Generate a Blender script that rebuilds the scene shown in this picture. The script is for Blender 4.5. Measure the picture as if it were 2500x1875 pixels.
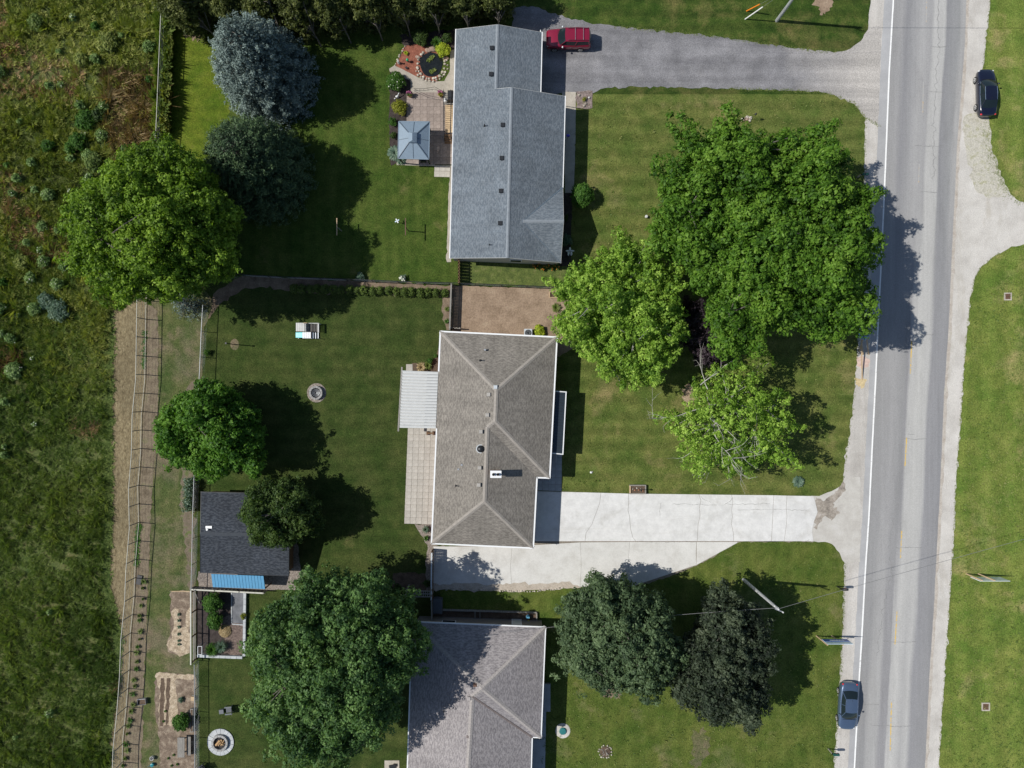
import bpy, math, random
import numpy as np
from mathutils import Vector
for o in list(bpy.data.objects): bpy.data.objects.remove(o)
SC = bpy.context.scene
COL = SC.collection
R = random.Random(7)
# ---------------------------------------------------------------- camera, sky, sun, exposure
CAM_H = 72.0
cd = bpy.data.cameras.new('camera'); cam = bpy.data.objects.new('camera', cd); COL.objects.link(cam)
cam.location = (0, 0, CAM_H); cam.rotation_euler = (0, 0, 0)
cd.sensor_width = 36; cd.lens = 36*CAM_H/(2500/24.0); cd.clip_end = 1000; cd.clip_start = .5
SC.camera = cam
SUN_EL = math.radians(48.5)
w = bpy.data.worlds.new('World'); SC.world = w; w.use_nodes = True
nt = w.node_tree; bg = nt.nodes['Background']
sky = nt.nodes.new('ShaderNodeTexSky'); sky.sky_type = 'NISHITA'; sky.sun_disc = False
sky.sun_elevation = SUN_EL; sky.sun_rotation = math.radians(-90); sky.air_density = 1.0; sky.dust_density = .6
nt.links.new(sky.outputs[0], bg.inputs[0]); bg.inputs[1].default_value = .088
sd = bpy.data.lights.new('sun', 'SUN'); sd.energy = 4.6; sd.angle = math.radians(.5); sd.color = (1, .965, .9)
sun = bpy.data.objects.new('sun', sd); COL.objects.link(sun)
LD = Vector((math.cos(SUN_EL), -.055, -math.sin(SUN_EL)))
sun.rotation_euler = LD.to_track_quat('-Z', 'Y').to_euler(); sun.location = (-60, 0, 60)
vs = SC.view_settings; vs.view_transform = 'Standard'; vs.look = 'None'; vs.exposure = 0; vs.gamma = 1; vs.use_curve_mapping = False

# ---------------------------------------------------------------- helpers
def P(px, py, z=0.0):
    """point at height z that shows at photo pixel (px, py); 24 px are one metre on the ground"""
    k = (CAM_H-z)/CAM_H/24.0
    return Vector(((px-1250)*k, -(py-937.5)*k, z))
def G(pts, z=0.0): return [P(a, b, z) for a, b in pts]
def tag(o, label=None, cat=None, group=None, kind=None):
    if label: o['label'] = label
    if cat: o['category'] = cat
    if group: o['group'] = group
    if kind: o['kind'] = kind
    return o
def thing(name, loc, label, cat, group=None, rz=0.0):
    o = bpy.data.objects.new(name, None); COL.objects.link(o); o.empty_display_size = .3
    o.location = loc; o.rotation_euler = (0, 0, rz)
    return tag(o, label, cat, group)
def root_of(o):
    while o.parent: o = o.parent
    return o
class MB:
    def __init__(s): s.v = []; s.f = []; s.uv = None
    def add(s, vs, fs):
        n = len(s.v); s.v += [tuple(p) for p in vs]; s.f += [tuple(i+n for i in f) for f in fs]; return s
    def box(s, x, y, z, w, d, h, rz=0.0, taper=1.0):
        """centre x,y; bottom z; full sizes"""
        c, q = math.cos(rz), math.sin(rz); vs = []
        for zz, k in ((z, 1.0), (z+h, taper)):
            for a, b in ((-1, -1), (1, -1), (1, 1), (-1, 1)):
                u, v = a*w/2*k, b*d/2*k; vs.append((x+u*c-v*q, y+u*q+v*c, zz))
        return s.add(vs, [(3, 2, 1, 0), (4, 5, 6, 7), (0, 1, 5, 4), (1, 2, 6, 5), (2, 3, 7, 6), (3, 0, 4, 7)])
    def prism(s, poly, z0, z1):
        n = len(poly); a = sum(poly[i][0]*poly[(i+1) % n][1]-poly[(i+1) % n][0]*poly[i][1] for i in range(n))
        if a < 0: poly = list(poly)[::-1]
        vs = [(p[0], p[1], z0) for p in poly]+[(p[0], p[1], z1) for p in poly]
        return s.add(vs, [tuple(range(n-1, -1, -1)), tuple(range(n, 2*n))]+[(i, (i+1) % n, n+(i+1) % n, n+i) for i in range(n)])
    def bar(s, a, b, w, h):
        """box along a-b, w wide (horizontal), h tall (vertical, centred)"""
        a, b = Vector(a), Vector(b); d = (b-a).normalized(); sd_ = d.cross(Vector((0, 0, 1)))
        if sd_.length < 1e-4: sd_ = Vector((1, 0, 0))
        sd_.normalize(); up = sd_.cross(d).normalized(); vs = []
        for p in (a, b):
            for i, j in ((-1, -1), (1, -1), (1, 1), (-1, 1)): vs.append(p+sd_*i*w/2+up*j*h/2)
        return s.add(vs, [(0, 1, 2, 3), (7, 6, 5, 4), (0, 4, 5, 1), (1, 5, 6, 2), (2, 6, 7, 3), (3, 7, 4, 0)])
    def tube(s, pts, r, seg=6, r1=None):
        pts = [Vector(p) for p in pts]; n = len(pts); r1 = r if r1 is None else r1
        base = len(s.v); vs = []; fs = []
        for i, p in enumerate(pts):
            d = (pts[min(i+1, n-1)]-pts[max(i-1, 0)]).normalized()
            u = d.cross(Vector((0, 0, 1)) if abs(d.z) < .95 else Vector((1, 0, 0))).normalized(); v = d.cross(u)
            rr = r+(r1-r)*i/(n-1)
            for k in range(seg):
                t = 2*math.pi*k/seg; vs.append(p+u*rr*math.cos(t)+v*rr*math.sin(t))
        for i in range(n-1):
            for k in range(seg): fs.append((i*seg+k, i*seg+(k+1) % seg, (i+1)*seg+(k+1) % seg, (i+1)*seg+k))
        fs.append(tuple(range(seg-1, -1, -1))); fs.append(tuple((n-1)*seg+k for k in range(seg)))
        return s.add(vs, fs)
    def lathe(s, x, y, prof, seg=16, a0=0.0, sx=1, sy=1):
        n = len(prof); vs = []; fs = []
        for r, z in prof:
            for k in range(seg):
                t = 2*math.pi*k/seg+a0; vs.append((x+sx*r*math.cos(t), y+sy*r*math.sin(t), z))
        for i in range(n-1):
            for k in range(seg): fs.append((i*seg+k, i*seg+(k+1) % seg, (i+1)*seg+(k+1) % seg, (i+1)*seg+k))
        fs.append(tuple(range(seg-1, -1, -1))); fs.append(tuple((n-1)*seg+k for k in range(seg)))
        return s.add(vs, fs)
    def blob(s, x, y, z, rx, ry, rz_, seed=0, seg=8, rough=.2):
        q = random.Random(seed); prof = [(.35, -1), (.85, -.55), (1, 0), (.82, .6), (.4, 1)]; vs = []; fs = []
        for r, h in prof:
            for k in range(seg):
                t = 2*math.pi*(k+.3*q.random())/seg; m = 1+q.uniform(-rough, rough)
                vs.append((x+rx*r*m*math.cos(t), y+ry*r*m*math.sin(t), z+rz_*h*(1+q.uniform(-rough, rough)*.5)))
        for i in range(4):
            for k in range(seg): fs.append((i*seg+k, i*seg+(k+1) % seg, (i+1)*seg+(k+1) % seg, (i+1)*seg+k))
        fs.append(tuple(range(seg-1, -1, -1))); fs.append(tuple(4*seg+k for k in range(seg)))
        return s.add(vs, fs)
    def build(s, name, mat, parent=None, world=False, smooth=False):
        me = bpy.data.meshes.new(name); vs = s.v
        if world and parent:
            L = root_of(parent).location; vs = [(a-L[0], b-L[1], c-L[2]) for a, b, c in vs]
        me.from_pydata(vs, [], s.f); me.update()
        if s.uv:
            ul = me.uv_layers.new(name='UVMap')
            ul.data.foreach_set('uv', [c for f in s.uv for uvp in f for c in uvp])
        if mat: me.materials.append(mat)
        if smooth: me.polygons.foreach_set('use_smooth', [True]*len(me.polygons))
        o = bpy.data.objects.new(name, me); COL.objects.link(o); o.parent = parent
        return o
def copy_tree(o, parent=None):
    c = o.copy(); COL.objects.link(c); c.parent = parent
    for k in [k for k in bpy.data.objects if k.parent == o]: copy_tree(k, c)
    return c
KIDS = {}
def copy_thing(root, kids, loc, rz=None):
    c = root.copy(); COL.objects.link(c); c.location = loc
    if rz is not None: c.rotation_euler = (0, 0, rz)
    for k in kids:
        d = k.copy(); COL.objects.link(d); d.parent = c
    return c

# ---------------------------------------------------------------- materials
def nodes(name):
    m = bpy.data.materials.new(name); m.use_nodes = True; t = m.node_tree
    return m, t, t.nodes['Principled BSDF'], t.nodes, t.links
def N(ns, kind, **k):
    n = ns.new(kind)
    for a, b in k.items(): setattr(n, a, b)
    return n
def noise(ns, ln, vec, scale, detail=4, rough=.6, dist=0.0):
    n = ns.new('ShaderNodeTexNoise'); n.inputs['Scale'].default_value = scale; n.inputs['Detail'].default_value = detail
    n.inputs['Roughness'].default_value = rough; n.inputs['Distortion'].default_value = dist
    if vec is not None: ln.new(vec, n.inputs['Vector'])
    return n.outputs['Fac']
def ramp(ns, ln, fac, stops):
    r = ns.new('ShaderNodeValToRGB'); e = r.color_ramp.elements
    while len(e) < len(stops): e.new(.5)
    for i, (p, c) in enumerate(stops):
        e[i].position = p; e[i].color = (c, c, c, 1) if isinstance(c, (int, float)) else (*c, 1)
    ln.new(fac, r.inputs[0]); return r.outputs[0]
def mix(ns, ln, a, b, fac, mode='MIX'):
    m = ns.new('ShaderNodeMix'); m.data_type = 'RGBA'; m.blend_type = mode
    for src, i in ((fac, 0), (a, 6), (b, 7)):
        if isinstance(src, (int, float)): m.inputs[i].default_value = src if i == 0 else (src, src, src, 1)
        elif isinstance(src, tuple): m.inputs[i].default_value = (*src, 1)
        else: ln.new(src, m.inputs[i])
    return m.outputs[2]
def vscale(ns, ln, vec, s):
    m = ns.new('ShaderNodeVectorMath'); m.operation = 'MULTIPLY'; ln.new(vec, m.inputs[0]); m.inputs[1].default_value = s
    return m.outputs[0]
def bump(ns, ln, bs, h, strength=.5, dist=.05):
    b = ns.new('ShaderNodeBump'); b.inputs['Strength'].default_value = strength; b.inputs['Distance'].default_value = dist
    ln.new(h, b.inputs['Height']); ln.new(b.outputs[0], bs.inputs['Normal'])
def surf(name, stops, scale=1.0, fine=(12, .25), rough=.9, bmp=.4, spec=.3, metal=0, vec_scale=None, rnd=0.0, big=None, bd=.05):
    m, t, bs, ns, ln = nodes(name)
    co = ns.new('ShaderNodeTexCoord').outputs['Object']
    if vec_scale: co = vscale(ns, ln, co, vec_scale)
    c = ramp(ns, ln, noise(ns, ln, co, scale, 5, .65), stops)
    f = noise(ns, ln, co, fine[0], 3, .7)
    c = mix(ns, ln, c, ramp(ns, ln, f, [(.25, 1-fine[1]), (.75, 1+fine[1])]), 1.0, 'MULTIPLY')
    if big: c = mix(ns, ln, c, ramp(ns, ln, noise(ns, ln, co, big[0], 2), [(.35, 1-big[1]), (.65, 1+big[1])]), 1.0, 'MULTIPLY')
    if rnd:
        oi = ns.new('ShaderNodeObjectInfo')
        c = mix(ns, ln, c, ramp(ns, ln, oi.outputs['Random'], [(0, 1-rnd), (1, 1+rnd)]), 1.0, 'MULTIPLY')
    ln.new(c, bs.inputs['Base Color']); bs.inputs['Roughness'].default_value = rough
    bs.inputs['Specular IOR Level'].default_value = spec; bs.inputs['Metallic'].default_value = metal
    if bmp: bump(ns, ln, bs, f, bmp, bd)
    return m
def flat(name, c, rough=.5, metal=0, spec=.5, coat=0, var=.12, scale=3.0):
    m = surf(name, [(.3, tuple(x*(1-var) for x in c)), (.7, tuple(min(1, x*(1+var)) for x in c))], scale, (25, var*.5), rough, .08, spec, metal, bd=.01)
    m.node_tree.nodes['Principled BSDF'].inputs['Coat Weight'].default_value = coat
    return m
def lawn(name, dark, mid, lite, dry, dry_at=.6, stripes=0.0, sdir='Y', sscale=.28):
    m, t, bs, ns, ln = nodes(name)
    co = ns.new('ShaderNodeTexCoord').outputs['Object']
    n1 = noise(ns, ln, co, .16, 5, .6, .4); n2 = noise(ns, ln, co, .9, 5, .7); n3 = noise(ns, ln, co, 7, 4, .8)
    c = ramp(ns, ln, n2, [(.3, dark), (.5, mid), (.7, lite)])
    a = ns.new('ShaderNodeMath'); a.operation = 'MULTIPLY_ADD'; ln.new(n2, a.inputs[0]); a.inputs[1].default_value = .35; ln.new(n1, a.inputs[2])
    dm = ramp(ns, ln, a.outputs[0], [(dry_at, 0.0), (dry_at+.17, .85)])
    c = mix(ns, ln, c, dry, dm)
    n4 = noise(ns, ln, co, .35, 3, .6)
    c = mix(ns, ln, c, ramp(ns, ln, n4, [(.35, (.72, .86, .7)), (.65, (1.25, 1.12, 1.2))]), 1.0, 'MULTIPLY')
    c = mix(ns, ln, c, ramp(ns, ln, n3, [(.3, .45), (.5, .95), (.72, 1.6)]), 1.0, 'MULTIPLY')
    if stripes:
        wv = ns.new('ShaderNodeTexWave'); wv.bands_direction = sdir; wv.inputs['Scale'].default_value = sscale
        wv.inputs['Distortion'].default_value = 2.2; wv.inputs['Detail'].default_value = 2; wv.inputs['Detail Scale'].default_value = .5; ln.new(co, wv.inputs['Vector'])
        c = mix(ns, ln, c, ramp(ns, ln, wv.outputs['Fac'], [(.2, 1-stripes), (.8, 1+stripes)]), 1.0, 'MULTIPLY')
    n5 = noise(ns, ln, co, 2.6, 3, .6)   # weeds and clover freckles
    c = mix(ns, ln, c, tuple(x*1.7+.012 for x in lite), ramp(ns, ln, n5, [(.70, 0.0), (.76, .35)]))
    c = mix(ns, ln, c, tuple(x*.62 for x in mid), ramp(ns, ln, n5, [(.26, .5), (.33, 0.0)]))
    ln.new(c, bs.inputs['Base Color']); bs.inputs['Roughness'].default_value = .95; bs.inputs['Specular IOR Level'].default_value = .15
    bump(ns, ln, bs, n3, .9, .09)
    return m
def leafmat(name, dark, mid, lite, trans=.36, hue=.35, rough=.6):
    m, t, bs, ns, ln = nodes(name)
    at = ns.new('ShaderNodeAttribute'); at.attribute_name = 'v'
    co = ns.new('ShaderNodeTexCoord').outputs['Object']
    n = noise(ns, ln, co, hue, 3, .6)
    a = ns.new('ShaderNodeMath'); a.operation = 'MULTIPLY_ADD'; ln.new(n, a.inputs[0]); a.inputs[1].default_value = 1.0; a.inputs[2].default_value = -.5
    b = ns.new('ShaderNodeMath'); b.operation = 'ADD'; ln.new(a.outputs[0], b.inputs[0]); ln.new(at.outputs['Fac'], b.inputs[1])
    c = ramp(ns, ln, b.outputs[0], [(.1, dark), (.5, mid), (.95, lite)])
    ln.new(c, bs.inputs['Base Color']); bs.inputs['Roughness'].default_value = rough; bs.inputs['Specular IOR Level'].default_value = .3
    tr = ns.new('ShaderNodeBsdfTranslucent'); ln.new(mix(ns, ln, c, (1.3, 1.35, .5), 1.0, 'MULTIPLY'), tr.inputs[0])
    ms = ns.new('ShaderNodeMixShader'); ms.inputs[0].default_value = trans
    ln.new(bs.outputs[0], ms.inputs[1]); ln.new(tr.outputs[0], ms.inputs[2]); ln.new(ms.outputs[0], ns['Material Output'].inputs[0])
    return m
def shingle(name, c1, c2, c3, stain=.18, mortar=.45, bw=.34, rh=.145, streak=.1):
    m, t, bs, ns, ln = nodes(name)
    uv = ns.new('ShaderNodeTexCoord').outputs['UV']
    bk = ns.new('ShaderNodeTexBrick'); ln.new(uv, bk.inputs['Vector'])
    bk.inputs['Color1'].default_value = (*c1, 1); bk.inputs['Color2'].default_value = (*c2, 1)
    bk.inputs['Mortar'].default_value = (*[x*mortar for x in c1], 1); bk.inputs['Scale'].default_value = 1
    bk.inputs['Mortar Size'].default_value = .016; bk.inputs['Brick Width'].default_value = bw; bk.inputs['Row Height'].default_value = rh
    bk.inputs['Mortar Smooth'].default_value = .2
    c = mix(ns, ln, bk.outputs['Color'], c3, ramp(ns, ln, noise(ns, ln, vscale(ns, ln, uv, (3, 7, 1)), 1, 1, .5), [(.45, 0.0), (.6, .6)]))
    c = mix(ns, ln, c, ramp(ns, ln, noise(ns, ln, uv, .5, 5, .65, .5), [(.3, 1-stain), (.7, 1+stain)]), 1.0, 'MULTIPLY')
    c = mix(ns, ln, c, ramp(ns, ln, noise(ns, ln, vscale(ns, ln, uv, (1.2, .12, 1)), 1, 4, .6), [(.3, 1-streak), (.7, 1+streak)]), 1.0, 'MULTIPLY')
    g = noise(ns, ln, uv, 18, 2, .7)
    c = mix(ns, ln, c, ramp(ns, ln, g, [(.25, .8), (.75, 1.2)]), 1.0, 'MULTIPLY')
    ln.new(c, bs.inputs['Base Color']); bs.inputs['Roughness'].default_value = .9; bs.inputs['Specular IOR Level'].default_value = .35
    bump(ns, ln, bs, bk.outputs['Fac'], .5, -.02)
    return m

# grass family
M_lawn_back = lawn('lawn_back', (.029, .048, .010), (.048, .070, .017), (.070, .091, .024), (.127, .115, .048), .82, .06, 'Y', .22)
M_lawn_front = lawn('lawn_front', (.071, .100, .022), (.112, .139, .034), (.148, .171, .048), (.211, .188, .080), .75, .09, 'Y', .2)
M_lawn_south = lawn('lawn_south', (.06, .09, .016), (.095, .128, .025), (.125, .155, .037), (.18, .17, .08), .76, .05, 'X', .2)
M_verge = lawn('verge_grass', (.108, .155, .028), (.152, .202, .041), (.195, .237, .056), (.30, .265, .115), .72, .07, 'X', .12)
M_lawn_strip = lawn('strip_grass', (.068, .108, .010), (.105, .148, .014), (.145, .18, .026), (.20, .16, .07), .72, .05)
M_lawn_nback = lawn('garden_lawn', (.035, .064, .010), (.059, .094, .016), (.086, .118, .025), (.148, .136, .056), .78, .05, 'X', .25)
M_track = lawn('track_grass', (.055, .08, .025), (.095, .115, .04), (.13, .135, .055), (.19, .155, .105), .62, .04, 'X', .3)
M_field_floor = lawn('field_floor', (.065, .095, .028), (.10, .125, .04), (.13, .135, .055), (.20, .16, .085), .74)
M_stubble = surf('mown_straw', [(.3, (.10, .078, .04)), (.45, (.185, .145, .08)), (.7, (.26, .215, .125))], 2.6, (8, .55), bmp=.9, vec_scale=(1.6, .6, 1), big=(.2, .15))
M_soil = surf('bare_soil', [(.3, (.19, .135, .09)), (.55, (.30, .22, .155)), (.75, (.38, .295, .21))], .6, (6, .3), bmp=.7)
M_soil_dark = surf('garden_soil', [(.3, (.075, .05, .035)), (.7, (.16, .115, .08))], 2, (12, .45), bmp=.9)
M_mulch_black = surf('black_mulch', [(.3, (.025, .018, .016)), (.7, (.075, .06, .055))], 3, (14, .5), bmp=.9)
M_mulch_red = surf('red_mulch', [(.3, (.17, .055, .035)), (.7, (.33, .13, .085))], 3, (14, .5), bmp=.9)
M_chips = surf('wood_chips', [(.3, (.25, .19, .13)), (.5, (.42, .335, .235)), (.75, (.60, .51, .39))], 3, (13, .5), bmp=.9)
M_chipsoil = surf('chip_covered_soil', [(.3, (.12, .09, .065)), (.5, (.20, .15, .11)), (.7, (.36, .295, .22))], 1.6, (13, .5), bmp=.9)
M_pebble = surf('pebble_floor', [(.3, (.13, .11, .10)), (.5, (.25, .21, .18)), (.7, (.4, .36, .32))], 7, (16, .4), bmp=.9)
# hard surfaces
def gravelmat(name, a, b, c, speck, gx=None, wheel=0.0, xs=None):
    m, t, bs, ns, ln = nodes(name)
    co = ns.new('ShaderNodeTexCoord').outputs['Object']
    c_ = ramp(ns, ln, noise(ns, ln, co, .5, 5, .6), [(.3, a), (.5, b), (.7, c)])
    if gx:   # colour of the stone changes along x (a different load of gravel near the road)
        sx = ns.new('ShaderNodeSeparateXYZ'); ln.new(co, sx.inputs[0])
        mr = ns.new('ShaderNodeMapRange'); mr.inputs[1].default_value = gx[0]; mr.inputs[2].default_value = gx[1]; ln.new(sx.outputs[0], mr.inputs[0])
        nn = ns.new('ShaderNodeMath'); nn.operation = 'MULTIPLY_ADD'; ln.new(noise(ns, ln, co, .4, 4), nn.inputs[0]); nn.inputs[1].default_value = .5; ln.new(mr.outputs[0], nn.inputs[2])
        c_ = mix(ns, ln, c_, gx[2], ramp(ns, ln, nn.outputs[0], [(.3, 0.0), (1.1, 1.0)]))
    if wheel:
        c_ = mix(ns, ln, c_, ramp(ns, ln, noise(ns, ln, vscale(ns, ln, co, xs), 1, 3, .5), [(.35, 1-wheel), (.65, 1+wheel)]), 1.0, 'MULTIPLY')
    v = ns.new('ShaderNodeTexVoronoi'); v.inputs['Scale'].default_value = 13; ln.new(co, v.inputs['Vector'])
    c_ = mix(ns, ln, c_, ramp(ns, ln, noise(ns, ln, co, 9, 4, .8), [(.3, 1-speck), (.7, 1+speck)]), 1.0, 'MULTIPLY')
    ln.new(c_, bs.inputs['Base Color']); bs.inputs['Roughness'].default_value = .9; bs.inputs['Specular IOR Level'].default_value = .25
    bump(ns, ln, bs, v.outputs['Distance'], .6, .03)
    return m
M_gravel = gravelmat('drive_gravel', (.145, .143, .15), (.195, .192, .2), (.245, .24, .25), .38, (27, 39, (.42, .395, .365)), .14, (.04, .75, 1))
M_shoulder = gravelmat('shoulder_gravel', (.40, .375, .345), (.47, .445, .41), (.53, .505, .47), .16, None, .09, (1.1, .03, 1))
M_pale_gravel = gravelmat('pale_gravel', (.44, .415, .38), (.52, .495, .455), (.58, .555, .515), .14, None, .05, (.3, .3, 1))
M_pave_shoulder = surf('paved_shoulder', [(.3, (.33, .33, .335)), (.7, (.40, .40, .40))], .5, (14, .12), bmp=.3, big=(.15, .08))
M_concrete = surf('drive_concrete', [(.3, (.56, .555, .54)), (.5, (.62, .615, .60)), (.7, (.66, .655, .64))], .5, (9, .08), bmp=.15, rnd=.03, big=(1.6, .05))
def stain(m, scale, lo, hi, vec=(1, 1, 1), at=(.3, .45)):
    t = m.node_tree; ns = t.nodes; ln = t.links; bs = ns['Principled BSDF']; src = bs.inputs['Base Color'].links[0].from_socket
    co = vscale(ns, ln, ns.new('ShaderNodeTexCoord').outputs['Object'], vec)
    ln.new(mix(ns, ln, src, ramp(ns, ln, noise(ns, ln, co, scale, 6, .7, .6), [(at[0], lo), (at[1], 1.0), (.7, hi)]), 1.0, 'MULTIPLY'), bs.inputs['Base Color'])
stain(M_concrete, .35, (.86, .85, .83), 1.03); stain(M_concrete, .5, (.93, .92, .9), 1.0, (.12, 2.2, 1)); stain(M_gravel, .8, (.8, .8, .82), 1.08, (.06, 1.1, 1)); stain(M_shoulder, .5, (.84, .82, .79), 1.05, (1.5, .25, 1)); stain(M_pale_gravel, .4, (.86, .84, .8), 1.05, (1.2, .3, 1))
M_conc_old = surf('weathered_concrete', [(.3, (.33, .30, .25)), (.7, (.46, .42, .36))], 1.2, (9, .15), bmp=.3, rnd=.08)
M_slab = surf('patio_concrete', [(.3, (.385, .36, .315)), (.7, (.47, .445, .40))], 1.2, (9, .12), bmp=.3, rnd=.07)
M_slab_pink = surf('paver_concrete', [(.3, (.235, .19, .165)), (.7, (.34, .285, .25))], 1.6, (9, .14), bmp=.3, rnd=.12)
M_slab_grey = surf('entry_concrete', [(.3, (.33, .35, .36)), (.7, (.42, .44, .45))], 1.4, (9, .12), bmp=.3, rnd=.06)
M_joint = surf('joint_sand', [(.3, (.19, .16, .125)), (.7, (.27, .235, .19))], 3, (12, .3))
M_crack = surf('crack_fill', [(.3, (.10, .095, .085)), (.7, (.2, .19, .17))], 2, (9, .3), bmp=.2)
M_roadcrack = surf('road_crack_fill', [(.3, (.17, .17, .17)), (.7, (.30, .30, .29))], 2, (9, .3), bmp=.2)
M_white_line = surf('white_road_paint', [(.32, (.52, .52, .51)), (.42, (.82, .82, .80))], 3, (14, .06), bmp=.1)
M_stone = surf('field_stone', [(.3, (.30, .27, .22)), (.5, (.45, .41, .34)), (.7, (.6, .56, .48))], 4, (14, .25), bmp=.6, rnd=.3)
M_rock_brown = surf('brown_stone', [(.3, (.25, .17, .13)), (.7, (.42, .31, .25))], 3, (12, .2), bmp=.6, rnd=.15)
M_block = surf('concrete_block', [(.3, (.26, .255, .25)), (.7, (.38, .375, .36))], 3, (14, .2), bmp=.4, rnd=.15)
M_block_pale = surf('pale_block', [(.3, (.40, .42, .43)), (.7, (.52, .54, .55))], 3, (14, .12), bmp=.4, rnd=.08)
M_char = surf('charred_ash', [(.3, (.012, .012, .012)), (.7, (.07, .065, .065))], 6, (14, .5), bmp=.8)
# roofs, walls
M_roof_blue = shingle('shingle_blue_grey', (.150, .178, .205), (.112, .136, .162), (.20, .225, .25), .15, .6)
M_roof_brown = shingle('shingle_brown_grey', (.225, .205, .178), (.16, .145, .128), (.275, .252, .22), .14, .6)
M_roof_mauve = shingle('shingle_mauve_grey', (.31, .285, .285), (.20, .185, .192), (.37, .345, .34), .08, .55)
M_roof_navy = shingle('shingle_dark_slate', (.038, .046, .06), (.022, .027, .037), (.075, .085, .10), .2, .5)
M_cap_blue = flat('ridge_blue_grey', (.215, .24, .265), .9, var=.15); M_cap_brown = flat('ridge_brown_grey', (.29, .265, .235), .9, var=.15)
M_cap_mauve = flat('ridge_mauve_grey', (.325, .30, .285), .9, var=.3, scale=9); M_valley = flat('valley_flashing', (.17, .14, .13), .6, var=.2)
M_white = flat('white_paint', (.78, .79, .79), .4, var=.03); M_offwhite = flat('aged_white_paint', (.55, .55, .53), .6, var=.08)
M_siding = surf('cream_siding', [(.3, (.5, .47, .4)), (.7, (.55, .52, .45))], 1, (4, .05), bmp=.5, vec_scale=(1, 1, 9))
M_brick = surf('red_brick', [(.3, (.21, .085, .055)), (.7, (.32, .14, .10))], 3, (9, .3), bmp=.5, vec_scale=(1, 1, 4))
M_glass = flat('window_glass', (.012, .02, .024), .06, spec=.45, var=.05); M_black = flat('black_plastic', (.018, .018, .02), .45, var=.1)
M_dark = flat('dark_metal', (.03, .032, .036), .4, metal=.3); M_steel = flat('galvanised_steel', (.42, .44, .46), .45, metal=.7)
M_alu = flat('pale_aluminium', (.60, .64, .66), .4, metal=.3); M_vent_grey = flat('vent_grey', (.30, .30, .30), .6)
M_wood = surf('brown_wood', [(.3, (.12, .07, .04)), (.7, (.22, .14, .08))], 2, (20, .25), bmp=.4, vec_scale=(1, 6, 1))
M_wood_old = surf('weathered_wood', [(.3, (.20, .19, .17)), (.7, (.33, .31, .28))], 2, (20, .25), bmp=.4, vec_scale=(6, 1, 1), rnd=.12)
M_wood_new = surf('raw_lumber', [(.3, (.42, .30, .18)), (.7, (.58, .44, .28))], 2, (20, .15), bmp=.3)
M_log = surf('split_firewood', [(.3, (.30, .17, .08)), (.7, (.62, .42, .22))], 6, (20, .3), bmp=.5, rnd=.25)
M_bark = surf('grey_bark', [(.3, (.09, .08, .07)), (.7, (.2, .18, .155))], 3, (14, .35), bmp=.9)
M_bark_pale = surf('pale_bare_wood', [(.3, (.30, .29, .26)), (.7, (.48, .46, .42))], 3, (14, .25), bmp=.6)
M_pole = surf('utility_pole_wood', [(.3, (.33, .34, .34)), (.7, (.48, .49, .49))], 2, (14, .2), bmp=.4, vec_scale=(4, 4, .5))
M_blue_metal = flat('blue_sheet_metal', (.11, .31, .50), .45, var=.08); M_gaz = flat('slate_blue_metal', (.20, .265, .33), .5, var=.06)
M_gaz_rib = flat('slate_rib', (.10, .135, .17), .5)
M_red_paint = flat('red_car_paint', (.26, .010, .038), .28, coat=1, var=.03, metal=.25); M_black_paint = flat('black_car_paint', (.006, .008, .022), .2, coat=1, var=.03)
M_navy_paint = flat('navy_car_paint', (.075, .115, .19), .35, coat=1, var=.03, metal=.3)
M_tyre = flat('tyre_rubber', (.02, .02, .02), .8); M_rim = flat('alloy_rim', (.6, .6, .6), .3, metal=.6)
M_chrome = flat('chrome_trim', (.75, .76, .78), .15, metal=1, var=.02); M_tail = flat('tail_lamp_red', (.6, .02, .03), .2, coat=1); M_head = flat('head_lamp_lens', (.6, .62, .64), .1, coat=1)
M_teal = flat('teal_plastic', (.25, .68, .72), .4, var=.04); M_teal_dark = flat('teal_lid', (.03, .17, .17), .4); M_green_p = flat('green_plastic', (.02, .35, .17), .4)
M_mail_green = flat('green_enamel', (.02, .09, .075), .4); M_orange = flat('orange_guard', (.75, .22, .02), .5); M_yellow_guard = flat('white_guard', (.75, .75, .72), .5)
M_sign_blue = flat('blue_sign_print', (.03, .10, .42), .4); M_sign_pale = flat('pale_sign_print', (.60, .74, .84), .4, var=.05); M_sign_white = flat('white_sign_print', (.78, .86, .86), .4, var=.04)
M_sign_back = flat('sign_back_metal', (.22, .36, .48), .35, metal=.3, var=.2)
M_rust = flat('rusted_iron', (.14, .075, .05), .8, var=.3); M_water = flat('pond_water', (.012, .014, .013), .06, spec=.6, var=.4)
M_terra = flat('terracotta', (.35, .16, .09), .8); M_wire = flat('wire_grey', (.2, .2, .2), .5); M_galv = flat('wire_mesh_metal', (.36, .38, .39), .5, metal=.4)
M_pale_rail = flat('pale_fence_rail', (.50, .49, .42), .6, var=.15); M_pink = flat('pink_marking_dust', (.56, .42, .36), .95, var=.2); M_pvc = flat('translucent_roof_sheet', (.50, .51, .50), .35, var=.06)
M_yellowp = flat('yellow_plastic', (.7, .6, .05), .5); M_purple = flat('violet_petal', (.15, .12, .6), .6); M_fibre = flat('slate_metal_roof', (.045, .06, .075), .35, metal=.4)
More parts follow.
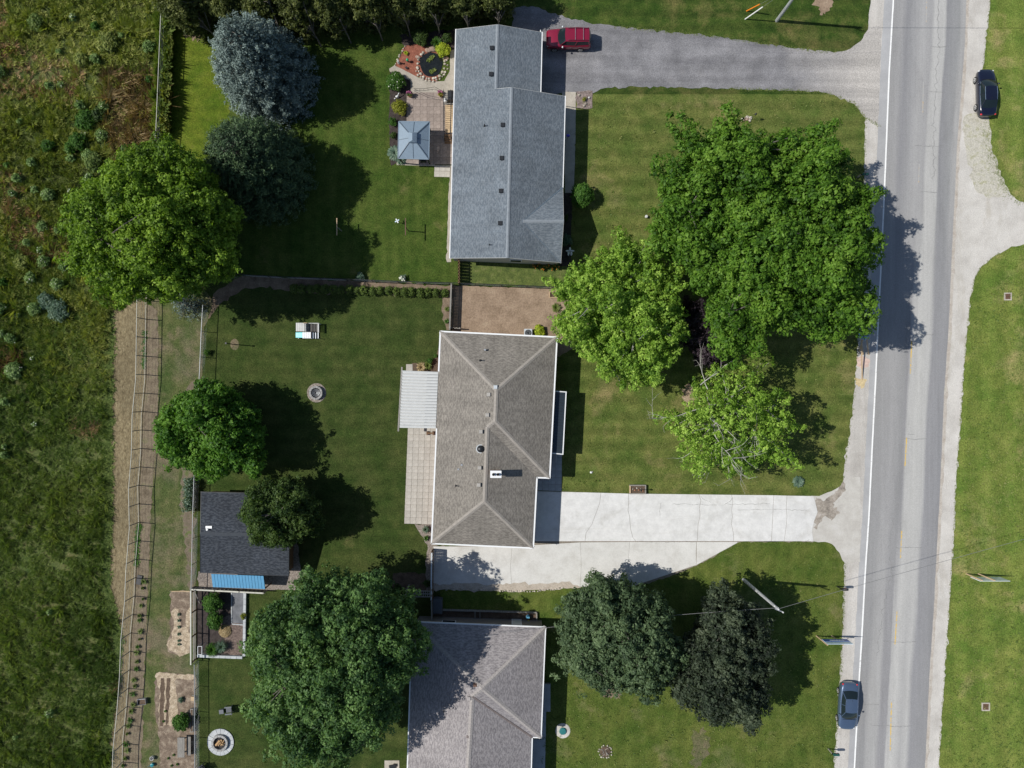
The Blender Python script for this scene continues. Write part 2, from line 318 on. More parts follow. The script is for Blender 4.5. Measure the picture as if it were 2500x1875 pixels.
# foliage
F_spruce = leafmat('blue_spruce_needles', (.03, .052, .05), (.09, .13, .12), (.24, .31, .28), .05, .5)
F_spruce_dk = leafmat('dark_spruce_needles', (.014, .032, .015), (.038, .075, .034), (.10, .16, .065), .05, .5)
F_lime = leafmat('bright_ash_leaves', (.05, .105, .008), (.145, .255, .018), (.28, .42, .05))
F_maple = leafmat('green_maple_leaves', (.03, .095, .010), (.08, .195, .018), (.17, .32, .045))
F_hick = leafmat('locust_leaves', (.03, .085, .006), (.09, .20, .016), (.185, .32, .04))
F_bigleaf = leafmat('deep_green_leaves', (.034, .082, .026), (.10, .195, .055), (.20, .32, .10))
F_lightmaple = leafmat('yellow_green_leaves', (.08, .17, .015), (.21, .36, .04), (.42, .58, .11))
F_norway = leafmat('dusky_green_leaves', (.038, .07, .032), (.095, .15, .07), (.17, .24, .115))
F_crimson = leafmat('dark_bronze_leaves', (.018, .028, .017), (.056, .08, .046), (.12, .15, .09))
F_plum = leafmat('purple_plum_leaves', (.018, .012, .016), (.045, .032, .042), (.11, .08, .10))
F_darkshrub = leafmat('dark_shrub_leaves', (.022, .05, .012), (.06, .11, .022), (.12, .18, .045))
F_olive = leafmat('olive_hedge_leaves', (.045, .065, .014), (.11, .135, .035), (.22, .24, .075))
F_cedar = leafmat('young_cedar_leaves', (.04, .07, .012), (.09, .14, .022), (.16, .22, .04), .1)
F_chart = leafmat('chartreuse_leaves', (.25, .32, .02), (.42, .50, .04), (.60, .65, .09))
F_gold = leafmat('golden_leaves', (.14, .17, .015), (.28, .30, .03), (.42, .42, .08))
F_green = leafmat('fresh_green_leaves', (.03, .09, .012), (.07, .17, .025), (.13, .25, .04))
F_hosta = leafmat('blue_green_leaves', (.06, .12, .08), (.14, .22, .16), (.30, .38, .28))
F_meadow = leafmat('meadow_blades', (.10, .145, .03), (.24, .285, .065), (.43, .44, .15), .3, .11)
F_meadow_g = leafmat('green_meadow_blades', (.075, .13, .03), (.155, .225, .055), (.27, .33, .10), .3, .11)
F_brown = leafmat('dry_meadow_stems', (.20, .11, .055), (.33, .20, .10), (.48, .35, .19), .1, .2)
F_weed = leafmat('pale_weed_leaves', (.07, .14, .03), (.17, .27, .07), (.33, .43, .18), .15)
F_white = leafmat('white_blossom', (.5, .5, .42), (.65, .65, .55), (.8, .8, .7), .1)
F_pinkfl = leafmat('pink_blossom', (.25, .04, .14), (.42, .10, .26), (.6, .25, .4), .1)
F_orangefl = leafmat('orange_blossom', (.5, .12, .02), (.7, .22, .03), (.8, .4, .1), .1)
F_tuft = leafmat('verge_tuft_blades', (.07, .12, .018), (.12, .17, .03), (.24, .25, .08), .15, .3)
F_straw = leafmat('straw_blades', (.22, .15, .07), (.40, .30, .15), (.6, .48, .28), .1, .3)
# ---------------------------------------------------------------- ground sheets
def smooth_poly(pts, closed=True, n=6):
    out = []; L = len(pts)
    for i in range(L if closed else L-1):
        p = [Vector(pts[(i+j) % L]) if closed else Vector(pts[min(max(i+j, 0), L-1)]) for j in (-1, 0, 1, 2)]
        for k in range(n):
            t = k/n; out.append(.5*((2*p[1])+(p[2]-p[0])*t+(2*p[0]-5*p[1]+4*p[2]-p[3])*t*t+(3*p[1]-p[0]-3*p[2]+p[3])*t**3))
    if not closed: out.append(Vector(pts[-1]))
    return out
def rough(pts, step=.35, amp=.05, closed=True):
    out = []; L = len(pts)
    for i in range(L if closed else L-1):
        a, b = Vector(pts[i]), Vector(pts[(i+1) % L]); d = (b-a).length; k = max(1, int(d/step)); nn = Vector((-(b-a).y, (b-a).x, 0))
        if nn.length: nn.normalize()
        for j in range(k): out.append(a+(b-a)*(j/k)+nn*R.gauss(0, amp))
    if not closed: out.append(Vector(pts[-1]))
    return out
def sheet(name, px, mat, z, amp=.06, sm=False, step=.35, kind='structure'):
    pts = [Vector((p[0], p[1], 0)) for p in G(px)]
    if sm: pts = smooth_poly(pts)
    if amp: pts = rough(pts, step, amp)
    m = MB(); m.add([(p.x, p.y, z) for p in pts], [tuple(range(len(pts)))])
    o = m.build(name, mat)
    if o.data.polygons[0].normal.z < 0: o.data.flip_normals()
    return tag(o, kind=kind)
E = 2600
WEDGE = [(2127, -500), (2125.6, 0), (2125, 30)]
SH_W = [(2126, -400), (2125.6, 0), (2118, 80), (2118, 265), (2112, 290), (2110.5, 414), (2100, 640), (2093.5, 851), (2084, 964), (2078.5, 1024), (2067, 1096), (2060, 1152), (2056, 1186), (2050, 1260), (2046, 1348), (2061, 1374), (2060, 1446), (2056, 1536), (2052, 1627), (2041, 1793), (2035, 1875), (2010, 2300)]
LINE = [(2190, -400), (2181, 0), (2170.8, 173), (2165, 320), (2159.5, 452), (2152.5, 615), (2142.5, 813), (2137.6, 926), (2129, 1096), (2122, 1247), (2112, 1401), (2103, 1570), (2097, 1664), (2086, 1872), (2062, 2300)]
PAV_E = [(2369, -400), (2359, 0), (2355, 113), (2336.6, 350), (2323, 625), (2316, 794.6), (2304.5, 964), (2293, 1228), (2289.5, 1288), (2280, 1476), (2269, 1646), (2259, 1853), (2236, 2300)]
SH_E = [(2434, -400), (2417.6, 0), (2402.5, 151), (2398, 200), (2414, 301), (2418, 360), (2434, 410), (2450, 455), (2480, 487), (2500, 494), (2620, 500), (2620, 597), (2500, 597), (2470, 604), (2440, 618), (2417, 636), (2395, 651), (2378, 685), (2368.6, 738), (2357, 851), (2350, 953), (2342, 1077), (2333, 1190), (2329, 1306), (2323, 1401), (2312, 1570), (2304.5, 1683), (2297, 1777), (2293, 1875), (2272, 2300)]
g = MB(); g.add([(-160, -160, 0), (160, -160, 0), (160, 160, 0), (-160, 160, 0)], [(0, 1, 2, 3)]); tag(g.build('ground', M_lawn_south), kind='structure')
sheet('back_lawn_grass', [(415, 650), (1125, 650), (1125, 830), (1075, 830), (1075, 1900), (1075, 3200), (480, 3200), (470, 1600), (470, 1200), (490, 915), (500, 740)], M_lawn_back, .004, 0)
sheet('garden_lawn_grass', [(420, -300), (1330, -300), (1330, 712), (400, 690), (430, 300)], M_lawn_nback, .008, 0)
sheet('front_lawn_grass', [(1180, -300), (2190, -300), (2190, 1212), (1180, 1212)], M_lawn_front, .006, 0)
sheet('north_lawn_grass', [(1260, -300), (2130, -300), (2130, 230), (1260, 230)], lawn('north_lawn', (.025, .05, .009), (.048, .08, .014), (.075, .105, .022), (.14, .13, .045), .7, .1, 'Y', .2), .010, 0)
sheet('roadside_verge_grass', [(2280, -400), (2700, -400), (2700, 2300), (2250, 2300)], M_verge, .010, 0)
sheet('fenceside_grass', [(400, -300), (545, -300), (560, 300), (520, 420), (395, 420), (415, 200)], M_lawn_strip, .012, .15)
sheet('track_grass', [(355, 690), (495, 700), (520, 740), (500, 800), (492, 915), (480, 1165), (477, 1250), (478, 1440), (481, 1608), (480, 1900), (470, 3200), (250, 3200), (300, 1900), (330, 1380), (350, 1000)], M_track, .016, .05)
sheet('field_ground', [(-900, -1200), (440, -1200), (414, 0), (404, 330), (372, 690), (300, 745), (262, 760), (265, 1000), (262, 1250), (250, 1420), (285, 1500), (290, 1660), (262, 1780), (262, 1900), (210, 3200), (-900, 3200)], M_field_floor, .020, .1)
sheet('mown_strip_ground', [(262, 735), (362, 735), (386, 780), (386, 930), (376, 1050), (372, 1180), (365, 1280), (362, 1400), (352, 1560), (345, 1700), (340, 1900), (280, 3200), (215, 3200), (262, 1760), (285, 1650), (292, 1560), (275, 1480), (255, 1420), (262, 1200), (268, 1000)], M_stubble, .024, .12)
sheet('fence_row_soil', [(360, 735), (386, 760), (386, 1000), (374, 1180), (362, 1400), (354, 1600), (345, 1875), (285, 3200), (245, 3200), (303, 1810), (318, 1640), (333, 1380), (341, 1280), (345, 1100), (356, 926)], surf('row_soil', [(.3, (.11, .085, .055)), (.55, (.20, .16, .11)), (.78, (.14, .145, .06))], 1.3, (10, .4), bmp=.8), .028, .06)
sheet('tilled_strip_soil', [(452, 960), (490, 930), (488, 1010), (476, 1180), (474, 1380), (462, 1440), (448, 1290), (440, 1180), (455, 1060)], surf('tilled_soil', [(.3, (.10, .09, .05)), (.5, (.17, .135, .10)), (.62, (.11, .13, .045))], 1.5, (9, .35), bmp=.8), .030, .12, True)
sheet('cedar_row_soil', [(590, 672), (1105, 697), (1105, 806), (1090, 806), (1080, 760), (1080, 724), (1000, 722), (860, 717), (730, 714), (660, 702), (600, 705), (540, 740), (500, 790), (499, 745), (540, 700)], surf('row_bed_soil_shaded', [(.3, (.11, .08, .055)), (.55, (.20, .15, .105)), (.75, (.27, .21, .15))], 1.2, (8, .35), bmp=.7), .012, .09)  # soil colour darkened to paint in the tree shade on this path
sheet('bare_soil_plot', [(1104, 697), (1370, 704), (1420, 740), (1440, 800), (1400, 850), (1365, 870), (1104, 860)], M_soil, .014, .05)
sheet('lily_bed_grass', [(1124, 630), (1440, 640), (1430, 700), (1124, 695)], surf('rough_grass', [(.3, (.05, .075, .018)), (.55, (.10, .13, .03)), (.75, (.17, .16, .07))], 1.5, (8, .5), bmp=.8), .018, 0)
# gravel drive north
ND = [(1250, 20), (1299, 15), (1363, 38), (1438, 56), (1495, 64), (1570, 72), (1664, 81), (1759, 90), (1875, 109), (1931, 115), (1988, 124), (2044, 127), (2075, 119), (2101, 100), (2118, 70), (2150, 60), (2150, 310), (2111, 285), (2086, 252), (2044.6, 237), (2007, 226), (1950, 222), (1875, 220), (1777, 217), (1664, 215), (1570, 213), (1476, 214), (1448, 226), (1250, 232)]
sheet('north_gravel_drive', ND, M_gravel, .024, .07)
# shoulders, road
sheet('west_shoulder', SH_W+[(2100, 2300), (2200, -400)], M_shoulder, .020, .06)
sheet('east_shoulder', SH_E+[(2230, 2300), (2360, -400)], M_pale_gravel, .020, .055)
sheet('pulloff_gravel', [(2352, 285), (2412, 290), (2420, 360), (2438, 420), (2462, 470), (2430, 480), (2385, 470), (2365, 400)], surf('grassy_gravel', [(.3, (.36, .34, .26)), (.5, (.50, .475, .41)), (.7, (.34, .33, .2))], 1.4, (9, .3), bmp=.6), .026, .12, True)
def interp(pl, y):
    for (x0, y0), (x1, y1) in zip(pl, pl[1:]):
        if y <= y1: return x0+(x1-x0)*(y-y0)/(y1-y0)
    return pl[-1][0]
def strip(name, left, right, mat, z, y0=-400, y1=2300, dy=15, nu=1, fl=0, fr=0, jit=0):
    m = MB(); m.uv = []; rows = []
    y = y0
    while y <= y1:
        a, b = left(y)+R.gauss(0, jit), right(y)+R.gauss(0, jit); rows.append((a, b, y)); y += dy
    for a, b, y in rows:
        for k in range(nu+1):
            p = P(a+(b-a)*k/nu, y); m.v.append((p.x, p.y, z))
    for i in range(len(rows)-1):
        for k in range(nu):
            q = i*(nu+1)+k; m.f.append((q, q+nu+1, q+nu+2, q+1))
            m.uv.append([((k)/nu, rows[i][2]/1000), (k/nu, rows[i+1][2]/1000), ((k+1)/nu, rows[i+1][2]/1000), ((k+1)/nu, rows[i][2]/1000)])
    o = m.build(name, mat)
    return tag(o, kind='structure')
def roadmat():
    m, t, bs, ns, ln = nodes('worn_road')
    tc = ns.new('ShaderNodeTexCoord'); uv = tc.outputs['UV']; co = tc.outputs['Object']
    sp = ns.new('ShaderNodeSeparateXYZ'); ln.new(uv, sp.inputs[0])
    nz = noise(ns, ln, vscale(ns, ln, co, (.5, .09, 1)), 1, 5, .6)
    a = ns.new('ShaderNodeMath'); a.operation = 'MULTIPLY_ADD'; ln.new(nz, a.inputs[0]); a.inputs[1].default_value = .07; ln.new(sp.outputs[0], a.inputs[2])
    u = a.outputs[0]   # u + .035
    L, D, Mi, X = (.40, .40, .395), (.225, .228, .24), (.275, .276, .28), (.335, .335, .338)
    r0 = ramp(ns, ln, u, [(.03, Mi), (.16, (.29, .29, .295)), (.24, (.235, .237, .25)), (.33, (.27, .272, .28)), (.45, X), (.575, (.30, .30, .305)), (.61, L), (.755, L), (.785, D), (.94, (.26, .265, .27)), (.99, (.33, .33, .33))])
    r1 = ramp(ns, ln, u, [(.03, (.26, .262, .265)), (.12, Mi), (.3, (.305, .305, .31)), (.44, (.255, .257, .262)), (.49, (.25, .25, .26)), (.53, L), (.66, (.43, .43, .42)), (.78, L), (.82, (.26, .262, .275)), (.99, (.24, .243, .255))])
    r2 = ramp(ns, ln, u, [(.03, Mi), (.14, (.25, .252, .258)), (.2, (.33, .33, .33)), (.31, (.345, .345, .345)), (.36, (.26, .26, .27)), (.45, (.27, .27, .28)), (.47, L), (.56, (.44, .44, .43)), (.66, (.35, .35, .35)), (.74, L), (.80, (.26, .262, .275)), (.99, (.25, .252, .26))])
    k1 = ramp(ns, ln, sp.outputs[1], [(.45, 0.0), (.85, 1.0)])
    mr = ns.new('ShaderNodeMapRange'); mr.inputs[1].default_value = 1.2; mr.inputs[2].default_value = 1.65; ln.new(sp.outputs[1], mr.inputs[0])
    c = mix(ns, ln, mix(ns, ln, r0, r1, k1), r2, mr.outputs[0])
    f = noise(ns, ln, co, 11, 4, .75)
    c = mix(ns, ln, c, ramp(ns, ln, f, [(.3, .84), (.7, 1.15)]), 1.0, 'MULTIPLY')
    c = mix(ns, ln, c, ramp(ns, ln, noise(ns, ln, vscale(ns, ln, co, (3.2, .05, 1)), 1, 4, .6), [(.3, .94), (.7, 1.06)]), 1.0, 'MULTIPLY')
    c = mix(ns, ln, c, (1.0, .985, .96), 1.0, 'MULTIPLY')
    ln.new(c, bs.inputs['Base Color']); bs.inputs['Roughness'].default_value = .85; bs.inputs['Specular IOR Level'].default_value = .3
    bump(ns, ln, bs, f, .35, .02); return m
strip('paved_shoulder', lambda y: interp(LINE, y)-(22 if y < 700 else 16), lambda y: interp(LINE, y)+2, M_pave_shoulder, .026, jit=.5)
strip('road', lambda y: interp(LINE, y), lambda y: interp(PAV_E, y), roadmat(), .030, jit=.25)
strip('road_edge_line', lambda y: interp(LINE, y)-2.0, lambda y: interp(LINE, y)+1.6, M_white_line, .034, jit=.12)
strip('road_edge_soil', lambda y: interp(PAV_E, y)-1, lambda y: interp(PAV_E, y)+7, surf('dusty_edge', [(.3, (.36, .31, .26)), (.6, (.48, .44, .39)), (.75, (.36, .35, .24))], 1.2, (10, .25), bmp=.4), .028, jit=1.2)
stain(bpy.data.materials['worn_road'], .3, (.90, .90, .90), 1.05, (1.2, .35, 1)); stain(bpy.data.materials['worn_road'], 2.2, (.93, .93, .93), 1.04, (1, .12, 1))
def dashmat(name, c, amt):
    m, t, bs, ns, ln = nodes(name); co = ns.new('ShaderNodeTexCoord').outputs['Object']
    ln.new(mix(ns, ln, (.37, .365, .355), c, ramp(ns, ln, noise(ns, ln, co, 3.2, 5, .75), [(.62-amt, 0.0), (.72-amt, 1.0)])), bs.inputs['Base Color'])
    bs.inputs['Roughness'].default_value = .8; return m
DY, DF = dashmat('worn_yellow_paint', (.66, .44, .09), .2), dashmat('faded_yellow_paint', (.50, .36, .2), .1)
for x0, y0, x1, y1, mt in ((2254, 200, 2252, 275, DF), (2244, 400, 2242, 446, DF), (2234, 628, 2232, 682, DF), (2225.5, 832, 2222, 912, DY), (2213, 1068, 2209, 1138, DY), (2201, 1296, 2198, 1362, DY), (2190, 1490, 2184.5, 1573, DY), (2176, 1713, 2173, 1832, DY), (2262, -20, 2261, 55, DF)):
    m = MB(); a, b = P(x0, y0), P(x1, y1); m.add([(a.x-.055, a.y, .036), (b.x-.055, b.y, .036), (b.x+.055, b.y, .036), (a.x+.055, a.y, .036)], [(0, 1, 2, 3)])
    tag(m.build('centre_line', mt), kind='structure')
def crack(name, pts, mat, z, w=.03, amp=.05, sub=.25):
    p = [Vector((q[0], q[1], 0)) for q in G(pts)]; p = rough(p, sub, amp, False); m = MB(); vs = []
    for i, q in enumerate(p):
        d = (p[min(i+1, len(p)-1)]-p[max(i-1, 0)]).normalized(); nn = Vector((-d.y, d.x, 0)); ww = w*R.uniform(.5, 1.2)/2
        vs += [(q.x+nn.x*ww, q.y+nn.y*ww, z), (q.x-nn.x*ww, q.y-nn.y*ww, z)]
    m.add(vs, [(2*i, 2*i+1, 2*i+3, 2*i+2) for i in range(len(p)-1)])
    o = m.build(name, mat); o.data.flip_normals() if o.data.polygons[0].normal.z < 0 else None
    return tag(o, kind='structure')
for y, a, b in ((114, .55, .76), (225, .56, .75), (356, .4, .8), (470, .5, .75), (816, .5, .8), (1071, .45, .8), (1337, .42, .78), (1566, .3, .78), (1772, .2, .8), (1060, .5, .6), (1720, .05, .3)):
    l, r = interp(LINE, y), interp(PAV_E, y); crack('road_crack', [(l+(r-l)*a, y-1), (l+(r-l)*(a+b)/2, y+R.uniform(-2, 3)), (l+(r-l)*b, y)], M_roadcrack, .038, .05, .03)
for pts in ([(2291, 0), (2288, 60), (2293, 110), (2287, 170), (2283, 240)], [(2282, 240), (2280, 330), (2277, 440)], [(2180, 1270), (2172, 1330), (2176, 1400), (2158, 1470), (2150, 1540), (2140, 1600)]):
    crack('road_crack', pts, M_roadcrack, .038, .05, .1)
# south apron, concrete drive, pads
sheet('drive_apron', [(1980, 1209), (2000, 1211), (2030, 1200), (2050, 1188), (2068, 1165), (2100, 1165), (2100, 1370), (2062, 1374), (2048, 1350), (2036, 1335), (2022, 1323), (1980, 1322)], surf('apron_paving', [(.3, (.42, .395, .36)), (.55, (.50, .48, .44)), (.7, (.54, .52, .49))], .8, (10, .1), bmp=.3), .032, .04)
sheet('drive_patch', [(1990, 1215), (2010, 1222), (2035, 1205), (2058, 1178), (2062, 1200), (2035, 1228), (2048, 1252), (2030, 1268), (2012, 1262), (1990, 1290), (1984, 1250)], surf('broken_paving', [(.3, (.15, .13, .11)), (.55, (.34, .30, .255)), (.7, (.44, .40, .36))], 1.3, (10, .3), bmp=.6), .036, .1, True)
PARK = [(1056, 1332), (1290, 1335), (1300, 1318), (1985, 1318), (1985, 1323), (1808, 1322), (1790, 1330), (1740, 1360), (1700, 1380), (1660, 1400), (1600, 1418), (1540, 1434), (1450, 1430), (1390, 1434), (1330, 1437), (1250, 1441), (1200, 1437), (1100, 1434), (1056, 1434)]
sheet('parking_pad_base', PARK, M_joint, .024, .06)
sheet('parking_pad_edge', [(1056, 1424), (1100, 1424), (1200, 1426), (1300, 1424), (1390, 1420), (1420, 1434), (1330, 1440), (1250, 1444), (1056, 1440)], surf('sandy_edge', [(.3, (.36, .31, .25)), (.7, (.5, .44, .37))], 1, (10, .3), bmp=.5), .046, .08)
def wig(a, b, n, amp, rs):
    q = random.Random(rs); return [(a[0]+(b[0]-a[0])*i/n+(q.uniform(-amp, amp) if 0 < i < n else 0), a[1]+(b[1]-a[1])*i/n) for i in range(n+1)]
def panelrow(parent, cuts, mat, z0, z1, gap=.8):
    for L, Rr in zip(cuts, cuts[1:]):
        poly = [(x+gap/2, y) for x, y in L]+[(x-gap/2, y) for x, y in reversed(Rr)]
        m = MB(); m.prism([(p.x, p.y) for p in G(poly)], z0, z1); o = m.build('concrete_panel', mat); o.parent = parent; o['kind'] = 'structure'
base = sheet('concrete_drive', [(1304, 1198), (1366, 1200), (1534, 1205), (1875, 1209), (1986, 1211), (1990, 1225), (1996, 1250), (1988, 1275), (1984, 1300), (1985, 1321), (1304, 1321)], M_joint, .028, 0)
cuts = [[(1304, 1199), (1304, 1321)], [(1467, 1203), (1464, 1228), (1456, 1250), (1445, 1280), (1431, 1300), (1428, 1321)], [(1534, 1205), (1535, 1225), (1533, 1245), (1537, 1262), (1539, 1290), (1545, 1312), (1552, 1321)],
        [(1706, 1207), (1711, 1222), (1707, 1240), (1709, 1258), (1704, 1280), (1703, 1300), (1702, 1321)], [(1786, 1208), (1789, 1225), (1786, 1245), (1788, 1262), (1785, 1278), (1790, 1300), (1791, 1321)],
        [(1889, 1209), (1887, 1240), (1886, 1270), (1884, 1300), (1883, 1321)], [(1921, 1210), (1919, 1240), (1921, 1260), (1919, 1285), (1914, 1321)], [(1986, 1211), (1990, 1225), (1996, 1250), (1988, 1270), (1982, 1295), (1985, 1321)]]
panelrow(base, cuts, M_concrete, .010, .052)
M_pad_mat = surf('pad_concrete', [(.3, (.50, .485, .45)), (.5, (.58, .57, .54)), (.7, (.63, .62, .59))], .7, (9, .1), bmp=.2, rnd=.03)
panelrow(base, [[(1058, 1334), (1058, 1430)], [(1250, 1334), (1246, 1385), (1250, 1436)], [(1417, 1324), (1419, 1380), (1416, 1432)], [(1537, 1323), (1534, 1370), (1537, 1433)], [(1700, 1323), (1699, 1350), (1700, 1379)]], M_pad_mat, .010, .042, .5)
panelrow(base, [[(1700.5, 1323), (1700, 1379)], [(1800, 1323), (1800, 1325)]], M_pad_mat, .010, .042, .3)
for pts in ([(1640, 1230), (1700, 1231), (1750, 1233)], [(1770, 1231), (1850, 1230), (1880, 1229)], [(1710, 1212), (1722, 1222), (1735, 1226)], [(1788, 1215), (1775, 1228), (1768, 1232)], [(1612, 1228), (1611, 1260)], [(1800, 1245), (1880, 1243), (1970, 1246)], [(1962, 1321), (1975, 1318)], [(1555, 1322), (1640, 1323), (1700, 1322)]):
    crack('drive_crack', pts, M_crack, .0535, .025, .04)
# garden beds
sheet('pond_bed_mulch', [(990, 112), (1020, 108), (1060, 118), (1075, 122), (1070, 200), (1040, 195), (1000, 182), (963, 163), (975, 140), (982, 122)], M_mulch_red, .020, .05)
sheet('pond_walk', [(950, 168), (963, 160), (1000, 178), (1022, 190), (1060, 200), (1085, 198), (1098, 175), (1100, 90), (1118, 80), (1125, 230), (1010, 230), (995, 215), (1000, 200), (975, 182), (952, 178)], M_conc_old, .024, .02)
sheet('shrub_bed_soil', [(952, 175), (1000, 195), (1003, 225), (993, 226), (993, 297), (975, 300), (972, 395), (955, 405), (950, 300)], M_mulch_black, .028, .05)
sheet('shade_bed_soil', [(975, 85), (1115, 72), (1115, 118), (1090, 122), (1060, 117), (1020, 107), (985, 112)], M_mulch_black, .026, .05)
sheet('patio_border_soil', [(968, 388), (1062, 388), (1062, 406), (968, 403)], M_conc_old, .022, .02)
sheet('entry_path', [(1372, 224), (1406, 225), (1405, 330), (1401, 471), (1380, 471)], M_conc_old, .030, .01)
sheet('entry_rock_bed', [(1407, 222), (1446, 222), (1446, 264), (1407, 264)], surf('rock_bed', [(.3, (.12, .09, .08)), (.7, (.32, .26, .24))], 4, (10, .5), bmp=1), .032, .05)
sheet('foundation_bed_soil', [(1370, 471), (1396, 471), (1394, 650), (1366, 650)], M_mulch_black, .026, .04)
sheet('house_west_border', [(1098, 405), (1106, 405), (1101, 640), (1090, 640)], M_conc_old, .020, .04)
sheet('patio_plant_bed', [(1006, 886), (1045, 895), (1064, 872), (1075, 840), (1080, 840), (1074, 912), (1000, 910)], M_soil_dark, .018, .04)
sheet('corner_plant_bed', [(1012, 1279), (1062, 1279), (1058, 1440), (1040, 1440), (1040, 1370), (1044, 1330), (1022, 1298)], M_pebble, .018, .05)
sheet('side_yard_soil', [(960, 1400), (1058, 1400), (1058, 1445), (960, 1445)], M_soil_dark, .016, .12)
sheet('chip_bed', [(417, 1443), (467, 1443), (465, 1595), (440, 1602), (412, 1590), (406, 1575), (418, 1550), (415, 1500)], M_chipsoil, .034, .08)
sheet('chip_pile', [(426, 1485), (436, 1487), (440, 1530), (452, 1530), (455, 1490), (466, 1480), (464, 1594), (440, 1600), (413, 1588), (409, 1575), (421, 1545), (422, 1510)], M_chips, .038, .1)
sheet('vegetable_bed', [(382, 1640), (477, 1646), (478, 1720), (480, 1960), (385, 1960), (392, 1840), (385, 1780), (378, 1700)], M_chipsoil, .034, .08)
sheet('vegetable_bed_chips', [(382, 1641), (478, 1648), (478, 1658), (430, 1656), (434, 1740), (430, 1770), (390, 1772), (390, 1700), (384, 1660)], M_chips, .038, .08)
for pts in ([(393, 1655), (402, 1655), (402, 1700), (399, 1772), (391, 1772), (391, 1700)], [(407, 1655), (417, 1655), (414, 1700), (412, 1762), (405, 1772)]): sheet('garden_row_soil', pts, M_soil_dark, .042, .04)
sheet('fenced_bed_mulch', [(480, 1440), (600, 1444), (598, 1606), (480, 1602)], M_mulch_black, .020, 0)
sheet('fenced_bed_chips', [(560, 1500), (597, 1528), (595, 1598), (545, 1596), (550, 1560), (535, 1520)], surf('brown_chips', [(.3, (.07, .05, .045)), (.7, (.24, .18, .15))], 5, (14, .5), bmp=.9), .024, .08)
sheet('shed_gravel', [(484, 1395), (600, 1395), (720, 1395), (722, 1440), (484, 1440)], M_pebble, .020, .04)
sheet('shed_side_gravel', [(703, 1325), (726, 1325), (734, 1390), (752, 1388), (738, 1418), (703, 1413)], M_pebble, .022, .05)
sheet('side_bed_soil', [(1058, 1486), (1312, 1492), (1312, 1530), (1058, 1530)], M_soil_dark, .018, .02)
sheet('south_path', [(1322, 1700), (1334, 1700), (1328, 2000), (1296, 2000), (1298, 1805), (1320, 1805)], M_slab_grey, .022, .01)
sheet('tree_ring_mulch', [(1462, 1672), (1480, 1668), (1508, 1672), (1515, 1690), (1513, 1706), (1495, 1703), (1475, 1697)], M_chipsoil, .020, .12, True)
sheet('dirt_patch', [(436, 50), (460, 54), (490, 80), (486, 100), (455, 92), (438, 70)], M_soil, .016, .15, True)
sheet('dirt_patch', [(1665, 945), (1690, 940), (1700, 960), (1690, 985), (1668, 980)], M_soil, .016, .15, True)
sheet('dirt_patch', [(1990, -10), (2030, -10), (2026, 20), (2008, 38), (1994, 20)], M_soil, .016, .15, True)
sheet('marking_dust', [(2092, 872), (2118, 872), (2118, 895), (2095, 895)], M_pink, .024, .1, True)
sheet('marking_dust', [(2088, 925), (2112, 928), (2108, 945), (2090, 942)], flat('ochre_dust', (.55, .44, .25), .95, var=.25), .024, .1, True)
sheet('lawn_dry_streak', [(1690, 1790), (1720, 1780), (1728, 1830), (1708, 1875), (1690, 1860)], M_track, .012, .25, True)

def slabgrid(name, quad, nx, ny, mat, z=.02, h=.045, gap=.018, skip=(), jit=.004):
    """one joint-filled base with slab children; quad = TL, TR, BR, BL in photo pixels"""
    q = [Vector(p) for p in G(quad)]
    b = MB(); b.add([(p.x, p.y, z) for p in q], [(3, 2, 1, 0)] if True else []); base = b.build(name, M_joint); tag(base, kind='structure')
    if base.data.polygons[0].normal.z < 0: base.data.flip_normals()
    def at(u, v): return (q[0]*(1-u)+q[1]*u)*(1-v)+(q[3]*(1-u)+q[2]*u)*v
    w_ = ((q[1]-q[0]).length)/nx-gap; d_ = ((q[3]-q[0]).length)/ny-gap
    m = MB(); m.prism([(-w_/2, -d_/2), (w_/2, -d_/2), (w_/2, d_/2), (-w_/2, d_/2)], 0, h-.006)
    k = .012; n0 = len(m.v); me = m.build('slab', mat).data; first = bpy.data.objects[me.name] if me.name in bpy.data.objects else None
    proto = [o for o in bpy.data.objects if o.data == me][0]
    ang = math.atan2((q[1]-q[0]).y, (q[1]-q[0]).x); n = 0
    for j in range(ny):
        for i in range(nx):
            if (i, j) in skip: continue
            o = proto if n == 0 else proto.copy(); n += 1
            if n > 1: COL.objects.link(o)
            c = at((i+.5)/nx, (j+.5)/ny); o.location = (c.x, c.y, z-.002+R.uniform(-jit, jit)); o.rotation_euler = (R.gauss(0, .003), R.gauss(0, .003), ang+R.gauss(0, .004)); o.parent = base; o['kind'] = 'structure'
    return base
slabgrid('back_patio', [(996, 1045), (1066, 1045), (1058, 1280), (987, 1278)], 5, 15, M_slab)
slabgrid('back_patio', [(992, 889), (1008, 889), (1007, 906), (991, 905)], 1, 1, M_slab)
slabgrid('covered_patio', [(985, 906), (1073, 909), (1066, 1045), (980, 1043)], 5, 8, M_slab)
slabgrid('paver_patio', [(993, 226), (1110, 226), (1108, 402), (992, 402)], 7, 10, M_slab_pink, .030)
slabgrid('paver_step', [(1061, 404), (1100, 404), (1098, 433), (1060, 432)], 3, 2, M_slab, .034)
slabgrid('front_patio', [(1309, 1100), (1372, 1100), (1371, 1199), (1308, 1197)], 4, 6, M_slab_grey, .024)

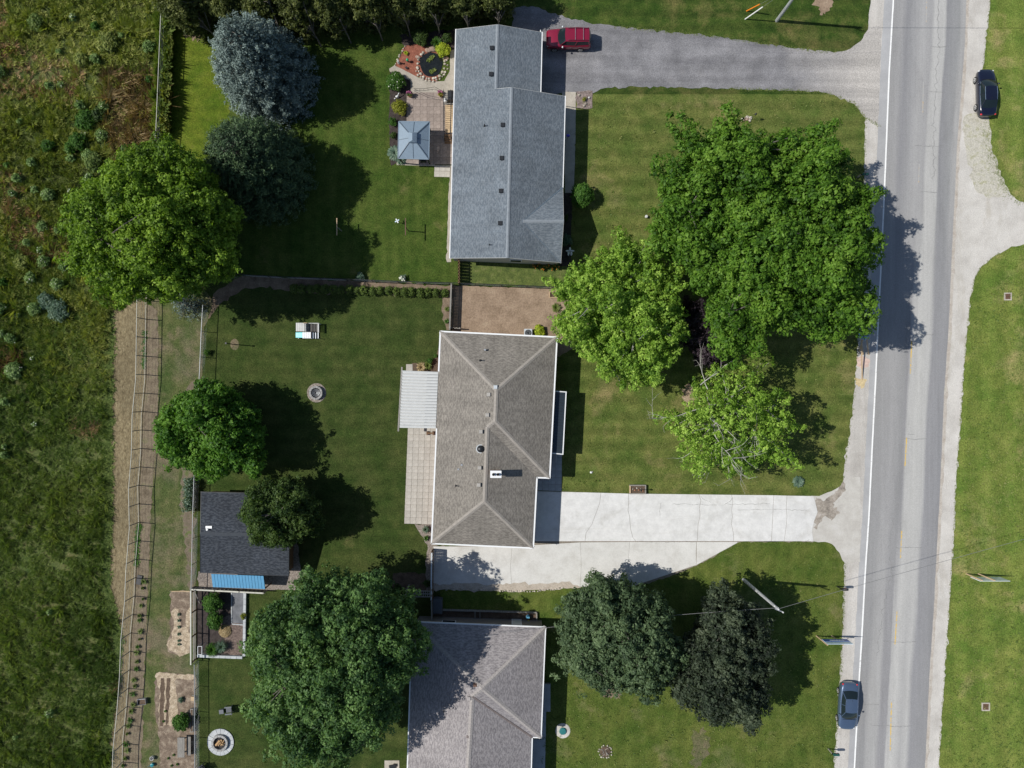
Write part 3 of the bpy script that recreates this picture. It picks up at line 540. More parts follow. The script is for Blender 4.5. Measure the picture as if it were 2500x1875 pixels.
# ---------------------------------------------------------------- foliage
def leaf_mesh(name, C, Nn, size, mat, parent=None, v=None, aspect=.62, rng=None, origin=None):
    n = len(C); rng = rng or np.random.default_rng(1)
    if origin is not None: C = C-np.array(origin)
    Nn = Nn/np.maximum(np.linalg.norm(Nn, axis=1, keepdims=True), 1e-6)
    r = rng.normal(size=(n, 3)); t = np.cross(Nn, r); t /= np.maximum(np.linalg.norm(t, axis=1, keepdims=True), 1e-6); b = np.cross(Nn, t)
    s = (size*rng.uniform(.7, 1.3, n))[:, None] if np.isscalar(size) else size[:, None]
    V = np.stack([C+t*s*.6, C+b*s*aspect*.5+Nn*s*.08, C-t*s*.6, C-b*s*aspect*.5+Nn*s*.08], 1).reshape(-1, 3).astype(np.float32)
    return quads(name, V, mat, parent, v if v is not None else rng.random(n))
def quads(name, V, mat, parent, v, k=4):
    n = len(V)//k; me = bpy.data.meshes.new(name)
    me.vertices.add(n*k); me.vertices.foreach_set('co', V.astype(np.float32).ravel())
    me.loops.add(n*k); me.loops.foreach_set('vertex_index', np.arange(n*k, dtype=np.int32))
    me.polygons.add(n); me.polygons.foreach_set('loop_start', np.arange(0, n*k, k, dtype=np.int32)); me.polygons.foreach_set('loop_total', np.full(n, k, np.int32))
    me.update(); a = me.attributes.new('v', 'FLOAT', 'FACE'); a.data.foreach_set('value', np.asarray(v, np.float32))
    me.materials.append(mat); o = bpy.data.objects.new(name, me); COL.objects.link(o); o.parent = parent
    return o
def clumps(rng, cen, rad, per, sub=.35, spread=.5, up=.25, shell=(.72, 1.08), flat_=.8, vals=None):
    """leaf centres and normals on bumpy balls: cen Nx3, rad N; each ball carries tufts that carry leaves"""
    C = []; Nn = []; V = []
    vals = vals if vals is not None else [0]*len(rad)
    for c, r, v0 in zip(cen, rad, vals):
        ns_ = max(4, int(per*r*r)); d = rng.normal(size=(ns_, 3)); d[:, 2] = d[:, 2]+up; d /= np.linalg.norm(d, axis=1, keepdims=True)
        t = c+d*r*rng.uniform(shell[0], shell[1], (ns_, 1))*np.array([1, 1, flat_]); val = np.clip(v0+rng.normal(.5, .11)+rng.normal(0, .12, ns_), 0, 1)
        k = max(3, int(11*spread/.5)); off = rng.normal(size=(ns_, k, 3)); off /= np.linalg.norm(off, axis=2, keepdims=True); off[:, :, 2] = np.abs(off[:, :, 2])*.8-.1
        p = t[:, None, :]+off*sub*rng.uniform(.35, 1, (ns_, k, 1)); nn = off+d[:, None, :]*.5+rng.normal(0, .45, (ns_, k, 3))+np.array([0, 0, .3])
        C.append(p.reshape(-1, 3)); Nn.append(nn.reshape(-1, 3)); V.append(np.repeat(val, k)+rng.normal(0, .14, ns_*k))
    return np.concatenate(C), np.concatenate(Nn), np.clip(np.concatenate(V), 0, 1)
def outline_r(pts, cx, cy, n=120):
    rad = np.zeros(n)
    for k in range(n):
        a = 2*math.pi*k/n; dx, dy = math.cos(a), math.sin(a); best = .5
        for i in range(len(pts)):
            x0, y0 = pts[i][0]-cx, pts[i][1]-cy; x1, y1 = pts[(i+1) % len(pts)][0]-cx, pts[(i+1) % len(pts)][1]-cy
            ex, ey = x1-x0, y1-y0; den = dx*ey-dy*ex
            if abs(den) < 1e-9: continue
            t = (x0*ey-y0*ex)/den; u = (x0*dy-y0*dx)/den
            if t > 0 and -1e-6 <= u <= 1+1e-6: best = max(best, t)
        rad[k] = best
    return rad
def limb_tree(root, base, top_z, tips, mat, r0, rng, n_limbs=7, name='limb', twig_mat=None, twig_r=.05, split_z=.3):
    """tapered trunk, main limbs, and thinner boughs that reach the given tips"""
    L = Vector(base); m = MB(); ht = top_z*.62; m.tube([(0, 0, -.1), (.03, .02, ht*.3), (-.03, .04, ht*.65), (0, 0, ht)], r0, 9, r0*.45); m.build('trunk', mat, root)
    tips = np.array(tips)-np.array([L.x, L.y, 0]); idx = rng.permutation(len(tips)); mains = []
    order = np.argsort(np.arctan2(tips[:, 1], tips[:, 0])); pick = order[np.linspace(0, len(order)-1, n_limbs).astype(int)]
    for i in pick:
        e = Vector(tips[i]); s = Vector((0, 0, ht*rng.uniform(split_z, .95))); mid = s*.5+e*.5; mid.z += .08*(e-s).length; pts = [s, s*.75+e*.25+Vector((0, 0, .1)), mid, e*.95+s*.05]
        q = MB(); q.tube(pts, r0*.42, 6, .06); q.build(name, mat, root); mains.append(pts)
    q = MB()
    for i in idx:
        e = Vector(tips[i]); best = min((p for pts in mains for p in pts[1:]), key=lambda p: (p-e).length)
        mid = (best+e)*.5+Vector((rng.normal(0, .15), rng.normal(0, .15), rng.normal(.1, .1))); q.tube([best, mid, e], twig_r*1.3, 4, twig_r*.5)
    if q.v: tag(q.build('boughs', twig_mat or mat, root), kind=None)
def broad_tree(label, outl, base_px, zw, zt, zb, mat, seed, lobe_r=1.25, leaf=.26, per=30, sub=.38, fill=.35, bark=None, spread=.5, r0=.28, gap=1.15, group=None, p=2.2, name='broadleaf_tree', twig_r=.05, aspect=.62, up=.3, edge=1.0, split_z=.3, bough=2.5, skirt=.55, deep=1.0, ragged=.07):
    rng = np.random.default_rng(seed); pts = [(q.x, q.y) for q in G(outl, zw)]
    cx, cy = sum(a for a, b in pts)/len(pts), sum(b for a, b in pts)/len(pts); rad = outline_r(pts, cx, cy); th = np.arange(120)*2*math.pi/120; rad = rad*(1+ragged*sum(np.sin(k_*th+rng.uniform(0, 6.28)) for k_ in (7, 11, 16, 23))/1.6); Rm = rad.mean()
    base = P(*base_px); root = thing(name, base, label, 'tree', group)
    cen = []; rr = []
    def rad_at(a): k = (a/(2*math.pi)*120) % 120; i = int(k); f = k-i; return rad[i % 120]*(1-f)+rad[(i+1) % 120]*f
    def dome(q, top=True): return zw+(zt-zw)*(1-q**p)**(1/p)
    sites = []; ns_ = max(5, int(math.pi*Rm*Rm*1.5/(bough*bough)))
    for t_ in range(ns_*14):
        a = rng.uniform(0, 2*math.pi); q = math.sqrt(rng.random()); s_ = np.array([cx+math.cos(a)*rad_at(a)*q, cy+math.sin(a)*rad_at(a)*q, dome(q) if rng.random() < .75 else zw-(zw-zb)*rng.random()])
        if all(np.linalg.norm(s_-o) > bough*.8 for o in sites): sites.append(s_)
    sites = np.array(sites); s_off = rng.normal(0, .34*bough*min(deep, 1.5), len(sites)); s_val = rng.normal(0, .09, len(sites)); vals = []
    tries = 0
    while tries < 9000:
        tries += 1; a = rng.uniform(0, 2*math.pi); r = lobe_r*rng.uniform(.65, 1.25); Ra = max(rad_at(a)-r*.9*edge, .3)
        if rng.random() < .72:
            q = math.sqrt(rng.random()); z = zw+(zt-r*.6-zw)*(1-q**p)**(1/p)
        else: q = rng.uniform(.82, 1); z = zb+(zw-zb)*rng.random(); q *= skirt+(1-skirt)*((z-zb)/(zw-zb))**.5
        c0 = np.array([cx+math.cos(a)*Ra*q, cy+math.sin(a)*Ra*q, z]); ds = np.linalg.norm(sites-c0, axis=1); o2 = np.argsort(ds)[:2]; ee = min(1, (ds[o2[1]]-ds[o2[0]])/(.55*bough)); dep = (1-ee)**1.4
        if dep > .65 and rng.random() < .75*deep: continue
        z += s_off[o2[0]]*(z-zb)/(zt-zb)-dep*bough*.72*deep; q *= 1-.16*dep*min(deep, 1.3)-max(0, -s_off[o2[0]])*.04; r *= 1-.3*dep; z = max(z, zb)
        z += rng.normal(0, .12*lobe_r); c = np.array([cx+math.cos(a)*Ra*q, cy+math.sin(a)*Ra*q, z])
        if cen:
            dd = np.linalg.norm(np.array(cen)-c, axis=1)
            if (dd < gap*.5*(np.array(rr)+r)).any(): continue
        cen.append(c); rr.append(r); vals.append(s_val[o2[0]]-.12*dep)  # leaf tone drops in crevices between boughs: shade put into the colour
    n_out = len(cen); nf = int(fill*n_out)
    for _ in range(int(n_out*.35)):   # single sprays that break the outline
        i = rng.integers(n_out); d_ = np.array([cen[i][0]-cx, cen[i][1]-cy, (cen[i][2]-zw)*.8]); d_ = d_/max(np.linalg.norm(d_), .1)+rng.normal(0, .45, 3); cen.append(cen[i]+d_*rr[i]*.9); rr.append(lobe_r*rng.uniform(.22, .4)); vals.append(rng.normal(.05, .1))
    for _ in range(nf):
        a = rng.uniform(0, 2*math.pi); q = math.sqrt(rng.random())*.8; r = lobe_r*1.1
        cen.append(np.array([cx+math.cos(a)*rad_at(a)*q, cy+math.sin(a)*rad_at(a)*q, zw+(zt-zw)*(1-q**p)**(1/p)-r*1.4-bough*.55*deep])); rr.append(r); vals.append(-.1)  # inner lobes get a darker leaf tone that paints in the interior shade
    C, Nn, V = clumps(rng, np.array(cen), np.array(rr), per, sub, spread, up, vals=vals)
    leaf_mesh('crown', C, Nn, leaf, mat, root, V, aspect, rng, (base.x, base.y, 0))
    k = rng.permutation(n_out)[:min(n_out, 90)]; limb_tree(root, base, zt, np.array(cen)[k], bark or M_bark, r0, rng, twig_r=twig_r, split_z=split_z)
    return root, np.array(cen), rad
def conifer(label, px, py, h, Rb, mat, seed, leaf=.13, group=None, name='spruce_tree', shape=1.0, dens=1.0, droop=.25, zb=.4, width=.55):
    """trunk with rings of needle boughs that radiate from it; px,py = foot of the trunk"""
    rng = np.random.default_rng(seed); base = P(px, py); root = thing(name, base, label, 'tree', group)
    m = MB(); m.tube([(0, 0, -.1), (0, 0, h*.5), (0, 0, h*.97)], Rb*.055, 8, .02); m.build('trunk', M_bark, root)
    C = []; Nn = []; V = []; br = MB(); z = zb
    while z < h-.1:
        f = (z-zb)/(h-zb); Rz = Rb*(1-f**(1.15*shape))**(1/shape)+.12; nb = max(5, int(2*math.pi*Rz/(width*1.15))); a0 = rng.uniform(0, 6.28)
        for k in range(nb):
            a = a0+2*math.pi*k/nb+rng.normal(0, .1); L = Rz*rng.uniform(.82, 1.06); zz = z+rng.normal(0, .12); dx, dy = math.cos(a), math.sin(a)
            rise = (.12+.5*f)*L; n_t = max(3, int(L/.27*dens)); val = np.clip(rng.normal(.5, .12), 0, 1)
            t = rng.uniform(.25 if L > 1.5 else 0, 1, n_t)**.8
            zt_ = zz+rise*t-droop*L*t*t; side = rng.normal(0, 1, n_t)*width*.42*(1.1-t*.55)
            cx_ = dx*L*t-dy*side; cy_ = dy*L*t+dx*side; kk = 9
            off = rng.normal(size=(n_t, kk, 3)); off /= np.linalg.norm(off, axis=2, keepdims=True); off[:, :, 2] *= .55
            pts = np.stack([cx_, cy_, zt_], 1)[:, None, :]+off*.24*rng.uniform(.4, 1.1, (n_t, kk, 1))
            nn = off+np.array([dx*.35, dy*.35, .75])+rng.normal(0, .4, (n_t, kk, 3))
            C.append(pts.reshape(-1, 3)); Nn.append(nn.reshape(-1, 3)); V.append(np.clip(val+np.repeat((t-.65)*.8, kk)+rng.normal(0, .13, n_t*kk), 0, 1))
            if k % 3 == 0: br.tube([(0, 0, zz-.1), (dx*L*.8, dy*L*.8, zz+rise*.8-droop*L*.64)], .035, 3, .01)
        z += .42+.1*(1-f)
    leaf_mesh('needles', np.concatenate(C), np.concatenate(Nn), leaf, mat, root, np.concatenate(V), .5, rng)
    br.build('boughs', M_bark, root); return root
def shrub(label, px, py, rpx, h, mat, seed, leaf=.11, name='shrub', cat='shrub', group=None, per=90, sy=1.0, sub=.12, extra=None):
    rng = np.random.default_rng(seed); b = P(px, py); r = rpx/24; root = thing(name, b, label, cat, group)
    n = max(5, int(14*min(1.6, r))); cen = []; rr = []
    for i in range(n):
        a = i*2.4; q = math.sqrt(i/n)*.68; cen.append((math.cos(a)*q*r, math.sin(a)*q*r*sy, h*(.35+.42*(1-(q/.75)**2)))); rr.append(max(.10, r*.42))
    cen.append((0, 0, h*.4)); rr.append(r*.6)
    C, Nn, V = clumps(rng, np.array(cen), np.array(rr), 6.5/sub**2, sub, .4, .6); C[:, 2] = np.maximum(C[:, 2], .03)
    leaf_mesh('foliage', C, Nn, leaf, mat, root, V, .62, rng)
    m = MB(); m.tube([(0, 0, 0), (0, 0, h*.6)], .02+.01*r, 5); m.build('stem', M_bark, root)
    if extra:
        k = extra[1]; i = rng.permutation(np.nonzero(C[:, 2] > h*.45)[0])[:k]; leaf_mesh('blossom', C[i]+np.array([0, 0, .06]), Nn[i]*.3+np.array([0, 0, 1]), extra[2], extra[0], root, None, .9, rng)
    return root
def blades(label, px, py, rpx, h, mat, seed, n=60, w=.05, name='ornamental_grass', cat='plant', group=None, lay=.8, segs=3):
    """arching blades from one foot: grass clumps, day lilies, hostas"""
    rng = np.random.default_rng(seed); b = P(px, py); r = rpx/24; V = []; val = []
    for i in range(n):
        a = rng.uniform(0, 6.283); L = r*rng.uniform(.45, 1.05); d = np.array([math.cos(a), math.sin(a), 0]); s = np.array([-d[1], d[0], 0]); hh = h*rng.uniform(.5, 1); vv = np.clip(rng.normal(.55, .2), 0, 1); prev = None
        for k in range(segs+1):
            t = k/segs; c = d*L*t**lay+np.array([0, 0, hh*4*(t*.85)*(1-t*.85)*.9+.02]); ww = w*(.35+1.3*t*(1-t)*2)*(1 if k < segs else .15)
            cur = (c-s*ww/2, c+s*ww/2)
            if prev: V += [prev[0], prev[1], cur[1], cur[0]]; val.append(vv)
            prev = cur
    o = quads(name, np.array(V), mat, None, val); o.location = b; return tag(o, label, cat, group)
# ---------------------------------------------------------------- houses
def roof_mesh(name, faces, mat, parent, drop=.12):
    m = MB(); m.uv = []
    for f in faces:
        pts = [Vector(p) for p in f]; nrm = (pts[1]-pts[0]).cross(pts[2]-pts[0]).normalized()
        if nrm.z < 0: pts.reverse(); nrm = -nrm
        up = (Vector((0, 0, 1))-nrm*nrm.z).normalized(); u = up.cross(nrm); n = len(pts)
        m.add(pts, [tuple(range(n))]); m.uv.append([(p.dot(u), p.dot(up)) for p in pts])
        lo = [p-Vector((0, 0, drop)) for p in pts]; m.add(lo, [tuple(range(n-1, -1, -1))]); m.uv.append([(0, 0)]*n)
    return m.build(name, mat, parent, world=True)
def edge_trim(name, segs, mat, parent, w=.1, h=.16, dz=-.06, out=.0):
    for a, b in segs:
        m = MB(); d = (Vector(b)-Vector(a)).normalized()*.04; m.bar(Vector(a)+Vector((0, 0, dz))-d, Vector(b)+Vector((0, 0, dz))+d, w, h); m.build(name, mat, parent, world=True)
def caps(pts, mat, parent, w=.17, step=.2, lift=.03, name='ridge_cap'):
    """overlapping cap shingles bent over a ridge or hip"""
    m = MB()
    for a, b in pts:
        a, b = Vector(a), Vector(b); n = max(1, int((b-a).length/step)); d = (b-a)/n; s = d.cross(Vector((0, 0, 1))).normalized()
        for i in range(n):
            p = a+d*i; q = p+d*1.15; l0, l1 = Vector((0, 0, lift+.012)), Vector((0, 0, lift)); dz = Vector((0, 0, -w*.36))
            v = [p+s*w+dz+l0, p+l0, p-s*w+dz+l0, q+s*w+dz+l1, q+l1, q-s*w+dz+l1]; m.add(v, [(0, 1, 4, 3), (1, 2, 5, 4), (0, 3, 5, 2)])
    o = m.build(name, mat, parent, world=True); o['kind'] = 'stuff'; return o
def walls(poly_px, z, h, mat, parent, name='wall', zp=None):
    """one wall per side, butted at the corners"""
    pts = [P(x, y, z if zp is None else zp) for x, y in poly_px]; n = len(pts)
    for i in range(n):
        a, b = pts[i], pts[(i+1) % n]; d = (b-a).normalized(); m = MB(); m.bar((a.x+d.x*.1, a.y+d.y*.1, h/2), (b.x-d.x*.1+d.x*.19, b.y-d.y*.1+d.y*.19, h/2), .2, h); m.build(name, mat, parent, world=True)
    return pts
def opening(a, b, f, w, h, z0, parent, out, name='window', door=False):
    """framed window or door proud of the wall a-b at fraction f; out = outward unit"""
    a, b = Vector((a[0], a[1], 0)), Vector((b[0], b[1], 0)); d = (b-a).normalized(); c = a+(b-a)*f+Vector(out)*.13
    m = MB(); m.bar(c-d*w/2+Vector((0, 0, z0+h/2)), c+d*w/2+Vector((0, 0, z0+h/2)), .06, h); wd = m.build(name, M_white, parent, world=True)
    c2 = c+Vector(out)*.035; k = w-.16
    m = MB(); m.bar(c2-d*k/2+Vector((0, 0, z0+h/2)), c2+d*k/2+Vector((0, 0, z0+h/2)), .02, h-.16); m.build('panel' if door else 'pane', M_offwhite if door else M_glass, wd, world=True)
    return wd
def roof_vent(px, py, z, parent, s=.36, mat=None, h=.16, name='roof_vent'):
    p = P(px, py, z); m = MB(); m.box(p.x, p.y, z-.12, s*.7, s*.7, h); m.box(p.x, p.y, z-.12+h, s, s, .07, taper=.8); return m.build(name, mat or M_vent_grey, parent, world=True)
def roof_pipe(px, py, z, parent, r=.05, h=.4, mat=None, name='vent_pipe'):
    p = P(px, py, z); m = MB(); m.lathe(p.x, p.y, [(r*2.4, z-.1), (r*2, z-.02), (r, z+.02), (r, z+h)], 10); return m.build(name, mat or M_black, parent, world=True)
# --- north house: blue-grey gable roof, lower garage gable at the north end, cross gable to the east
HN = thing('house', P(1243, 420), 'long house with blue-grey shingle gable roof and a garage end beside the gravel drive', 'house')
ze, zr, zg = 2.9, 4.8, 4.3
a, b, c = P(1113, 72, ze), P(1215, 60, zg), P(1323.5, 79, ze); d = P(1320, 225, ze); g_ = P(1211, 217, zg)
r1, r2 = P(1249, 213.5, zr), P(1238.5, 629, zr); e = P(1380, 235, ze); s1, s2 = P(1374, 458, ze), P(1369, 641, ze); bl = P(1098, 630, ze); k_ = P(1276, 540, 4.32); o_ = Vector((s1.x-.03, k_.y, 4.32))
RN = roof_mesh('roof', [[a, b, g_, r1, r2, bl], [b, c, d, g_], [r1, e, s1, k_, s2, r2], [s1, o_, k_], [k_, o_, s2]], M_roof_blue, HN)
caps([(b, g_), (r1, r2), (k_, o_)], M_cap_blue, RN, .15)
caps([(s1+Vector((0, 0, .02)), k_), (s2, k_)], M_gaz_rib, RN, .09, .5, .015, 'valley_flashing')
edge_trim('gutter', [(a, bl), (c, d), (e, s1)], M_white, HN, .11, .12, -.05)
edge_trim('fascia', [(a, b), (b, c), (g_, r1), (r1, e), (bl, r2), (r2, s2), (d, e), (s1, o_), (o_, s2)], M_offwhite, HN, .05, .16, -.09)
for q in (.15, .5, .85):
    pass
wp = walls([(1119, 80), (1317, 85), (1314, 230), (1373, 242), (1362, 632), (1105, 622)], ze, 2.78, M_siding, HN)
for f3, nm in (([P(1119, 80, 2.8), P(1215, 74, 4.18), P(1317, 85, 2.8)], 'gable'), ([P(1105, 622, 2.8), P(1240, 621, 4.6), P(1362, 632, 2.8)], 'gable'), ([P(1219, 226, 4.1), P(1246, 224, 4.6), P(1373, 242, 2.8), P(1219, 230, 2.8)], 'gable')):
    m = MB(); n = len(f3); m.add(list(f3)+[p+Vector((0, .15, 0)) for p in f3], [tuple(range(n)), tuple(range(2*n-1, n-1, -1))]+[(i, (i+1) % n, n+(i+1) % n, n+i) for i in range(n)]); m.build(nm, M_siding, HN, world=True)
m = MB(); w0 = wp[2]; m.box(w0.x+.1, w0.y, 0, .2, .2, 2.7); m.build('porch_post', M_white, HN, world=True)
gd = P(1314, 155, 0); m = MB(); m.box(wp[1].x+.13, gd.y, .05, .08, 4.6, 2.2); dd = m.build('garage_door', M_white, HN, world=True)
opening(wp[3], wp[4], .25, 1.6, 1.2, 1, HN, (1, 0, 0)); opening(wp[3], wp[4], .72, 2.2, 1.3, .9, HN, (1, 0, 0)); opening(wp[3], wp[4], .08, 1.0, 2.1, .05, HN, (1, 0, 0), 'door', True)
opening(wp[5], wp[0], .3, 1.4, 1.0, 1.2, HN, (-1, 0, 0)); opening(wp[5], wp[0], .62, 1.9, 2.1, .05, HN, (-1, 0, 0), 'door', True); opening(wp[4], wp[5], .4, 1.2, 1.0, 1.2, HN, (0, -1, 0))
for x, y in ((1201, 117), (1199, 181)): roof_vent(x, y, 4.25, RN, .42, M_dark)
for x, y in ((1227.5, 305), (1225, 386), (1223, 466), (1221, 545)): roof_vent(x, y, 4.62, RN, .42, M_dark)
for x, y, z in ((1183, 307, 4.0), (1195, 598, 4.2)): roof_pipe(x, y, z, RN)
M_taupe = flat('taupe_vent', (.36, .34, .31), .6)
# --- middle house: taupe hip roof with white fascia
HM = thing('house', P(1210, 1080), 'house with taupe hip shingle roof, white fascia and white chimney beside the concrete drive', 'house')
ze, zr, zq = 3.0, 5.0, 4.72
TL, TR = P(1075, 809, ze), P(1360, 823, ze); SE = P(1342, 1167, ze); SI = P(1311, 1166, ze); BR, BL = P(1302, 1338, ze), P(1053.5, 1327, ze)
Rt, R1, R2, R3 = P(1212, 952, zr), P(1209, 1028, zr), P(1190, 1042, zq), P(1183, 1224, zq)
RM = roof_mesh('roof', [[TL, TR, Rt], [TR, SE, R1, Rt], [SE, SI, R2, R1], [SI, BR, R3, R2], [BR, BL, R3], [BL, TL, Rt, R1, R2, R3]], M_roof_brown, HM)
caps([(TL, Rt), (TR, Rt), (Rt, R1), (SE, R1), (R1, R2), (R2, R3), (BR, R3), (BL, R3)], M_cap_brown, RM, .2)
edge_trim('fascia', [(TL, TR), (TR, SE), (SE, SI), (SI, BR), (BR, BL), (BL, P(1066, 1047, ze)), (P(1071, 906, ze), TL)], M_white, HM, .14, .18, -.06)
wp = walls([(1084, 820), (1350, 833), (1333, 1158), (1301, 1158), (1293, 1328), (1063, 1318)], ze, 2.86, M_brick, HM)
opening(wp[0], wp[5], .35, 2.4, 2.1, .1, HM, (-1, 0, 0), 'door', True); opening(wp[0], wp[5], .7, 1.6, 1.1, 1.2, HM, (-1, 0, 0)); opening(wp[1], wp[2], .22, 2.2, 1.3, 1, HM, (1, 0, 0)); opening(wp[1], wp[2], .62, 1, 2.1, .1, HM, (1, 0, 0), 'door', True)
opening(wp[0], wp[1], .5, 1.4, 1.1, 1.2, HM, (0, 1, 0)); opening(wp[4], wp[5], .5, 1.4, 1.1, 1.2, HM, (0, -1, 0)); opening(wp[3], wp[4], .5, 4.9, 2.2, .05, HM, (1, 0, 0), 'garage_door', True)
m = MB(); q = P(1309, 1110, 0)
for x, y in ((1210, 945), (1193, 963), (1190, 1013), (1174, 1054), (1171, 1142), (1169, 1184)): roof_vent(x, y, 4.98 if x == 1210 else (4.85 if x > 1180 else 4.72), RM, .38, M_alu if x == 1210 else M_taupe)
for x, y, z, s in ((1184, 854, 3.9, .2), (1127, 1135, 4.0, .22), (1119, 1146, 3.9, .2)): roof_vent(x, y, z, RM, s, M_steel, .06)
for x, y, z in ((1172, 880, 4.1), (1113, 1186, 3.8)): roof_pipe(x, y, z, RM)
p = P(1173, 1096, 4.6); m = MB(); m.lathe(p.x, p.y, [(.36, 4.45), (.33, 4.72), (.28, 4.84), (.16, 4.93), (.03, 4.96)], 18); m.build('skylight_dome', M_dark, RM, world=True, smooth=True)
m = MB(); m.lathe(p.x, p.y, [(.44, 4.4), (.42, 4.56)], 18); m.build('skylight_curb', M_alu, RM, world=True)
p = P(1210.5, 1158, 5.75); m = MB(); m.box(p.x, p.y, 4.3, .8, .5, 1.35); ch = m.build('chimney', M_brick, HM, world=True)
m = MB(); m.box(p.x, p.y, 5.65, 1.05, .68, .1); m.build('chimney_cap', M_white, ch, world=True)
for dx in (-.22, .2):
    m = MB(); m.lathe(p.x+dx, p.y, [(.13, 5.75), (.13, 5.98), (.09, 5.98), (.09, 5.8)], 10); m.build('flue', M_black, ch, world=True)
# patio cover: corrugated pale sheets on posts
pc = [P(981, 904, 2.75), P(1070, 907.5, 2.95), P(1064, 1046, 2.95), P(975.6, 1044.5, 2.75)]
PC = thing('patio_cover', (pc[0].x, pc[0].y, 0), 'pale corrugated patio roof on the west side of the taupe roofed house', 'patio roof')
n = 19
for i in range(n):
    t0, t1 = i/n+.002, (i+1)/n-.002; A0, A1 = pc[0].lerp(pc[3], t0), pc[0].lerp(pc[3], t1); B0, B1 = pc[1].lerp(pc[2], t0), pc[1].lerp(pc[2], t1); m = MB(); v = []
    for e0, e1 in ((A0, A1), (B0, B1)):
        for t, z in ((0, 0), (.12, .035), (.3, .035), (.42, 0), (1, 0)): q = e0.lerp(e1, t); v.append((q.x, q.y, q.z+z))
    m.add(v, [(j, j+1, j+6, j+5) for j in range(4)]+[(j+5, j+6, j+1, j) for j in ()]); m.add([(x, y, z-.02) for x, y, z in v], [(j+5, j+6, j+1, j) for j in range(4)]); m.build('roof_sheet', M_pvc, PC, world=True)
m = MB(); m.bar(P(981.5, 896, 2.68), P(972.5, 1053, 2.68), .14, .18); m.build('front_beam', M_wood_old, PC, world=True)
for t in (0.02, .5, .98):
    q = pc[0].lerp(pc[3], t); m = MB(); m.box(q.x+.05, q.y, 0, .12, .12, 2.6); m.build('post', M_wood_old, PC, world=True)
for t in (.2, .4, .6, .8):
    q0, q1 = pc[0].lerp(pc[3], t), pc[1].lerp(pc[2], t); m = MB(); m.bar(q0+Vector((0, 0, -.1)), q1+Vector((0, 0, -.1)), .05, .12); m.build('rafter', M_wood_old, PC, world=True)
# porch roof, dark ribbed sheets with white edge
pr = [P(1352, 955, 2.5), P(1382, 957, 2.35), P(1374, 1109, 2.35), P(1345, 1106, 2.5)]
PR = thing('porch_roof', (pr[1].x, pr[1].y, 0), 'narrow dark ribbed porch roof with white edge on the east side of the taupe roofed house', 'porch roof')
for i in range(22):
    q = [pr[0].lerp(pr[3], i/22), pr[1].lerp(pr[2], i/22), pr[1].lerp(pr[2], (i+.9)/22), pr[0].lerp(pr[3], (i+.9)/22)]; m = MB(); m.add([p+Vector((0, 0, .03)) for p in q]+[p-Vector((0, 0, .01)) for p in q], [(3, 2, 1, 0), (4, 5, 6, 7), (0, 1, 5, 4), (1, 2, 6, 5), (2, 3, 7, 6), (3, 0, 4, 7)]); m.build('roof_rib', M_fibre, PR, world=True)
m = MB(); m.add([p-Vector((0, 0, .02)) for p in pr], [(3, 2, 1, 0)]); m.build('roof_deck', M_dark, PR, world=True)
edge_trim('edge_trim', [(pr[0], pr[1]), (pr[1], pr[2]), (pr[2], pr[3])], M_white, PR, .1, .12, -.02)
for t in (.03, .5, .97):
    q = pr[1].lerp(pr[2], t); m = MB(); m.box(q.x-.12, q.y, 0, .1, .1, 2.25); m.build('post', M_white, PR, world=True)
ST = thing('entry_steps', P(1352, 1122), 'front entry steps with a white handrail below the porch roof', 'steps')
for i in range(3):
    q = P(1345, 1108+i*7); m = MB(); m.box(q.x, q.y, .05, 1.1, .3, .5-.15*i); m.build('step', M_slab_grey, ST, world=True)
m = MB(); m.tube([P(1359, 1103, 0), P(1359, 1103, 1.3), P(1357, 1130, .9), P(1357, 1130, 0)], .03, 6); m.build('handrail', M_offwhite, ST, world=True)
# --- south house: mauve-grey hip roof
HS = thing('house', P(1160, 1780), 'house with mauve-grey hip shingle roof, cut off by the bottom edge of the view', 'house')
ze, zr, zq = 2.9, 5.1, 4.9
TL, TR = P(1006, 1518, ze), P(1332, 1531, ze); SE = P(1321, 1801, ze); SI = P(1299.5, 1800, ze); BR, BL = P(1291, 2075, ze), P(988, 2075, ze)
R1, R2, R3 = P(1177, 1681, zr), P(1153, 1700, zq), P(1140, 1930, zq)
RS = roof_mesh('roof', [[TL, TR, R1], [TR, SE, R1], [SE, SI, R2, R1], [SI, BR, R3, R2], [BR, BL, R3], [BL, TL, R1, R2, R3]], M_roof_mauve, HS)
caps([(TL, R1), (TR, R1), (SE, R1), (R1, R2), (R2, R3), (BR, R3), (BL, R3)], M_cap_mauve, RS, .22, .3, .03)
m = MB(); m.bar(SI+Vector((0, 0, .05)), R2+Vector((0, 0, .04)), .16, .03); m.build('valley_flashing', M_valley, RS, world=True)
edge_trim('gutter', [(TL, TR), (TR, SE), (SE, SI), (SI, BR), (BR, BL), (BL, TL)], M_white, HS, .11, .14, -.05)
wp = walls([(1016, 1530), (1323, 1541), (1312, 1791), (1290, 1791), (1282, 2065), (998, 2065)], ze, 2.78, surf('taupe_siding', [(.3, (.20, .175, .15)), (.7, (.26, .23, .2))], 1, (4, .06), bmp=.5, vec_scale=(1, 1, 9)), HS)
opening(wp[0], wp[1], .25, 1.4, 1.1, 1.2, HS, (0, 1, 0)); opening(wp[0], wp[1], .8, 1, 2.1, .05, HS, (0, 1, 0), 'door', True); opening(wp[1], wp[2], .4, 2, 1.3, 1, HS, (1, 0, 0)); opening(wp[0], wp[5], .3, 1.8, 1.2, 1, HS, (-1, 0, 0))
for x, y in ((1160, 1672), (1145, 1705)): roof_vent(x, y, 4.9, RS, .36, M_rust if x == 1160 else flat('mauve_vent', (.36, .33, .32), .6))
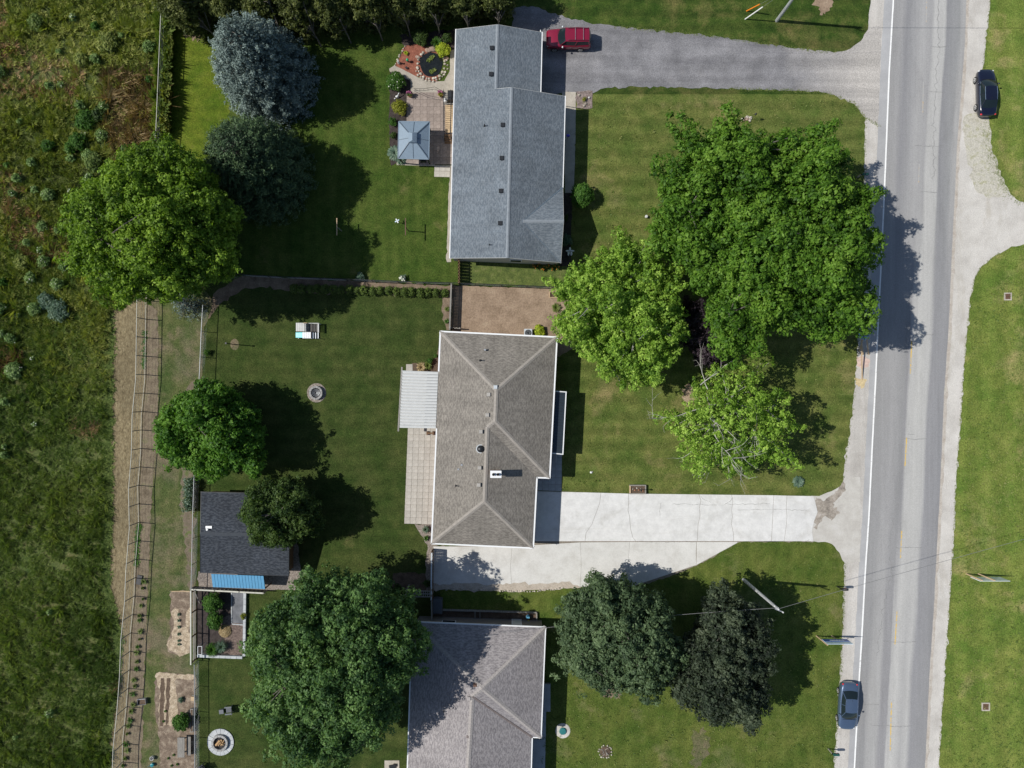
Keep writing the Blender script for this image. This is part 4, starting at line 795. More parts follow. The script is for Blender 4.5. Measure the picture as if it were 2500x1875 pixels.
roof_pipe(1084, 1735, 4.0, RS); roof_vent(1142, 1799, 4.85, RS, .26, M_valley, .1)
p = P(1190, 1551, 3.3); m = MB(); m.tube([(p.x-.25, p.y, 3.3), (p.x-.22, p.y+.05, 3.9), (p.x+.35, p.y+.12, 4.0)], .03, 6); m.build('service_mast', M_steel, HS, world=True)
m = MB(); q = P(1341, 1700, 0); m.box(q.x-.35, q.y, 0, .9, 2.8, .35); m.build('porch', M_slab_grey, HS, world=True)
# --- shed
SHD = thing('shed', P(597, 1305), 'garden shed with near-black shingle gable roof left of the dark bushy tree', 'shed')
ze, zr = 2.3, 3.2; a, b, c, d = P(491, 1201, ze), P(707, 1206, ze), P(705, 1406, ze), P(489, 1398, ze); ra, rb = P(489, 1303, zr), P(706, 1308, zr)
RD = roof_mesh('roof', [[a, b, rb, ra], [ra, rb, c, d]], M_roof_navy, SHD); caps([(ra, rb)], flat('cap_dark_slate', (.05, .058, .07), .9), RD, .16)
edge_trim('fascia', [(a, b), (b, rb), (rb, c), (c, d), (d, ra), (ra, a)], M_dark, SHD, .05, .14, -.06)
wp = walls([(499, 1210), (698, 1214), (696, 1398), (498, 1391)], ze, 2.2, M_wood, SHD)
for u, v_ in (((499, 1210), (498, 1391)), ((698, 1214), (696, 1398))):
    A, B = P(*u, 2.2), P(*v_, 2.2); Cc = (A+B)/2; Cc.z = 3.05; m = MB(); vv = [A, B, Cc]; m.add(vv+[p+Vector((.1, 0, 0)) for p in vv], [(0, 1, 2), (5, 4, 3), (0, 3, 4, 1), (1, 4, 5, 2), (2, 5, 3, 0)]); m.build('gable', M_wood, SHD, world=True)
opening(wp[1], wp[2], .5, 1.6, 2, .05, SHD, (1, 0, 0), 'door', True); opening(wp[2], wp[3], .25, 1, .8, 1.1, SHD, (0, -1, 0))
p = P(510, 1287, 3.1); m = MB(); m.box(p.x, p.y, 2.95, .62, .25, .2); m.tube([(p.x-.1, p.y-.2, 2.95), (p.x-.1, p.y-.2, 3.35)], .1, 8); m.build('roof_vent', M_white, RD, world=True)
aw = [P(516, 1401, 2.2), P(644, 1406, 2.2), P(648, 1438, 1.75), P(520, 1433, 1.75)]; n = 17
AW = thing('metal_awning', (aw[0].x, aw[0].y, 0), 'bright blue ribbed metal awning on the south side of the shed', 'awning')
for i in range(n):
    q = [aw[0].lerp(aw[1], i/n), aw[0].lerp(aw[1], (i+.9)/n), aw[3].lerp(aw[2], (i+.9)/n), aw[3].lerp(aw[2], i/n)]; z = Vector((0, 0, .035))
    m = MB(); m.add([p+z for p in q]+[p-z for p in q], [(3, 2, 1, 0), (4, 5, 6, 7), (0, 1, 5, 4), (1, 2, 6, 5), (2, 3, 7, 6), (3, 0, 4, 7)]); m.build('metal_panel', M_blue_metal, AW, world=True)
m = MB(); m.add([p-Vector((0, 0, .045)) for p in aw], [(3, 2, 1, 0)]); m.build('backing_sheet', M_dark, AW, world=True)
for q in (aw[2], aw[3]):
    m = MB(); m.box(q.x, q.y+.1, 0, .09, .09, 1.68); m.build('post', M_wood, AW, world=True)
# --- gazebo
ge = [P(973.5, 296.5, 2.15), P(1049, 297.6, 2.15), P(1047, 389, 2.15), P(971.5, 387, 2.15)]; gc = (ge[0]+ge[2])/2
GZ = thing('gazebo', (gc.x, gc.y, 0), 'square slate-blue metal roofed gazebo standing on the paver patio', 'gazebo')
up = Vector((0, 0, .85)); core = [gc+(q-gc)*.2+up*.82 for q in ge]
for i in range(4):
    A, B, Cc, D = ge[i], ge[(i+1) % 4], core[(i+1) % 4], core[i]
    for j in range(2):
        q = [A.lerp(B, j/2), A.lerp(B, (j+1)/2), D.lerp(Cc, (j+1)/2), D.lerp(Cc, j/2)]; m = MB(); m.add(q+[p-Vector((0, 0, .04)) for p in q], [(3, 2, 1, 0), (4, 5, 6, 7), (0, 1, 5, 4), (1, 2, 6, 5), (2, 3, 7, 6), (3, 0, 4, 7)]); m.build('roof_panel', M_gaz, GZ, world=True)
    m = MB(); m.bar(A+Vector((0, 0, .03)), D+Vector((0, 0, .03)), .06, .05); m.build('roof_rib', M_gaz_rib, GZ, world=True)
    m = MB(); m.bar(A.lerp(B, .5)+Vector((0, 0, .02)), D.lerp(Cc, .5)+Vector((0, 0, .02)), .035, .03); m.build('roof_rib', M_gaz_rib, GZ, world=True)
    m = MB(); m.bar(A, B, .07, .1); m.build('eave_trim', M_gaz, GZ, world=True)
    q = gc+(A-gc)*.9; m = MB(); m.box(q.x, q.y, .03, .12, .12, 2.1); m.build('post', M_dark, GZ, world=True)
tc = [gc+(q-gc)*.27+up*.98 for q in ge]; tp = [gc+up*1.3+Vector((0, .35, 0)), gc+up*1.3-Vector((0, .35, 0))]
m = MB(); m.add(tc+tp, [(0, 4, 1), (1, 4, 5, 2), (2, 5, 3), (3, 5, 4, 0), (0, 1, 2, 3)]); m.build('roof_cap', M_gaz, GZ, world=True)
# ---------------------------------------------------------------- fences
def fence_pts(pts, step):
    w_ = [P(x, y) for x, y in pts]; out = [w_[0]]; carry = 0
    for a, b in zip(w_, w_[1:]):
        L = (b-a).length; t = step-carry
        while t <= L: out.append(a+(b-a)*(t/L)); t += step
        carry = L-(t-step)
    return out
def rail_fence(name, label, pts, h, step, post_mat, rail_mat, rr=.03, wires=(), post_r=.035, mesh=0, base_rail=None, solid=False):
    o0 = P(*pts[0]); root = thing(name, o0, label, 'fence'); ps = fence_pts(pts, step)
    w_ = [P(x, y)-o0 for x, y in pts]
    m = MB(); m.lathe(0, 0, [(post_r, -.1), (post_r, h), (post_r*.4, h+.04)], 6); pm = m.build('post', post_mat, root); pm.location = ps[0]-o0
    for q in ps[1:]: c_ = pm.copy(); COL.objects.link(c_); c_.location = q-o0
    m = MB(); m.tube([p+Vector((0, 0, h)) for p in w_], rr, 6); m.build('top_rail', rail_mat, root)
    for z in wires: m = MB(); m.tube([p+Vector((0, 0, z)) for p in w_], .008, 4); m.build('fence_wire', M_galv, root)
    if base_rail: m = MB(); m.tube([p+Vector((0, 0, .12)) for p in w_], .03, 6); m.build('bottom_rail', base_rail, root)
    if mesh:
        m = MB()
        for a, b in zip(w_, w_[1:]):
            L = (b-a).length; d_ = (b-a)/L; n = int(L/mesh)
            for i in range(n):
                s0 = a+d_*i*mesh
                for sg in (1, -1):
                    e0 = s0+d_*(h*.9 if sg > 0 else 0); e1 = s0+d_*(0 if sg > 0 else h*.9); e0, e1 = Vector(e0), Vector(e1)
                    if (e0-a).length > L or (e1-a).length > L: continue
                    e0.z = .05; e1.z = h-.02; m.tube([e0, e1], .007, 3)
        q = m.build('chain_link', M_galv, root); q['kind'] = 'stuff'
    return root
rail_fence('deer_fence', 'long pale-railed wire fence along the edge of the meadow and mown strip', [(424, -120), (417, 0), (403, 335), (380, 560), (358, 734), (355, 926), (346.6, 1013), (344.8, 1103.5), (338, 1190), (340, 1280), (331.6, 1382), (328.6, 1457), (319.5, 1547.6), (316.5, 1634), (310, 1721), (301, 1807.6), (297, 1960)], 1.85, 1.88, M_wood_old, M_pale_rail, .04, (.4, .8, 1.2, 1.5), .045, 0, M_pale_rail)
rail_fence('chain_link_fence', 'chain-link fence along the west side of the middle back lawn behind the shed', [(508, 748), (505, 800), (500, 915), (492, 1060), (487, 1165), (484, 1250), (480, 1432)], 1.25, 2.6, M_galv, M_galv, .035, (), .035, .16)
rail_fence('chain_link_fence', 'chain-link fence between the garden beds and the lawn with the large stone fire pit', [(486, 1612), (487, 1740), (487, 1960)], 1.1, 2.6, M_galv, M_galv, .035, (), .035, .16)
rail_fence('chain_link_fence', 'chain-link fence behind the row of small cedars, running on past the bare soil plot', [(540, 690), (592, 674), (700, 680), (860, 686), (1010, 692), (1120, 695), (1250, 700), (1370, 705), (1470, 712)], 1.2, 2.6, M_dark, M_dark, .035, (), .04, .2)
def board_fence(name, label, p0, p1, h, mat, bw=.14, cap=None, stag=.05, rails=True):
    a, b = P(*p0), P(*p1); root = thing(name, a, label, 'fence'); L = (b-a).length; d_ = (b-a)/L; s = Vector((-d_.y, d_.x, 0)); n = int(L/bw)
    m = MB(); m.box(0, 0, 0, bw*.92, .025, h, math.atan2(d_.y, d_.x)); pm = m.build('board', mat, root)
    for i in range(n):
        o = pm if i == 0 else pm.copy()
        if i: COL.objects.link(o)
        o.location = d_*(i+.5)*bw+s*(stag if i % 2 else -stag)+Vector((0, 0, R.uniform(-.01, .01)))
    for z in (.25, h-.2):
        m = MB(); m.bar(Vector((0, 0, z)), d_*L+Vector((0, 0, z)), .06, .08); m.build('rail', mat, root)
    m = MB(); m.box(0, 0, 0, .12, .12, h+.05, math.atan2(d_.y, d_.x)); pp = m.build('post', mat, root); k = max(1, int(L/2.4))
    for i in range(1, k+1): o = pp.copy(); COL.objects.link(o); o.location = d_*L*i/k
    if cap: m = MB(); m.bar(Vector((0, 0, h+.03)), d_*L+Vector((0, 0, h+.03)), .14, .04); m.build('cap_rail', cap, root)
    return root
board_fence('board_fence', 'brown staggered board fence from the blue-grey house to the chain-link fence', (1122, 636), (1122, 694), 1.35, M_wood, .16, None, .07)
board_fence('board_fence', 'weathered board fence with grey cap rail between the back lawn and bare soil plot', (1104, 697), (1100, 806), 1.1, M_wood_old, .15, M_wood_old, .03)
board_fence('board_fence', 'tall white-capped board fence at the west edge of the parking pad', (1058, 1340), (1057, 1455), 1.5, M_wood, .15, M_alu, .03)
board_fence('board_fence', 'dark board fence with white cap between the garden bed and the shaded side yard', (1057, 1457), (1058, 1520), 1.2, M_wood, .15, M_wood_old, .03)
board_fence('picket_fence', 'picket fence with pale cap rail in front of the blue awning', (476, 1432), (652, 1441), 1.0, M_wood_old, .2, M_pale_rail, .03)
board_fence('low_gate', 'small grey slat gate beside the corner of the taupe roofed house', (1104, 802), (1124, 803), .9, M_wood_old, .14)
# garden frame fence left of fenced bed
GF = thing('trellis_fence', P(481, 1436), 'open timber rail frame along the west side of the fenced mulch bed', 'fence')
for y in (1437, 1487, 1545, 1606):
    q = P(481, y); m = MB(); m.box(q.x, q.y, 0, .1, .1, 1.35); m.build('post', M_wood, GF, world=True)
for z, xx, w_ in ((1.4, 481, .12), (.7, 480, .08), (.15, 478, .1)): m = MB(); m.bar(P(xx, 1432)*1+Vector((0, 0, z)), P(xx, 1610)+Vector((0, 0, z)), w_, .07); m.build('rail', M_pale_rail if z > 1 else M_wood_old, GF, world=True)
m = MB(); m.bar(P(486, 1440)+Vector((0, 0, .9)), P(488, 1472)+Vector((0, 0, .05)), .07, .07); m.build('brace', M_wood_old, GF, world=True)
# block border round the fenced bed
BB = thing('block_border', P(600, 1444), 'pale concrete block border around the fenced mulch bed', 'garden border')
bm_ = None
def block_run(p0, p1, w_, h, mat, parent, bl=.6, name='block', z=0):
    a, b = P(*p0), P(*p1); L = (b-a).length; d_ = (b-a)/L; n = max(1, int(L/bl+.5)); k = L/n; L0 = root_of(parent).location; m = MB(); m.box(0, 0, z, k-.02, w_, h); pm = m.build(name, mat, parent)
    for i in range(n):
        o = pm if i == 0 else pm.copy()
        if i: COL.objects.link(o)
        q = a+d_*(i+.5)*k; o.location = (q.x-L0.x, q.y-L0.y, R.uniform(-.01, .01)); o.rotation_euler = (0, 0, math.atan2(d_.y, d_.x)+R.gauss(0, .01))
block_run((600, 1446), (598, 1600), .26, .3, M_block_pale, BB); block_run((594, 1603), (484, 1599), .26, .3, M_block_pale, BB)
SL = thing('bed_walkway', P(565, 1444), 'dark narrow walkway with whitish edging inside the fenced mulch bed', 'walkway')
m = MB(); m.prism([(p.x, p.y) for p in G([(566, 1446), (594, 1446), (594, 1522), (567, 1520)])], 0, .06); m.build('paving', surf('dark_paving', [(.3, (.10, .105, .115)), (.7, (.19, .195, .21))], 1.2, (10, .15), bmp=.3), SL, world=True)
block_run((566, 1446), (566, 1521), .09, .09, M_block_pale, SL, .35, 'edging_stone'); block_run((567, 1523), (594, 1525), .1, .09, M_block_pale, SL, .35, 'edging_stone'); block_run((595.5, 1446), (595.5, 1496), .07, .09, M_block_pale, SL, .35, 'edging_stone')
m = MB(); pts = [P(483, 1578, 1), P(493, 1578, 1), P(493, 1598, 1), P(483, 1598, 1)]
FR = thing('plant_cage', P(488, 1588), 'small square white metal plant frame in the corner of the fenced mulch bed', 'plant frame')
for i in range(4): m = MB(); m.bar(pts[i], pts[(i+1) % 4], .04, .04); m.build('rail', M_white, FR, world=True); m = MB(); m.box(pts[i].x, pts[i].y, 0, .03, .03, 1); m.build('leg', M_white, FR, world=True)
# slatted arbor, bin, side beds
AR = thing('arbor', P(1020, 1449), 'grey slatted arbor beams left of the tall white-capped fence', 'arbor')
A, B, Cc, D = P(992, 1442, 2.1), P(1052, 1443, 2.1), P(1052, 1457, 2.1), P(988, 1457, 2.1)
for u, v_ in ((A, B), (D, Cc), (A.lerp(D, .5), B.lerp(Cc, .5))): m = MB(); m.bar(u, v_, .07, .1); m.build('beam', M_wood_old, AR, world=True)
for i in range(12): t = (i+.5)/12; m = MB(); m.bar(A.lerp(B, t)+Vector((0, 0, .08)), D.lerp(Cc, t)+Vector((0, 0, .08)), .05, .06); m.build('slat', M_wood_old, AR, world=True)
for q in (A, B, Cc, D): m = MB(); m.box(q.x, q.y, 0, .1, .1, 2.05); m.build('post', M_wood_old, AR, world=True)
CB = thing('open_gate', P(1060, 1457), 'dark open wooden gate leaf beside the shaded side yard', 'gate')
A, B = P(1060, 1457), P(1060, 1490)
for i in range(9): q = P(1061+i*2.4, 1455+abs(i-3)*.4); m = MB(); m.box(q.x, q.y-.75, .02, .09, 1.45, .9); m.build('board', flat('gate_grey', (.10, .11, .125), .8), CB, world=True)
PB = thing('raised_bed', P(1186, 1503), 'long shaded raised garden bed against the north wall of the mauve-grey roofed house', 'garden bed')
block_run((1062, 1487), (1310, 1494), .12, .3, M_wood_old, PB, 1.8, 'edge_board'); block_run((1310, 1494), (1310, 1518), .12, .3, M_wood_old, PB, 1.8, 'edge_board')
m = MB(); m.prism([(p.x, p.y) for p in G([(1062, 1511), (1300, 1518), (1300, 1526), (1062, 1520)])], 0, .12); m.build('concrete_strip', M_conc_old, PB, world=True)
for x in (1160, 1172): m = MB(); q = P(x, 1500); m.box(q.x, q.y, 0, .08, 1.0, .3); m.build('divider_board', M_wood_old, PB, world=True)
# ---------------------------------------------------------------- trees
f_ = lambda pts: [(a*1.1302, b*1.1302) for a, b in pts]
broad_tree('huge bright green leafy tree overhanging the road beside the front lawn', f_([(1540, 226), (1590, 240), (1618, 292), (1660, 296), (1700, 278), (1770, 285), (1800, 300), (1842, 330), (1835, 375), (1880, 400), (1912, 470), (1898, 530), (1905, 580), (1885, 640), (1872, 690), (1850, 745), (1790, 750), (1720, 735), (1690, 728), (1640, 770), (1600, 788), (1550, 780), (1520, 740), (1545, 700), (1500, 650), (1490, 600), (1440, 560), (1378, 535), (1372, 500), (1405, 470), (1425, 400), (1408, 340), (1450, 335), (1440, 268), (1500, 280)]), (1800, 585), 8.3, 14.0, 4.0, F_hick, 11, 1.1, .26, 28, .38, .35, r0=.5, gap=1.1, bough=2.9, p=2.0, up=.35, edge=.95, ragged=.05, deep=1.2)
broad_tree('broad deep green leafy tree beside the mauve-grey roofed house', f_([(640, 1248), (700, 1228), (760, 1222), (832, 1224), (838, 1262), (862, 1290), (930, 1335), (946, 1370), (915, 1402), (905, 1452), (872, 1460), (888, 1500), (850, 1562), (820, 1592), (790, 1628), (745, 1652), (700, 1655), (650, 1622), (602, 1612), (560, 1560), (552, 1500), (556, 1440), (562, 1400), (545, 1370), (550, 1320), (600, 1280)]), (860, 1560), 7.5, 14.0, 3.0, F_bigleaf, 12, 1.05, .24, 28, .36, .4, r0=.45, bough=2.5, p=2.0, up=.35, edge=.72)
broad_tree('big yellow-green leafy tree at the meadow edge over the wire fence', f_([(310, 296), (370, 298), (430, 330), (472, 345), (475, 400), (520, 450), (522, 560), (500, 600), (440, 640), (382, 662), (330, 658), (272, 676), (232, 650), (190, 610), (162, 560), (150, 510), (166, 450), (190, 402), (228, 382), (280, 342)]), (530, 640), 9.0, 15.0, 3.0, F_lime, 13, 1.0, .23, 30, .34, .4, r0=.42, bough=2.3, p=2.0, edge=1.0, ragged=.045)
broad_tree('rounded green maple beside the chain-link fence, north of the shed', f_([(428, 812), (472, 815), (500, 830), (540, 868), (566, 910), (582, 965), (562, 1012), (520, 1022), (470, 1036), (430, 1032), (380, 1006), (350, 986), (332, 950), (336, 922), (350, 880), (388, 860), (420, 840)]), (545, 1030), 3.9, 7.4, 1.2, F_maple, 14, .95, .25, 32, .36, .4, r0=.25, bough=2.2, edge=.75)
broad_tree('dark bushy tree leaning over the east end of the dark shed roof', f_([(536, 1052), (600, 1026), (662, 1042), (706, 1108), (700, 1142), (652, 1172), (600, 1180), (552, 1168), (522, 1118)]), (725, 1255), 3.2, 7.2, .8, F_darkshrub, 15, .65, .2, 40, .32, .4, r0=.16, p=1.7, bough=1.5)
broad_tree('pale green open-crowned tree with bare twigs beside the bare soil plot', f_([(1290, 518), (1370, 505), (1440, 548), (1482, 582), (1462, 620), (1492, 680), (1470, 712), (1492, 752), (1460, 790), (1440, 822), (1345, 858), (1318, 830), (1290, 800), (1240, 762), (1195, 738), (1190, 690), (1222, 650), (1178, 610), (1240, 570)]), (1500, 770), 5.8, 9.6, 3.0, F_lightmaple, 16, .62, .21, 36, .28, .35, M_bark_pale, .42, .2, 1.3, twig_r=.03, edge=1.0, bough=1.7, deep=2.1, ragged=.06, up=.5)
T9, cen9, rad9 = broad_tree('sparse pale green tree with many bare grey branches in the front lawn', f_([(1500, 832), (1560, 790), (1600, 798), (1650, 788), (1690, 850), (1700, 900), (1728, 922), (1702, 960), (1692, 1002), (1652, 1000), (1620, 1034), (1560, 1012), (1520, 1024), (1480, 1010), (1470, 960), (1440, 935), (1412, 925), (1470, 882)]), (1765, 985), 5.4, 8.6, 2.6, F_lightmaple, 17, .55, .2, 28, .28, .12, M_bark_pale, .4, .2, 1.6, twig_r=.03, edge=.6, bough=1.6, deep=1.5, ragged=.15, up=.5)
def twigs(m, a, d, L, r, lvl, rng):
    a = Vector(a); pts = [a]; p = a; k = max(2, int(L/.5)); dd = Vector(d).normalized()
    for i in range(k):
        dd = (dd+Vector(rng.normal(0, .16, 3).tolist())).normalized(); p = p+dd*L/k; pts.append(p)
        if lvl and i: twigs(m, p, dd+Vector(rng.normal(0, .7, 3).tolist()), L*rng.uniform(.3, .55), r*.55, lvl-1, rng)
    m.tube(pts, r, 4, r*.35)
rng = np.random.default_rng(5)
for (x0, y0, z0, x1, y1, z1, r) in ((1730, 1016, 6.8, 1800, 1062, 7.0, .09), (1742, 1055, 6.6, 1795, 1155, 6.2, .09), (1735, 1010, 6.5, 1830, 1120, 6.4, .07), (1700, 1000, 6.3, 1598, 1045, 5.6, .07), (1728, 950, 6.8, 1712, 870, 6.2, .08), (1710, 940, 6.5, 1765, 888, 7, .10), (1690, 1100, 5.5, 1665, 1140, 5.0, .05), (1740, 1090, 6, 1725, 1165, 5.2, .06), (1780, 1110, 6.4, 1768, 1165, 5.4, .06)):
    a, b = P(x0, y0, z0), P(x1, y1, z1); m = MB(); twigs(m, a, b-a, (b-a).length, r*.6, 2, rng); m.build('bare_branch', M_bark_pale, T9, world=True)
broad_tree('purple-leaved plum tree half hidden between the pale tree and the huge green tree', f_([(1470, 650), (1500, 640), (1545, 690), (1560, 740), (1560, 790), (1520, 800), (1500, 760), (1470, 720)]), (1690, 820), 3.6, 5.2, 1.0, F_plum, 18, .6, .17, 60, .26, .3, r0=.12, split_z=.2, bough=1.2)
broad_tree('dense dusky green maple south of the concrete drive', f_([(1260, 1243), (1330, 1248), (1380, 1258), (1440, 1300), (1452, 1360), (1482, 1400), (1452, 1452), (1430, 1482), (1370, 1484), (1320, 1470), (1262, 1484), (1220, 1432), (1200, 1380), (1205, 1330), (1228, 1290)]), (1490, 1510), 5.2, 10.2, 1.8, F_norway, 19, .95, .23, 34, .34, .4, r0=.35, bough=2.1, edge=.72)
broad_tree('dark bronze-leaved tree with a jagged crown next to the utility pole', f_([(1538, 1292), (1582, 1248), (1622, 1290), (1652, 1352), (1657, 1420), (1642, 1480), (1642, 1542), (1580, 1562), (1522, 1542), (1460, 1502), (1425, 1480), (1470, 1440), (1488, 1382), (1520, 1340)]), (1700, 1545), 5.2, 10.0, 1.8, F_crimson, 20, .9, .24, 36, .34, .4, r0=.3, bough=2.1, edge=.75, ragged=.12)
conifer('large silvery blue spruce standing near the top left of the yards', 668, 206, 11.2, 4.8, F_spruce, 21, .17, shape=1.38, dens=1.15, droop=.18)
conifer('dark green spruce below the large silvery blue one', 655, 432, 10.5, 5.0, F_spruce_dk, 22, .17, shape=1.42, dens=1.15, droop=.18)
conifer('small bluish spruce half under the big yellow-green tree', 468, 745, 2.6, 1.6, F_spruce, 23, .13, shape=1.3)
for i, (x, y, r) in enumerate(((455, 5, 52), (560, -12, 58), (650, 15, 45), (735, 22, 44), (815, 12, 50), (900, 6, 42), (975, -8, 44), (1055, -8, 42), (1135, -6, 42), (1215, -14, 42), (700, -45, 50), (860, -45, 50), (1010, -40, 50), (1160, -50, 50))):
    q = random.Random(i); pts = [(x+r*(1+.35*q.random())*math.cos(t), y+r*(1+.35*q.random())*math.sin(t)) for t in [k*2*math.pi/12 for k in range(12)]]
    side = ['westernmost of the olive green hedgerow trees, above the fenceside grass', 'olive hedgerow tree directly north-west of the blue spruce', 'olive hedgerow tree just north of the blue spruce', 'olive hedgerow tree just right of the blue spruce', 'fifth olive hedgerow tree from the west, over the garden lawn', 'olive hedgerow tree casting its shade on the garden lawn', 'olive hedgerow tree above the red mulch bed', 'olive hedgerow tree above the shady bed by the pond', 'olive hedgerow tree left of the ridge of the blue-grey roof', 'easternmost olive hedgerow tree, north of the garage roof', 'olive tree in the back line of the hedgerow, above the blue spruce', 'second tree in the back line of the hedgerow', 'third tree in the back line of the hedgerow', 'last tree in the back line of the hedgerow, nearest the gravel drive'][i]
    broad_tree(side, pts, (x+.12*(1250-x)*.8, y+.1*(937-y)), 3.0, 6.4+q.random()*1.2, .15, F_olive, 40+i, .8, .2, 38, .3, .35, skirt=.92, bough=1.7, deep=.8, group='olive green trees of the northern hedgerow', name='hedgerow_tree', r0=.08)
# young cedars
CW = ['westernmost', 'second', 'third', 'fourth', 'fifth', 'sixth', 'seventh', 'eighth', 'ninth', 'tenth', 'eleventh', 'twelfth', 'thirteenth', 'fourteenth', 'fifteenth', 'sixteenth', 'seventeenth', 'eighteenth', 'nineteenth', 'easternmost']
protos = []
for s in range(4):
    rng = np.random.default_rng(70+s); cen = [(rng.normal(0, .04), rng.normal(0, .04), .15+.15*i) for i in range(6)]; rr = [.33, .36, .34, .3, .24, .15]
    C, Nn, V = clumps(rng, np.array(cen), np.array(rr), 330, .09, .35, .2, (.8, 1.1), .8); root = thing('young_cedar', P(721+s*19.2, 705), '', 'cedar', 'row of small clipped cedars by the chain-link fence'); C[:, 2] = np.maximum(C[:, 2], .02)
    leaf_mesh('foliage', C, Nn, .085, F_cedar, root, V, .5, rng); m = MB(); m.tube([(0, 0, 0), (0, 0, .6)], .03, 5); m.build('stem', M_bark, root); protos.append((root, list(root.children)))
bpy.context.view_layer.update()
for i in range(20):
    x = 722+i*19.15; y = 706+i*.62; base, kids = protos[i % 4]
    o = base if i < 4 else copy_thing(base, kids, (0, 0, 0)); o.location = P(x+R.uniform(-1.2, 1.2), y+R.uniform(-1.5, 1.5)); o.rotation_euler = (0, 0, R.uniform(0, 6.28)); s = R.uniform(1.1, 1.3); o.scale = (s*1.06, s*1.1, s*R.uniform(.9, 1.15))
    o['label'] = (CW[i]+(' cedar' if i in (0, 19) else ' cedar from the west')+' in the row of small clipped cedars')
def ordn(i): return ['first', 'second', 'third', 'fourth', 'fifth', 'sixth', 'seventh', 'eighth', 'ninth', 'tenth', 'eleventh', 'twelfth', 'thirteenth', 'fourteenth', 'fifteenth', 'sixteenth', 'seventeenth', 'eighteenth', 'nineteenth', 'twentieth', 'twenty-first', 'twenty-second', 'twenty-third', 'twenty-fourth'][i]
# ---------------------------------------------------------------- shrubs and plants
shrub('round bright green shrub in the front lawn beside the blue-grey roofed house', 1419, 483, 29, 2.1, F_green, 101, .13, per=160, sub=.16)
shrub('chartreuse shrub at the top right of the pond', 1083, 128, 18, .9, F_chart, 102, .13)
shrub('large rounded green bush with white flowers left of the pond walk', 968, 205, 24, 1.2, F_green, 103, .1, extra=(F_white, 40, .11))
shrub('round golden shrub in the black mulch above the gazebo', 977, 266, 20, .9, F_gold, 104, .09)
shrub('small green bush at the north-west corner of the gazebo', 960, 302, 12, .7, F_green, 105, .09)
shrub('small dark green bush along the west side of the gazebo', 962, 333, 10, .6, F_darkshrub, 106, .09)
blades('blue-green hosta at the south-west corner of the gazebo', 965, 375, 20, .35, F_hosta, 107, 240, .13, 'hosta')
blades('blue-green hosta spreading under the gazebo edge', 979, 393, 13, .3, F_hosta, 108, 110, .12, 'hosta')
shrub('large dark shrub in the shady bed left of the ornamental grass', 1027, 96, 22, 1.1, F_darkshrub, 109, .1)
blades('arching dark ornamental grass north of the pond', 1068, 108, 17, .7, F_green, 110, 220, .035)
shrub('dark green shrub beside the north-west corner of the blue-grey roof', 1093, 98, 14, .9, F_darkshrub, 111, .09)
shrub('low reddish shrub in the shady bed beneath the hedgerow', 1078, 86, 11, .5, F_plum, 112, .09)
blades('yellow-green grass tuft in the red mulch', 992, 131, 7, .3, F_chart, 113, 60, .05)
shrub('tiny dark shrub in the shaded foundation bed, upper of two', 1380, 533, 9, .5, F_darkshrub, 114, .08); shrub('dark round shrub in the shaded foundation bed by the white ornament', 1383, 588, 15, .8, F_hosta, 115, .1)
shrub('tiny green shrub in the entry rock bed', 1426, 244, 6, .4, F_gold, 116, .07)
shrub('yellow-green leafy plant beside the air conditioner', 1316, 809, 15, .5, F_chart, 117, .2, cat='plant', name='leafy_plant')
shrub('small round shrub along the chain-link fence, west end of the middle lawn', 509, 861, 9, .6, F_green, 118, .08)
shrub('grey-green shrub against the chain-link fence north of the cedars', 881, 678, 12, .6, F_hosta, 119, .1); shrub('white-flowered shrub against the chain-link fence north of the cedars', 985, 680, 10, .5, F_hosta, 120, .1, extra=(F_white, 60, .12))
blades('pale spiky yucca-like grass beside the patio cover', 1030, 897, 15, .5, F_straw, 121, 110, .05); blades('spiky ornamental grass closer to the taupe roofed house', 1046, 893, 13, .5, F_tuft, 122, 100, .05)
shrub('small green shrub between the spiky grass and the house wall', 1052, 881, 9, .6, F_green, 123, .08); shrub('very small green shrub touching the west wall of the taupe roofed house', 1065, 869, 6, .4, F_green, 124, .07)
blades('iris clump at the south-west corner of the taupe roofed house', 1041, 1291, 11, .6, F_hosta, 125, 80, .06, 'iris_clump'); blades('green perennial clump below the iris at the house corner', 1041, 1313, 8, .4, F_green, 126, 70, .05, 'perennial_clump')
shrub('dark green shrub against the white-capped board fence', 1045, 1420, 11, .9, F_darkshrub, 127, .1); shrub('shaded shrub north-west of the arbor', 973, 1435, 14, .8, F_darkshrub, 128, .1)
shrub('tall leafy green bush filling the middle of the fenced mulch bed', 528, 1465, 24, 1.7, F_green, 129, .14, sy=1.2, per=150, sub=.16); shrub('leafy green bush joined below the tall one in the fenced mulch bed', 532, 1510, 20, 1.3, F_green, 130, .14, sy=1.2, per=150, sub=.16)
blades('feathery dark green fern-like clump in the fenced mulch bed', 522, 1583, 20, .9, F_green, 131, 420, .03, 'asparagus_clump'); blades('feathery grey-green clump beside the dark fern-like one', 545, 1575, 18, .9, F_hosta, 132, 300, .025, 'asparagus_clump')
shrub('narrow yellow-green plant on the east block border of the mulch bed', 597, 1502, 9, .5, F_gold, 133, .08, sy=1.3)
shrub('round green bush beside the grey planter board', 450, 1755, 22, 1.3, F_green, 134, .13, per=140); shrub('low bluish plant in the vegetable bed', 444, 1706, 8, .3, F_hosta, 135, .09, cat='plant', name='leafy_plant')
blades('hosta growing alone at the north-east end of the concrete drive', 1948, 1176, 16, .35, F_hosta, 136, 240, .11, 'hosta')
